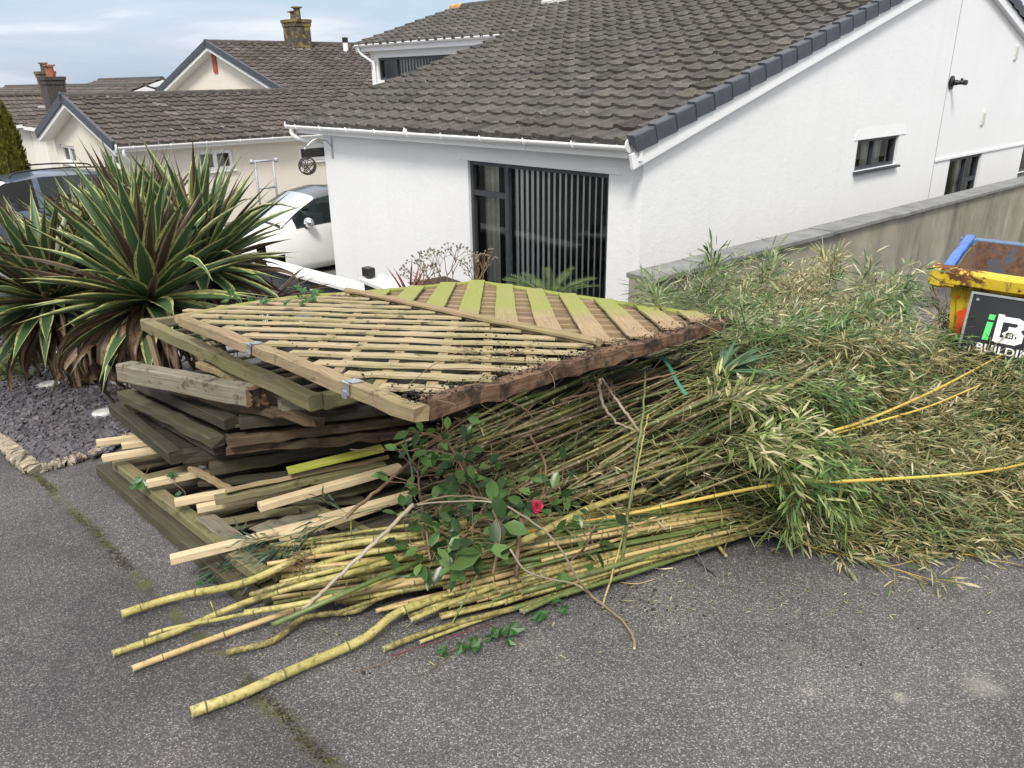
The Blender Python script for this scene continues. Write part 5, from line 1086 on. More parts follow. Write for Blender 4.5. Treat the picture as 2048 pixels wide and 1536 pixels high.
for k, (a, ha, b_, hb_, lb) in enumerate((
    ((193, 886), .20, (420, 856), .20, 'pale batten furthest back, sticking out over the slate chippings'), ((244, 892), .19, (430, 866), .20, 'short pale batten end just behind the second one over the slate'),
    ((205, 917), .18, (440, 878), .20, 'pale batten crossing the left corner of the bottom panels'), ((294, 968), .17, (480, 930), .19, 'pale batten end above the ivy leaf on the mossy rail'),
    ((350, 1006), .17, (560, 966), .19, 'pale batten end beside the long brownish batten, the left one of two'), ((394, 1018), .15, (600, 976), .17, 'pale batten end just below its neighbour in the middle of the stack'),
    ((518, 1014), .22, (800, 935), .25, 'long thick pale batten in the middle pointing at the camera'), ((341, 1120), .13, (640, 1045), .17, 'longest pale batten, lowest of all, reaching out over the tarmac'),
    ((560, 1076), .16, (760, 1010), .18, 'pale batten half hidden by the bamboo leaves'), ((640, 1040), .18, (820, 990), .2, 'pale batten behind the dark green bamboo sprays'))):
    timber(a, ha, b_, hb_, .040 if k != 6 else .046, .034, 'wood_new', lb, 'pale_batten', 'batten', GB, segs=5, jit=.0006)
timber((452, 983), .25, (775, 915), .27, .05, .02, 'wood_tan', 'long brown weathered batten lying across the pale ones', 'weathered_batten', 'batten', rot=.5)
timber((430, 1000), .22, (770, 930), .25, .06, .03, 'wood_mossy', 'mossy rail with a sharp split tip between the battens', 'split_rail', 'timber')
timber((575, 942), .30, (765, 896), .34, .062, .018, 'wood_yellow', 'bright yellow green painted board on the dark stack', 'yellow_board', 'board', segs=4, jit=.0006)
GM = 'loose mossy boards in the lower stack'
for k in range(26):
    px, py = random.uniform(360, 900), 0; py = random.uniform(985+(px-360)*.02, 1120); px += (py-985)*.35; an = random.choice((random.uniform(-.45, -.1), random.uniform(.4, 1.0), random.uniform(-.3, .0))); Lp = random.uniform(90, 260)
    if py+Lp*max(0, math.sin(an))*.75 > 1120+(px-500)*.1: continue
    p = g(px, py, random.uniform(.06, .15)); q = g(px+Lp*math.cos(an), py+Lp*math.sin(an)*.75, random.uniform(.06, .15)); m = MB(); m.beam(p, q, random.uniform(.05, .10), .012, gn, segs=6, jit=.002, rot=random.gauss(0, .15)); m.build('loose_board', MT[random.choice(('wood_mossy', 'wood_moss_dark', 'wood_mossy', 'wood_grey'))], None, label='mossy loose board lying criss-cross in the lower stack between battens and bamboo', cat='board', group=GM)
# ---- the big trellis on top
NN = np.array([-.28, 2.03, -.904]); RR = np.array([1.117, 3.81, -1.19]); LL = np.array([-1.616, 3.685, -1.096]); ea = RR-NN; eb = LL-NN; tn = nrm(np.cross(ea, eb)); tn = tn if tn[2] > 0 else -tn
def T(a, b_, d=0.): return NN+ea*a+eb*b_+tn*d
TH = .047
t = thing('trellis_panel', T(.5, .5), 'large tan lattice and board trellis lying on top of the whole heap', 'trellis', 'trellis panels')
def brl(name, p, q, wd, th, mat, segs=18, jit=.0015, d=0): m = MB(); m.beam(p, q, wd, th, tn, segs=segs, jit=jit, ch=.08); return m.build(name, MT[mat], t)
brl('rail', T(.014, -.0, .023), T(.012, 1.0, .018), .055, TH, 'wood_tan', d=0, jit=.0022)
brl('rail', T(.028, .012, .024), T(1.0, .012, .024), .055, TH+.010, 'wood_soil', 34, .0035)
m = MB(); pts = catmull([T(0, 1.0, .03), T(.2, 1.075, .03), T(.38, 1.10, .03), T(.5, 1.065, .03), T(.75, 1.03, .03), T(1.0, 1.0, .03)], 26)
for i in range(25): m.beam(pts[i], pts[i+1]+(pts[i+1]-pts[i])*.04, .045, .040, tn, ch=.25)
m.build('rail', MT['wood_board_green'], t)
m = MB(); m.beam(T(1.0, .0, .03), T(1.0, 1.0, .03), .045, .04, tn, segs=12, jit=.001, ch=.3); m.build('rail', MT['wood_board_green'], t)
m = MB(); m.beam(T(.5, .05, .062), T(.5, 1.06, .062), .040, .034, tn, segs=12, jit=.001, ch=.35); m.build('centre_rail', MT['wood_tan'], t)
def clipseg(p, d, a0, a1, b0, b1):
    lo, hi = -9, 9
    for k, (mn, mxx) in enumerate(((a0, a1), (b0, b1))):
        if abs(d[k]) < 1e-9:
            if not mn <= p[k] <= mxx: return None
        else:
            x, y = (mn-p[k])/d[k], (mxx-p[k])/d[k]; lo, hi = max(lo, min(x, y)), min(hi, max(x, y))
    return (p+d*lo, p+d*hi) if hi-lo > .03 else None
d1 = np.array([.43, -.55]); d1 /= np.linalg.norm(d1); d2 = np.array([.40, .43]); d2 /= np.linalg.norm(d2); n1 = np.array([.55, .43])/math.hypot(.55, .43); n2 = np.array([.43, -.40])/math.hypot(.43, .40)
k = 0; c = .10
while c < 1.35:                                       # top lattice, left half
    s_ = clipseg(n1*c, d1, .028, .497, .03, 1.075 )
    if s_ is not None:
        m = MB(); m.beam(T(*s_[0], .044), T(*s_[1], .044), .060, .010, tn, segs=10, jit=.0016); m.build('slat', MT['wood_pale'] if c < .95 else MT['wood_board_green'] if c > 1.02 and random.random() < .35 else MT['wood_pale'], t)
    c += .066; k += 1
c = -.78
while c < .55:                                        # lower lattice, crossing beneath
    s_ = clipseg(n2*c, d2, .028, .497, .03, 1.075)
    if s_ is not None: m = MB(); m.beam(T(*s_[0], .030), T(*s_[1], .030), .038, .010, tn, segs=6, jit=.001); m.build('cross_slat', MT['wood_tan'], t)
    c += .088
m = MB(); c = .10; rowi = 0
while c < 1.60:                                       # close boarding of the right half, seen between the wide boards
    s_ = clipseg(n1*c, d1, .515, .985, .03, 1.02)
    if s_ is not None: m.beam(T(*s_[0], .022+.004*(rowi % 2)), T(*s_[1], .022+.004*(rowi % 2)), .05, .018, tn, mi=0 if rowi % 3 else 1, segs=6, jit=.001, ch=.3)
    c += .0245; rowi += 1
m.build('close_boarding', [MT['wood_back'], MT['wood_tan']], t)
c = -.45
while c < .72:                                        # wide boards over it
    s_ = clipseg(n2*c, d2, .52, .985, .03, 1.02)
    if s_ is not None: m = MB(); m.beam(T(*s_[0], .052), T(*s_[1], .052), .108, .012, tn, segs=8, jit=.0012, ch=.1); m.build('board', MT['wood_board_green'] if True else 0, t)
    c += .0985
dk = [T(.26, .34, -.13), T(.98, .30, -.10), T(.97, .985, -.045), T(.12, 1.0, -.08)]  # added dark boards stand in for the deep shade below the lattice
t3 = thing('timber_fence', T(.5, .5, -.15), 'dark boarding added beneath the top lattice to darken its gaps', 'fence panel', 'old fence panels stacked on the driveway'); m = MB()
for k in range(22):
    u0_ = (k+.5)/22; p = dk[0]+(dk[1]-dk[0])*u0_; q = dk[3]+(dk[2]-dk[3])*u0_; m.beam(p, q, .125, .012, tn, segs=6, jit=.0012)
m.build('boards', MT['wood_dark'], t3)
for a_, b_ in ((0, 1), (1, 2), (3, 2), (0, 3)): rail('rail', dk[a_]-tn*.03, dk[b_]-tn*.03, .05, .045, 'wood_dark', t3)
# hinge brackets on the left rail
for (px, py) in ((443, 690), (660, 765)):
    q = atp(px, py, T(0, 0, .06), tn); bq = (q-NN); b_ = np.linalg.lstsq(np.stack([ea, eb], 1), bq, rcond=None)[0][1]; c = T(.012, b_, .062); e1 = nrm(eb); e2 = nrm(np.cross(e1, tn)); e2 = e2 if e2@ea < 0 else -e2; m = MB()
    c = c-tn*.018; m.obox(c+tn*.003, e1*.022, e2*.022, tn*.0015); m.obox(c+e2*.031-tn*.018, e1*.018, tn*.020, e2*.0015); m.obox(c+e2*.034-tn*.038+e1*.008, e1*.012, tn*.012, e2*.004); m.cyl(c+e2*.032+tn*.002, e1, .0045, .042, 8)
    for s_ in (-.018, .018): m.cyl(c+e1*s_+tn*.005-e2*.008, tn, .006, .004, 8)
    m.build('hinge', MT['galv'], t)
# soil crumbs and roots on the trellis: countless
m = MB(); random.seed(3)
for k in range(900):
    if k < 620: a, b_ = random.random(), abs(random.gauss(0, .028))+.003
    elif k < 700: a, b_ = random.gauss(.30, .05), random.gauss(.14, .03)
    elif k < 720: a, b_ = random.gauss(.42, .03), random.gauss(.3, .05)
    elif k < 850: continue
    else: a, b_ = abs(random.gauss(0, .05))+.02, random.random()**2*.5
    if not (0 < a < 1 and 0 < b_ < 1): continue
    c = T(a, b_, .055+random.uniform(-.004, .012)); r = random.uniform(.0015, .0045)*(1.7 if random.random() < .06 else 1); m.sphere(c, r, 5, 3, 0, (random.uniform(.7, 1.6), random.uniform(.7, 1.6), random.uniform(.5, 1)))
m.build('soil_crumbs', MT['soil'], label='dark soil crumbs scattered over the trellis by its near rail', cat='soil', kind='stuff')
m = MB()
for k in range(46):
    a, b_ = (random.random(), abs(random.gauss(0, .06))+.01) if k < 30 else (random.gauss(.3, .06), random.gauss(.14, .05)); p = T(a, b_, .06); pts = [p]; d = nrm(rng.normal(size=3)*[1, 1, .2])
    for _ in range(6): d = nrm(d+rng.normal(0, .35, 3)*[1, 1, .3]); p = p+d*random.uniform(.012, .03); pts.append(p)
    m.tube(pts, .0014, 4)
m.build('roots', MT['bark_brown'], label='thin brown rootlets lying on the trellis slats', cat='roots', kind='stuff')

# ================================================================== THE HEAP: BAMBOO
random.seed(41); rng = np.random.default_rng(41)
def culm(name, pts, r0, r1, mat, label, group=None, node=.22, n=48, sides=10, cat='bamboo cane', ring='cane_node', parent=None, cut=True, wob=.0, spur=0.):
    P_ = catmull(pts, n); Ls = [0.]
    for i in range(1, n): Ls.append(Ls[-1]+np.linalg.norm(P_[i]-P_[i-1]))
    Lt = Ls[-1]; X = np.array(P_); out_p, out_r, rings = [], [], set(); s = 0.; nxt = random.uniform(.03, .12); st = Lt/n; stops = list(np.linspace(0, Lt, n)); nodes = []
    q = nxt
    while q < Lt-.01: nodes.append(q); q += node*random.uniform(.8, 1.15)
    for q in nodes: stops += [q-.010, q-.003, q+.003, q+.010]
    stops = sorted(x for x in stops if 0 <= x <= Lt)
    for x in stops:
        p = np.array([np.interp(x, Ls, X[:, k]) for k in range(3)]); r = r0+(r1-r0)*x/Lt; dn = min([abs(x-q) for q in nodes] or [1])
        if dn < .0045: r *= 1.13; rings.add(len(out_p)) if any(q > x and q-x < .0045 for q in nodes) else None
        elif dn < .03: r *= 1.0+.02
        out_p.append(p+rng.normal(0, wob, 3)); out_r.append(r)
    m = MB(); m.tube(out_p, out_r, sides, 0, True, 2, rings, 1)
    # hollow cut end: a dark disc slightly inside the wall of the cane
    d = nrm(out_p[0]-out_p[1]); m.cyl(out_p[0]+d*.0006, d, r0*.55, .0006, 10, 3)
    if spur:
        for q in nodes:
            if random.random() < spur:
                k = min(range(len(stops)), key=lambda i: abs(stops[i]-q)); dd = nrm(rng.normal(size=3)+Z*.8); m.tube([out_p[k], out_p[k]+dd*random.uniform(.02, .06)], [.0035, .0025], 5, 0)
    o = m.build(name, [MT[mat], MT[ring], MT['cane_cut'], MT['bark_brown']], parent); return settag(o, label, cat if parent is None else None, group)
def gp_(L_): return [g(a, b_, h) for a, b_, h in L_]
GT = 'thick cut bamboo poles at the front'
thick = [
 ([(243, 1228, .03), (357, 1193, .035), (480, 1168, .10), (560, 1135, .16), (610, 1110, .18), (700, 1088, .19), (830, 1068, .2), (1000, 1030, .2)], .0225, .019, 'cane_yellow', 'bent yellow-green bamboo pole lying highest at the left, ripped fibrous end'),
 ([(225, 1307, .02), (355, 1262, .025), (465, 1215, .05), (560, 1182, .13), (700, 1146, .16), (850, 1102, .17), (1010, 1060, .18)], .018, .016, 'cane_yellow', 'straight pale yellow bamboo pole reaching furthest left'),
 ([(265, 1337, .02), (340, 1309, .02), (480, 1258, .03), (600, 1216, .06), (760, 1172, .10), (900, 1135, .07), (1050, 1090, .08)], .0165, .015, 'cane_tan', 'tan bamboo pole just below the longest left ones'),
 ([(382, 1424, .026), (475, 1391, .026), (570, 1347, .026), (680, 1300, .03), (740, 1270, .04), (790, 1228, .06), (880, 1195, .06), (1000, 1158, .06), (1200, 1090, .05), (1380, 1035, .05), (1500, 1000, .06)], .0262, .016, 'cane_yellow', 'thickest yellow bamboo pole, nearest the camera, with a wide sawn end'),
 ([(453, 1305, .02), (545, 1282, .02), (600, 1240, .025), (650, 1228, .03), (710, 1222, .03), (760, 1195, .05), (850, 1165, .07), (1050, 1110, .09)], .0165, .014, 'cane_olive', 'crooked mottled olive bamboo pole with a kink in the middle'),
 ([(490, 1225, .07), (570, 1213, .11), (680, 1190, .12), (820, 1150, .09), (980, 1110, .1)], .0155, .014, 'cane_yellow', 'short yellow pole ending in a slanted white cut'),
 ([(545, 1250, .08), (600, 1226, .11), (700, 1182, .15), (850, 1118, .16), (960, 1075, .2)], .0145, .012, 'cane_green', 'dark green bamboo pole with a bleached tip across the yellow ones'),
 ([(298, 1270, .02), (345, 1256, .03), (430, 1240, .05), (520, 1222, .09), (640, 1200, .12)], .011, .011, 'cane_yellow', 'thin yellow pole tucked between the two longest ones'),
 ([(767, 1298, .02), (845, 1268, .025), (930, 1242, .03), (1050, 1210, .03), (1180, 1165, .035), (1270, 1125, .03), (1350, 1088, .03), (1480, 1040, .05)], .0165, .015, 'cane_olive', 'mottled pole with a sawn end at the bottom middle of the bundle'),
 ([(822, 1240, .05), (900, 1206, .06), (1010, 1165, .08), (1150, 1112, .1), (1310, 1060, .08), (1460, 1020, .08)], .0145, .013, 'cane_yellow', 'yellow pole with a split end above the bottom mottled one'),
 ([(840, 1284, .02), (960, 1240, .02), (1100, 1192, .03), (1240, 1130, .03), (1330, 1092, .03), (1450, 1050, .04)], .010, .009, 'cane_yellow', 'slim yellow pole along the lower edge of the bundle'),
 ([(675, 1225, .04), (800, 1184, .06), (930, 1146, .08), (1120, 1090, .08), (1400, 1025, .08)], .0115, .011, 'cane_olive', 'slim olive pole starting beside the crooked one'),
 ([(752, 1222, .03), (830, 1200, .04), (960, 1168, .05), (1140, 1118, .05), (1420, 1045, .05)], .0125, .011, 'cane_tan', 'brownish tan pole whose end lies above the thickest pole'),
 ([(990, 1108, .2), (1075, 1068, .24), (1120, 1045, .26), (1190, 1012, .26), (1290, 980, .25)], .0225, .020, 'cane_yellow', 'fat yellow-green pole with a big node under the arching brown branch'),
 ([(980, 1078, .2), (1100, 1055, .2), (1220, 1035, .2), (1380, 1002, .27), (1560, 968, .38), (1700, 962, .40), (1860, 953, .38), (1990, 940, .33), (2100, 915, .25)], .0125, .007, 'cane_orange', 'long orange-yellow cane running right through the lower leaves'),
 ([(620, 1136, .13), (700, 1112, .15), (830, 1090, .18), (960, 1060, .2)], .017, .015, 'cane_yellow', 'yellow pole with a blunt end right of the torn brown roots'),
 ([(535, 1128, .16), (640, 1112, .17), (760, 1098, .14), (900, 1078, .15)], .013, .012, 'cane_tan', 'reddish tan pole partly under the pale stick'),
 ([(500, 1190, .13), (600, 1160, .16), (760, 1125, .12), (900, 1090, .14)], .014, .013, 'cane_olive', 'olive pole with a white slanted cut above the straight pale pole'),
 ([(560, 1165, .15), (680, 1138, .17), (840, 1100, .13), (980, 1060, .15)], .013, .012, 'cane_yellow', 'plain yellow pole in the middle of the upper bundle'),
 ([(1665, 862, .52), (1720, 845, .52), (1800, 812, .53), (1900, 765, .55), (2040, 690, .56)], .0095, .006, 'cane_orange', 'thin bright yellow cane across the straw leaves at the upper right'),
 ([(1672, 866, .5), (1760, 842, .5), (1860, 812, .52), (1960, 770, .55)], .0085, .005, 'cane_orange', 'second thin orange cane close below the bright yellow one'),
 ([(1452, 1112, .02), (1420, 1070, .05), (1385, 1030, .09), (1358, 998, .13)], .0105, .010, 'cane_yellow', 'short lime yellow cane piece with its cut end on the bare tarmac'),
]
for pts, r0, r1, mt_, lb in thick: culm('bamboo_pole', gp_(pts), r0*.67, r1*.67, mt_, lb, GT if pts[0][0] < 1300 else None, node=.24 if r0 > .015 else .2, spur=.12 if r0 < .02 else 0)
for k in range(125):                                   # poles filling the bundle, their butts hidden among the rest
    t_ = random.random(); px = random.uniform(540, 1090); py = 1085+random.uniform(0, 160 if px > 760 else 125)-(max(0, px-900))*.12; h0 = max(.02, .185-(py-1085)*.00105)*random.uniform(.7, 1.0); ex = random.uniform(1390, 1580); ey = 1002+(py-1085)*.36+random.uniform(-10, 10); Lp = ex-px; sl_ = (py-ey)/Lp
    pts = [(px, py, h0), (px+Lp*.35, py-Lp*.35*sl_+random.uniform(-8, 8), h0+.02), (px+Lp*.7, py-Lp*.7*sl_+random.uniform(-4, 10), h0*.8+.02), (px+Lp, py-Lp*sl_, h0*.6+.02)]
    r0 = random.uniform(.0055, .0115); culm('bamboo_pole', gp_(pts), r0, r0*.85, random.choice(('cane_yellow', 'cane_olive', 'cane_olive', 'cane_tan', 'cane_green')), 'slender yellowish pole among the others inside the front bundle', 'slender poles inside the front bundle', n=20, sides=8, spur=.15)

# height of the heap above the drive, from control points seen in the photograph
CT = np.array([(1300, 600, .80), (1420, 545, .93), (1560, 535, .93), (1660, 550, .90), (1790, 555, .85), (1700, 650, .85), (1500, 640, .88), (1600, 760, .72), (1400, 760, .70), (1850, 620, .68), (1980, 660, .62), (2060, 720, .58), (1900, 780, .48),
 (1700, 850, .48), (1500, 880, .5), (1600, 960, .33), (1800, 930, .32), (2000, 900, .32), (1500, 1030, .15), (1700, 1050, .1), (1900, 1040, .12), (2060, 1000, .15), (1650, 1110, .02), (1880, 1160, .02), (2060, 1090, .02),
 (1150, 780, .62), (1000, 830, .5), (900, 870, .42), (800, 900, .36), (1300, 850, .55), (1350, 930, .38), (1200, 900, .42), (1050, 960, .34), (900, 980, .28), (1300, 1010, .2), (1420, 1030, .14), (1150, 1040, .2), (1000, 1060, .2), (850, 1060, .2), (2200, 800, .45), (2200, 1050, .05)], float)
def hs(px, py):
    d2_ = (CT[:, 0]-px)**2+((CT[:, 1]-py)*1.5)**2+900.; w_ = 1/d2_**1.6; return float((w_*CT[:, 2]).sum()/w_.sum())
def hsv(px, py):
    d2_ = (CT[None, :, 0]-px[:, None])**2+((CT[None, :, 1]-py[:, None])*1.5)**2+900.; w_ = 1/d2_**1.6; return (w_*CT[None, :, 2]).sum(1)/w_.sum(1)
RT = ROT
def gv(px, py, h):
    D_ = np.stack([px-1024., py-768., np.full_like(px, FPX)], 1) @ RT.T; return D_*((GZ0+h)/(D_ @ _gn))[:, None]
# thin cut canes: individual objects
butt = [(770, 885), (900, 845), (1040, 800), (1150, 765), (1290, 800), (1400, 850), (1440, 930), (1400, 1010), (1250, 1030), (1080, 1010), (930, 990), (840, 940)]
cnt = 0; GS = 'thin green canes cut and heaped under the trellis'
while cnt < 285:
    px, py = random.uniform(770, 1440), random.uniform(760, 1035)
    if not inpoly(px, py, butt): continue
    lay = random.random(); h0 = hs(px, py); f = (1-.55*lay**2) if cnt % 3 else random.uniform(.35, .8); Lp = random.uniform(260, 620); an = math.radians(random.gauss(27, 7)); qx, qy = px+Lp*math.cos(an), py-Lp*math.sin(an)
    if qy < 655: continue
    mx_, my_ = (px+qx)/2, (py+qy)/2
    pts = [g(px, py, h0*f), g(mx_+random.gauss(0, 8), my_+random.gauss(0, 9), hs(mx_, my_)*f*.98), g(qx, qy, hs(qx, qy)*f*.92)]
    r0 = random.uniform(.0038, .0085) if random.random() < .7 else random.uniform(.008, .0125)
    mt_ = random.choices(('cane_thin_green', 'cane_thin_olive', 'cane_thin_brown', 'cane_green', 'cane_olive'), (5, 3, 3, 2, 1))[0]
    culm('bamboo_cane', pts, r0, r0*.6, mt_, 'thin cut bamboo cane among hundreds in the heap under the trellis', GS, node=random.uniform(.1, .18), n=12, sides=6, ring='cane_node_pale'); cnt += 1
# dense dark lower layer of the same canes, past counting
m = MB()
for k in range(420):
    px, py = random.uniform(800, 1500), random.uniform(790, 1020)
    if not inpoly(px, py, [(820, 890), (1150, 780), (1500, 690), (1560, 900), (1480, 1030), (1150, 1030), (900, 980)]): continue
    f = random.uniform(.1, .75); an = math.radians(random.gauss(25, 10)); Lp = random.uniform(200, 480); h0 = hs(px, py); qx, qy = px+Lp*math.cos(an), py-Lp*math.sin(an); r0 = random.uniform(.003, .007)
    m.tube(catmull([g(px, py, h0*f), g((px+qx)/2, (py+qy)/2, hs((px+qx)/2, (py+qy)/2)*f*.95), g(qx, qy, hs(qx, qy)*f*.9)], 6), r0, 5, random.choice((0, 1, 2)))
m.build('cane_heap', [MT['cane_thin_green'], MT['cane_thin_brown'], MT['cane_thin_olive']], label='tangled bed of thin bamboo canes deep inside the heap', cat='canes', kind='stuff')

# leafy sprays
def spray(B0, D0, Lb, nl, ll, lw, palette, stem=None, droop=.15, spread=.55, rise=.0, fan=3):
    """leaf arrays for one leafy twig and its stem points"""
    pts = [np.array(B0)]; d = nrm(D0); K_ = 7
    for k in range(K_): d = nrm(d+rng.normal(0, .10, 3)-Z*droop*.12); pts.append(pts[-1]+d*Lb/K_)
    P_ = np.array(pts); tt = rng.uniform(.12, 1.0, nl)**.8*(K_-1e-3); i0 = tt.astype(int); fr = (tt-i0)[:, None]; B = P_[i0]*(1-fr)+P_[i0+1]*fr; base = P_[i0+1]-P_[i0]; base /= np.linalg.norm(base, axis=1, keepdims=True)
    D = base+rng.normal(0, spread, (nl, 3))*[1, 1, .7]; D[:, 2] += rise
    B = B+D*rng.uniform(0, .05, nl)[:, None]; Up = np.tile(Z, (nl, 1))+rng.normal(0, .5, (nl, 3)); ci = rng.integers(0, len(palette), nl); C_ = np.array(palette)[ci]*rng.uniform(.7, 1.35, (nl, 1))
    return pts, leaf_arrays(B, D, Up, rng.uniform(.6, 1.25, nl)*ll, rng.uniform(.7, 1.2, nl)*lw, rng.uniform(-.05, .35, nl), C_, .32, .12)
GREEN = [(.085, .165, .045), (.06, .13, .04), (.11, .19, .05), (.17, .25, .08), (.045, .10, .035)]; GREY = [(.19, .24, .11), (.14, .20, .08), (.28, .30, .16), (.10, .15, .06)]; STRAW = [(.42, .37, .20), (.50, .46, .29), (.33, .28, .13), (.24, .23, .10), (.13, .14, .06)]
LIME = [(.17, .23, .06), (.26, .31, .10), (.12, .18, .045), (.34, .36, .15)]; DUSTY = [(.21, .26, .13), (.30, .33, .19), (.14, .20, .09), (.42, .42, .26)]; DARK = [(.045, .085, .05), (.06, .10, .06), (.09, .14, .08)]
fol = [(1285, 640), (1305, 592), (1345, 568), (1400, 545), (1470, 552), (1540, 545), (1610, 540), (1680, 560), (1700, 610), (1740, 575), (1800, 560), (1815, 600), (1785, 640), (1830, 680), (1900, 630), (1960, 650), (2070, 690), (2230, 760), (2230, 1050), (2060, 1100), (1990, 1085), (1900, 1085), (1800, 1090), (1720, 1075), (1640, 1070), (1560, 1055), (1490, 1040), (1480, 930), (1440, 850), (1420, 770), (1380, 700), (1460, 665), (1400, 625)]
def palette_at(px, py):
    r = random.random(); nn_ = mnoise.noise(Vector((px/130., py/110., 3.1)))+.5*mnoise.noise(Vector((px/45., py/40., 9.)))
    if px > 1640 and py > 700: base = STRAW if nn_ > -.2 else (GREY if r < .6 else GREEN)
    elif py < 640 and 1500 < px < 1720: base = (STRAW if nn_ > -.05 else DUSTY)
    elif py < 640: base = (DUSTY if nn_ > .1 else GREEN)
    elif py > 1000: base = STRAW if r < .55 else DUSTY
    elif 1400 < px < 1720 and 800 < py < 1010: base = LIME if nn_ > -.1 else GREEN
    else: base = GREEN if nn_ > -.06 else (DUSTY if nn_ > -.3 else STRAW)
    if r < .12: base = STRAW
    elif r > .93: base = GREEN
    return base
def dir_at(px, py):
    t = min(1, max(0, (py-520)/560)); an = math.radians(50-58*t+random.gauss(0, 27)); return np.array([math.cos(an), math.sin(an), random.gauss(.12-.15*t, .28)])
ch = []; stems = MB(); NB = 2650; k = 0; hero = 0
heroes = []
while k < NB:
    px, py = random.uniform(1270, 2230), random.uniform(505, 1090)
    if not inpoly(px, py, fol): continue
    if px > 2060 and random.random() < .55: continue
    lay = random.random(); h = hs(px, py); f = 1. if lay < .62 else random.uniform(.45, .95); thin_ = py > 1030
    B0 = g(px, py, max(.012, h*f-.03)); D0 = dir_at(px, py); pal = palette_at(px, py); scl = np.linalg.norm(B0)/4.2
    nl = int(random.uniform(16, 34)*(.7 if thin_ else 1)); 
    pts, la = spray(B0-nrm(D0)*.12, D0, random.uniform(.22, .42), nl, random.uniform(.042, .088), random.uniform(.0055, .0098), pal, spread=.62, rise=.05 if py < 620 else 0., droop=.5 if py > 700 else .2)
    if k % 20 == 0 and lay < .62 and len(heroes) < 110: heroes.append((pts, la, px, py))
    else:
        ch.append(la); stems.tube([pts[0]-(pts[2]-pts[0])*random.uniform(.5, 2.)]+pts, [.0028]*4+[.0018]*5, 3, 0 if pal is not STRAW else 1, cap=False)
    k += 1
t = thing('bamboo_foliage', g(1700, 850, .1), 'great mass of drying bamboo leaves filling the right half of the heap', 'bamboo foliage'); t['kind'] = 'stuff'
fo = build_leaves('bamboo_foliage', ch, MT['leaf'], None, label='great mass of drying green and straw bamboo leaves filling the right half of the heap', cat='bamboo foliage', kind='stuff')
bpy.data.objects.remove(t); fo.name = 'bamboo_foliage'
stems.build('bamboo_twigs', [MT['cane_thin_green'], MT['cane_thin_olive']], label='fine twigs carrying the mass of bamboo leaves', cat='twigs', kind='stuff')
for pts, la, px, py in heroes:
    t = thing('bamboo_branch', pts[0], 'leafy bamboo branch end standing out of the leaf mass on the right', 'bamboo branch', 'leafy bamboo branch ends in the heap')
    m = MB(); m.tube(pts, [.003]*4+[.002]*4, 5); m.build('stem', MT['cane_thin_olive'], t); build_leaves('leaves', [la], MT['leaf'], t)
def branch(name, px_pts, mat, r0, label, ng, ll, lw, pal, nl=20, Lb=.25, sd=0, spread=.5, leafm='leaf', dirv=None, group=None, tfrom=.3, rise=0., droop=.2, cat='bamboo branch'):
    random.seed(sd); P_ = catmull(gp_(px_pts), 26); t = thing(name, P_[0], label, cat, group); m = MB(); m.tube(P_, [r0*(1-.6*i/25) for i in range(26)], 6); m.build('stem', MT[mat], t); chs = []; m = MB()
    for k in range(ng):
        i = int((tfrom+(1-tfrom)*(k+.5)/ng)*24); d = nrm(P_[i+1]-P_[i])+rng.normal(0, .38, 3)*[1, 1, .5]
        pts, la = spray(P_[i], d, Lb*random.uniform(.6, 1.1), nl, ll, lw, pal, spread=spread, rise=rise, droop=droop); chs.append(la); m.tube(pts, .0013, 3, cap=False)
    m.build('twigs', MT[mat], t); build_leaves('leaves', chs, MT[leafm], t); return t
branch('bamboo_branch', [(1470, 1020, .12), (1600, 1085, .03), (1730, 1120, .02), (1880, 1165, .015)], 'cane_orange', .0035, 'leafy bamboo branch trailing lowest over the tarmac at the right', 12, .075, .010, GREY+STRAW[:2], 14, .18, 3, .35)
branch('bamboo_branch', [(1560, 1010, .10), (1700, 1070, .04), (1820, 1100, .02), (1960, 1110, .015)], 'cane_orange', .0032, 'straw coloured branch lying just above the lowest trailing one', 12, .08, .011, STRAW, 14, .2, 4, .35)
branch('bamboo_branch', [(1620, 1000, .12), (1800, 1050, .05), (1950, 1075, .03), (2080, 1085, .02)], 'cane_orange', .0032, 'pale leafy branch at the lower right edge of the view', 12, .08, .011, STRAW+DUSTY, 16, .2, 5, .38)
branch('bamboo_branch', [(780, 1010, .3), (700, 1030, .28), (600, 1065, .22), (480, 1095, .15)], 'cane_thin_green', .003, 'dark blue-green bamboo spray over the pale battens at the left', 10, .085, .0085, DARK, 16, .18, 6, .5)
branch('bamboo_branch', [(720, 1060, .22), (620, 1085, .18), (520, 1120, .12), (430, 1140, .05)], 'cane_thin_green', .0025, 'second dark spray lower down beside the mossy rail corner', 8, .08, .008, DARK, 13, .15, 7, .5)
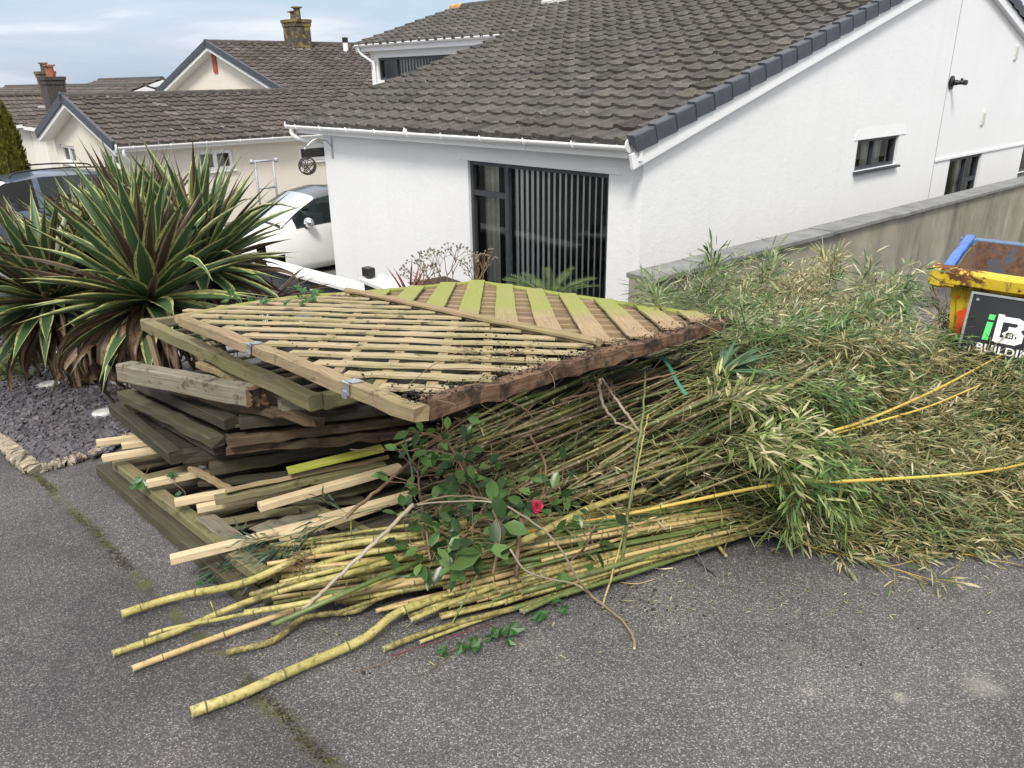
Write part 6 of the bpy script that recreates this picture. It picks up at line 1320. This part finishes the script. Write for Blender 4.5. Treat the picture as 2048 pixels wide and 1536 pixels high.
for k, (a, b_, c_) in enumerate((((1700, 560, .9), (1760, 540, 1.0), (1810, 525, 1.03)), ((1400, 560, .95), (1412, 520, 1.05), (1425, 492, 1.1)), ((1520, 550, .95), (1530, 520, 1.05), (1540, 480, 1.12)), ((1330, 600, .88), (1315, 575, .93), (1300, 560, .96)), ((1640, 540, .95), (1655, 515, 1.02), (1665, 495, 1.06)), ((1700, 600, .85), (1760, 575, .93), (1800, 565, .95)), ((1860, 640, .66), (1880, 610, .72), (1890, 590, .76)), ((1760, 620, .8), (1740, 560, .92), (1735, 530, 1.0)))):
    branch('bamboo_branch', [(q_[0], q_[1]+26, q_[2]-.05) for q_ in (a, b_, c_)], 'cane_thin_olive', .003, ('bushy grey-green tuft leaning towards the stained wall', 'upright leaf tuft against the white gable, tallest of the left part', 'thin dark tipped tuft rising in front of the coping', 'small dark tuft at the left edge of the leaves by the white corner', 'pale tuft just left of the gap before the stained wall', 'second tuft leaning at the stained wall, a little lower', 'straw tuft in front of the skip\'s yellow side', 'upright tuft between the two leaning ones')[k], 9, .10, .012, (DUSTY, GREY, GREY, GREY, STRAW+DUSTY, DUSTY+GREEN, STRAW, DUSTY)[k], 13, .15, 30+k, .7, tfrom=.0, rise=.1, droop=.05)
for k, (a, c_) in enumerate((((1480, 900, .52), (1660, 900, .45)), ((1500, 960, .4), (1640, 990, .3)), ((1400, 830, .62), (1500, 800, .66)), ((1560, 870, .5), (1700, 960, .36)), ((1440, 870, .6), (1560, 920, .5)))):
    branch('bamboo_branch', [a, ((a[0]+c_[0])/2, (a[1]+c_[1])/2-12, (a[2]+c_[2])/2+.05), c_], 'cane_thin_green', .0035, ('fresh lime green spray in the middle of the heap', 'fresh green spray hanging just above the long orange cane', 'bright green spray right of the trellis corner canes', 'lime green bushy spray spreading down to the straw leaves', 'fresh green spray overlapping the cut canes')[k], 12, .072, .0105, LIME+(GREEN if k % 2 else STRAW[:2]), 20, .22, 50+k, .6, tfrom=.05, rise=.05)
# fan of broad dark green blades in the middle of the leaves
fc = g(1440, 745, .74); m = MB(); dd_ = []; 
for i in range(34): an = math.radians(random.uniform(-10, 75)); dd_.append([math.cos(an), math.sin(an), random.uniform(-.05, .35)])
t = thing('grass_clump', fc, 'clump of broad dark green grass blades among the bamboo, right of the trellis', 'grass clump'); simple('blade', (.065, .125, .055), .5, var=.35, trans=.2); strap_leaves(m, fc, dd_, [random.uniform(.22, .34) for _ in dd_], [.016]*34, [random.uniform(.1, .8) for _ in dd_], (0, 0), segs=6); m.build('blades', [MT['blade']], t)

# ================================================================== BRANCHES, CAMELLIA, IVY, LOOSE BITS
random.seed(77); rng = np.random.default_rng(77)
def stick(name, pp, r0, r1, mat, label, n=30, sides=8, cat='stick', wob=.0015, parent=None):
    P_ = catmull(gp_(pp), n); m = MB(); m.tube([p+rng.normal(0, wob, 3) for p in P_], [r0+(r1-r0)*i/(n-1) for i in range(n)], sides, 0, True, 1); return m.build(name, [MT[mat], MT['cane_cut']], parent, label=label, cat=cat if parent is None else None), P_
stick('dead_stick', [(605, 1222, .10), (680, 1150, .2), (760, 1075, .3), (828, 1008, .38)], .0062, .008, 'bark_pale', 'straight pale weathered stick crossing the yellow poles at a steep angle')
stick('dead_stick', [(690, 1035, .3), (780, 960, .36), (870, 880, .42), (920, 835, .46)], .008, .006, 'bark_brown', 'brown stick rising from the battens towards the trellis corner')
stick('dead_stick', [(1032, 1152, .12), (1036, 1090, .24), (1042, 1036, .33)], .009, .009, 'bark_brown', 'short upright reddish brown stick below the pink flower')
o, PA = stick('arching_branch', [(830, 1008, .40), (900, 992, .42), (980, 1000, .42), (1060, 1040, .38), (1120, 1095, .28), (1160, 1165, .14), (1182, 1190, .05), (1230, 1228, .012), (1262, 1265, .01), (1270, 1296, .01)], .0032, .0052, 'bark_mid', 'long arching brown branch coming down onto the tarmac in the foreground', 44)
m = MB(); P2s = catmull(gp_([(1020, 1098, .3), (1050, 1140, .22), (1100, 1158, .14), (1150, 1168, .08), (1182, 1190, .05)]), 20); m.tube(P2s, .0034, 6); m.build('side_shoot', MT['bark_pale'], o)
m = MB(); m.tube(catmull(gp_([(835, 1010, .40), (870, 1005, .41), (960, 1002, .43), (1000, 1010, .42)]), 14), .003, 6); m.build('side_shoot', MT['bark_pale'], o)
o1_, _ = stick('upright_cane', [(1290, 742, .72), (1286, 830, .62), (1270, 930, .45), (1255, 1040, .26), (1238, 1155, .03)], .0042, .0075, 'cane_thin_green', 'tall thin green cane standing down to the tarmac in front of the heap', cat='bamboo cane')
stick('upright_cane', [(1296, 830, .6), (1282, 900, .48), (1262, 1000, .32), (1240, 1090, .15), (1205, 1215, .012)], .0032, .0042, 'cane_yellow', 'thin yellow cane beside the tall green one, ending in a tiny tuft', cat='bamboo cane')
stick('upright_cane', [(965, 1130, .2), (940, 1180, .14), (905, 1245, .05)], .0035, .0035, 'cane_green', 'thin green cane slanting down across the lower yellow poles', cat='bamboo cane')
o, _ = stick('bamboo_root', [(1200, 758, .74), (1203, 800, .66), (1235, 845, .55), (1282, 864, .5)], .007, .0045, 'bark_pale', 'pale jointed root hanging forked below the trellis edge', cat='root', wob=.002)
P3 = catmull(gp_([(1203, 756, .74), (1225, 790, .66), (1255, 830, .58), (1280, 866, .5)]), 24); m = MB(); m.tube([p+rng.normal(0, .0015, 3) for p in P3], [.0055+.0015*(i % 3 == 0) for i in range(24)], 7); m.build('root_prong', MT['bark_pale'], o)
m = MB(); c0_ = g(1203, 765, .72)
for k in range(40):
    p = c0_+rng.normal(0, .02, 3); pts = [p]; d = nrm(np.array([random.gauss(0, .4), random.gauss(0, .4), -1]))
    for _ in range(5): d = nrm(d+rng.normal(0, .3, 3)); p = p+d*.02; pts.append(p)
    m.tube(pts, .0012, 3)
m.build('root_hairs', MT['bark_brown'], o)
m = MB(); c0_ = g(600, 1120, .17)
for k in range(60):
    p = c0_+rng.normal(0, .015, 3); pts = [p]; d = nrm(rng.normal(size=3)+[0, -.3, -.3])
    for _ in range(5): d = nrm(d+rng.normal(0, .3, 3)); p = p+d*.012; pts.append(p)
    m.tube(pts, [.003-.0005*i for i in range(6)] if k < 12 else .0012, 4)
m.build('root_tuft', MT['bark_brown'], label='torn brown root tuft on the upper bent yellow pole', cat='roots')
for k, pp in enumerate(([(1010, 800, .55), (1050, 818, .53), (1075, 850, .48)], [(1120, 800, .6), (1230, 775, .66), (1350, 745, .72)], [(1060, 870, .5), (1090, 930, .42), (1085, 1000, .3)], [(880, 890, .46), (960, 960, .4), (1000, 1030, .3)], [(1400, 1010, .16), (1440, 960, .3), (1500, 900, .44)], [(700, 900, .42), (830, 900, .45), (1100, 905, .46)])):
    stick('dead_stick', pp, .0055 if k < 3 else .003, .004 if k < 3 else .002, 'bark_brown', ('short dark stick under the near edge of the trellis', 'reddish stick lying along the canes towards the right trellis corner', 'thin upright brown stick among the green canes', 'thin dark twig through the camellia leaves', 'pale twig over the canes near the lime yellow piece', 'very thin straight twig in the dark gap left of the canes')[k])
# fine curly tendrils
m = MB()
for k in range(150):
    px, py = random.uniform(860, 1480), random.uniform(830, 1060); h = hs(px, py)+.02; p = g(px, py, h); pts = [p]; d = nrm([random.gauss(0, 1), random.gauss(0, .6), random.gauss(0, .3)])
    for _ in range(9): d = nrm(d+rng.normal(0, .28, 3)*[1, 1, .6]); p = p+d*random.uniform(.012, .04); pts.append(p)
    m.tube(pts, random.uniform(.0006, .0014), 3, random.choice((0, 0, 1)), cap=False)
m.build('loose_tendrils', [MT['cane_yellow'], MT['bark_pale']], label='fine dry tendrils and shoots tangled over the cut canes', cat='twigs', kind='stuff')
# dry leaf litter over the canes
n = 1500; px = rng.uniform(860, 1500, n); py = rng.uniform(800, 1060, n); P_ = gv(px, py, hsv(px, py)*rng.uniform(.7, 1.05, n)); D = rng.normal(0, 1, (n, 3))*[1, 1, .35]; C_ = np.array(STRAW+GREY)[rng.integers(0, 9, n)]*rng.uniform(.6, 1.2, (n, 1))
build_leaves('leaf_litter', [leaf_arrays(P_, D, np.tile(Z, (n, 1))+rng.normal(0, .4, (n, 3)), rng.uniform(.03, .07, n), rng.uniform(.004, .009, n), rng.uniform(-.1, .3, n), C_)], MT['leaf_dry'], None, label='dry narrow leaves caught between the cut canes', cat='leaves', kind='stuff')
# camellia branches with glossy oval leaves
def camellia(pp, n, label, sd, spreadpx=60, flower=None, sz=.068):
    random.seed(sd); P_ = catmull(gp_(pp), 20); t = thing('camellia_branch', P_[0], label, 'camellia branch', None); m = MB(); m.tube(P_, [.005-.0001*i for i in range(20)], 6); B, D = [], []
    for k in range(n):
        i = random.randrange(2, 19); d = nrm(rng.normal(size=3)*[1, 1, .6]); q = P_[i]+d*random.uniform(.02, .15); m.tube([P_[i], (P_[i]+q)/2+Z*.004, q], .0016, 4, cap=False)
        for _ in range(random.choice((1, 1, 2))): B.append(q); D.append(d+rng.normal(0, .6, 3)+np.array([0, -.15, .05]))
    m.build('stem', MT['bark_brown'], t); B = np.array(B); D = np.array(D); N_ = len(B); C_ = np.array([(.035, .075, .018), (.022, .05, .014), (.06, .125, .028), (.11, .19, .055)])[rng.integers(0, 4, N_)]*rng.uniform(.7, 1.2, (N_, 1))
    Up = np.tile(np.array([0, -.5, 1.]), (N_, 1))+rng.normal(0, .5, (N_, 3)); chs = []
    V_, Cc = leaf_arrays(B, D, Up, rng.uniform(.7, 1.15, N_)*sz, rng.uniform(.42, .55, N_)*sz, rng.uniform(0, .3, N_), C_, .36, .12); V_ = V_.reshape(-1, 8, 3); mid = (V_[:, 2]+V_[:, 5])/2
    V_[:, 4] = V_[:, 5]+(V_[:, 4]-V_[:, 5])*1.25; V_[:, 6] = V_[:, 5]+(V_[:, 6]-V_[:, 5])*1.25
    build_leaves('leaves', [(V_.reshape(-1, 3), Cc)], MT['leaf_gloss'], t)
    if flower is not None:
        fl = MB(); c = g(*flower); no = nrm([-.1, -.75, .65])
        for ringi, (cnt_, rad, el) in enumerate(((7, .024, .2), (7, .021, .55), (6, .017, .95), (5, .011, 1.3))):
            for k in range(cnt_):
                a = 2*math.pi*k/cnt_+ringi*.4; e1 = nrm(np.cross(no, [1, .2, .3])); e2 = np.cross(no, e1); rd = e1*math.cos(a)+e2*math.sin(a); tg = np.cross(no, rd); dr = rd*math.cos(el)+no*math.sin(el); b0 = c+no*.003*ringi; vs = []
                for i, tt in enumerate((0, .35, .7, .92, 1.05)):
                    wv = rad*(.18, .62, .80, .6, .2)[i]; cup = no*(rad*.35*tt*tt)*(1 if ringi else .3)
                    for s_ in (-1, -.4, .4, 1): vs.append(b0+dr*rad*tt+tg*wv*s_*.62+cup+no*abs(s_)*rad*.16+rng.normal(0, .0008, 3))
                fl.add(vs, [(r_*4+q_, r_*4+q_+1, r_*4+q_+5, r_*4+q_+4) for r_ in range(4) for q_ in range(3)], 0, None, True)
        fl.build('flower', MT['petal'], t)
camellia([(860, 1120, .22), (850, 1040, .3), (840, 990, .4), (835, 940, .42)], 34, 'glossy green camellia sprig leftmost, at the top of the pale stick', 1)
camellia([(950, 1000, .36), (930, 950, .42), (905, 900, .48), (880, 870, .5)], 60, 'camellia branch with dark leaves deep in the shaded gap left of the canes', 2)
camellia([(900, 1100, .22), (940, 1060, .3), (970, 1010, .36), (1000, 960, .4)], 46, 'bushy camellia branch in the middle of the heap under the arching branch', 3)
camellia([(1040, 1060, .28), (1060, 1020, .33), (1090, 990, .36), (1130, 960, .38)], 34, 'camellia branch carrying the single pink flower', 4, flower=(1074, 1014, .355))
camellia([(985, 1150, .22), (995, 1100, .30), (1000, 1060, .36), (985, 1020, .40)], 9, 'camellia shoot with very large pale leaves in front of the heap', 5, sz=.115)
camellia([(1140, 1120, .12), (1165, 1100, .2), (1180, 1075, .26), (1190, 1050, .3)], 14, 'small camellia sprig right of the arching branch', 6)
camellia([(800, 1110, .2), (880, 1090, .25), (930, 1080, .28), (970, 1110, .24)], 30, 'low camellia branch lying on the yellow poles', 7)
# ivy
def ivy(pp, spots, label, sz=.05, name='ivy_sprig'):
    P_ = catmull(gp_(pp), 20); t = thing(name, P_[0], label, 'ivy'); m = MB(); m.tube(P_, .0016, 5); m.build('stem', MT['bark_brown'], t); m = MB(); cols_ = []
    for (px, py, h) in spots:
        c = g(px, py, h); a = random.uniform(0, 6.28); n_ = nrm(np.array([random.gauss(0, .35), -.25+random.gauss(0, .3), 1])); e1 = nrm(np.cross(n_, [math.cos(a), math.sin(a), 0])); e2 = np.cross(n_, e1); s_ = sz*random.uniform(.7, 1.15)
        sh = [(0, 0), (.28, -.18), (.55, -.02), (.38, .20), (.62, .52), (.25, .50), (0, 1.0), (-.25, .50), (-.62, .52), (-.38, .20), (-.55, -.02), (-.28, -.18)]
        vs = [c+n_*.006]+[c+e1*x*s_+e2*y*s_+n_*(-.004 if i % 2 else .002)*(1+abs(x)) for i, (x, y) in enumerate(sh)]; m.add(vs, [(0, i+1, (i+1) % 12+1) for i in range(12)])
    m.build('leaves', MT['ivy_green'], t)
simple('ivy_green', (.035, .095, .022), .38, var=.5, sc=25, trans=.1)
ivy([(880, 1310, .01), (930, 1290, .012), (980, 1275, .012), (1030, 1250, .015)], [(892, 1302, .015), (925, 1290, .02), (955, 1282, .025), (985, 1275, .02), (1003, 1268, .03), (1022, 1258, .03), (1015, 1280, .02), (945, 1296, .02)], 'ivy runner with a row of leaves flat on the tarmac in front of the poles')
ivy([(1060, 1190, .03), (1090, 1205, .02), (1120, 1210, .02), (1140, 1225, .02)], [(1082, 1225, .02), (1103, 1200, .035), (1133, 1218, .03)], 'small ivy sprig of three leaves on the tarmac near the arching branch', .055)
ivy([(300, 930, .2), (290, 950, .18), (275, 965, .17)], [(268, 970, .17), (285, 962, .18)], 'single dark ivy leaf lying on the mossy corner rail', .075)
ivy([(470, 590, .9), (560, 600, .9), (620, 595, .92), (700, 600, .93)], [(random.uniform(440, 700), random.uniform(575, 620), random.uniform(.82, .93)) for _ in range(26)], 'ivy trails behind the far left edge of the trellis', .05)
ivy([(340, 960, .2), (370, 985, .18), (360, 1000, .17)], [(352, 990, .18), (345, 945, .21)], 'tiny pale ivy sprig between two pale battens', .04)
ivy([(470, 1150, .06), (520, 1160, .05), (440, 1140, .06)], [(random.uniform(400, 520), random.uniform(1120, 1165), .04) for _ in range(12)], 'little ivy leaves at the corner of the bottom panel', .03)
# small loose things on the tarmac
def bit(name, p, q, r, mat, label, cat='twig'): m = MB(); m.tube(catmull(gp_([p, ((p[0]+q[0])/2+random.gauss(0, 4), (p[1]+q[1])/2+random.gauss(0, 4), p[2]), q]), 8), r, 6); m.build(name, MT[mat], None, label=label, cat=cat)
bit('twig', (1296, 1133, .006), (1346, 1136, .006), .003, 'cane_cut', 'short straight pale twig on the tarmac'); bit('twig', (1240, 1165, .006), (1312, 1158, .006), .0018, 'cane_tan', 'thin bent straw by the foot of the tall cane'); bit('twig', (1340, 1085, .02), (1432, 1152, .005), .0022, 'black_plastic', 'thin black twig on the tarmac below the lime yellow cane piece')
bit('twig', (700, 1345, .005), (800, 1310, .005), .0012, 'bark_brown', 'hair-thin brown stem in front of the mottled pole'); bit('twig', (840, 1350, .005), (905, 1305, .005), .0012, 'bark_brown', 'hair-thin stem below the ivy runner'); bit('twig', (990, 1245, .02), (780, 1312, .006), .0014, 'red_leaf', 'thin reddish stem running along the lowest pole')
m = MB()
for k in range(260):
    if k < 120: px, py = random.gauss(1290, 60), random.gauss(1190, 40)
    elif k < 180: px, py = random.gauss(1230, 25), random.gauss(1165, 15)
    else: px, py = random.uniform(500, 1900), random.uniform(1150, 1350)
    c = g(px, py, .003); r = random.uniform(.001, .004)*(2.2 if random.random() < .05 else 1); m.sphere(c, r, 5, 3, 0, (1.3, 1, .6))
m.build('soil_specks', MT['soil'], label='specks of dark soil on the tarmac before the heap', cat='soil', kind='stuff')
n = 260; px = rng.uniform(1150, 2040, n); py = rng.uniform(1090, 1230, n); px[:60] = rng.uniform(400, 1200, 60); py[:60] = rng.uniform(1200, 1330, 60); P_ = gv(px, py, np.full(n, .004)); D = rng.normal(0, 1, (n, 3))*[1, 1, .03]; C_ = np.array(STRAW)[rng.integers(0, 5, n)]
build_leaves('fallen_leaves', [leaf_arrays(P_, D, np.tile(Z, (n, 1)), rng.uniform(.012, .035, n), rng.uniform(.002, .005, n), np.zeros(n), C_)], MT['leaf_dry'], None, label='stray dry leaf bits scattered on the tarmac', cat='leaves', kind='stuff')
# moss and crumbs growing along the joint in the tarmac
P0_, P1_ = g(72, 950), g(661, 1530); n = 2600; tt = rng.random(n); dj = (P1_-P0_); sdj = nrm(np.cross(dj, Z)); keep = np.array([mnoise.noise(Vector((float(t_)*9, 1.3, 0))) > -.12 for t_ in tt]); tt = tt[keep]; n = len(tt)
w_ = rng.normal(0, .011, n); P_ = P0_[None]+tt[:, None]*dj[None]+w_[:, None]*sdj[None]; P_[:, 0] += np.array([.03*mnoise.noise(Vector((float(t_)*14, 5, 2))) for t_ in tt]); P_[:, 2] = GZ0-SLOPE*P_[:, 1]+.001
D = rng.normal(0, 1, (n, 3))*[1, 1, .2]+[0, 0, .5]; C_ = np.where((np.array([mnoise.noise(Vector((float(t_)*5, 8, 2))) for t_ in tt]) > -.05)[:, None], np.array([[.09, .10, .028]]), np.array([[.05, .038, .025]]))*rng.uniform(.5, 1.4, (n, 1))
build_leaves('joint_moss', [leaf_arrays(P_, D, np.tile(Z, (n, 1)), rng.uniform(.003, .009, n), rng.uniform(.003, .006, n), np.zeros(n), C_)], MT['leaf_dry'], None, label='moss and dirt growing along the tarmac joint', cat='moss', kind='stuff')
# white scrap and strap
c = g(402, 938, .2); m = MB(); vs = [c+rng.normal(0, .014, 3)*[1.4, 1, 1] for _ in range(14)]; m.add(vs, [(i, (i+3) % 14, (i+7) % 14) for i in range(14)]); m.build('paper_scrap', MT['sign_white'], None, label='crumpled white scrap stuck between the dark panels', cat='litter')
m = MB(); P_ = catmull(gp_([(1322, 712, .74), (1340, 735, .72), (1352, 760, .70), (1372, 790, .66)]), 12)
for i in range(11): m.beam(P_[i], P_[i+1], .016, .0015, gn, ch=0)
m.build('green_strap', MT['strap_green'], None, label='green plastic strap end under the right part of the trellis', cat='strap')
m = MB(); P_ = catmull(gp_([(806, 870, .5), (815, 905, .44), (824, 945, .38), (822, 980, .32)]), 12)
for i in range(11): m.beam(P_[i], P_[i+1], .007, .0012, gn, ch=0)
m.build('green_strap', MT['strap_green'], None, label='narrow green strap hanging in the dark gap by the left canes', cat='strap')
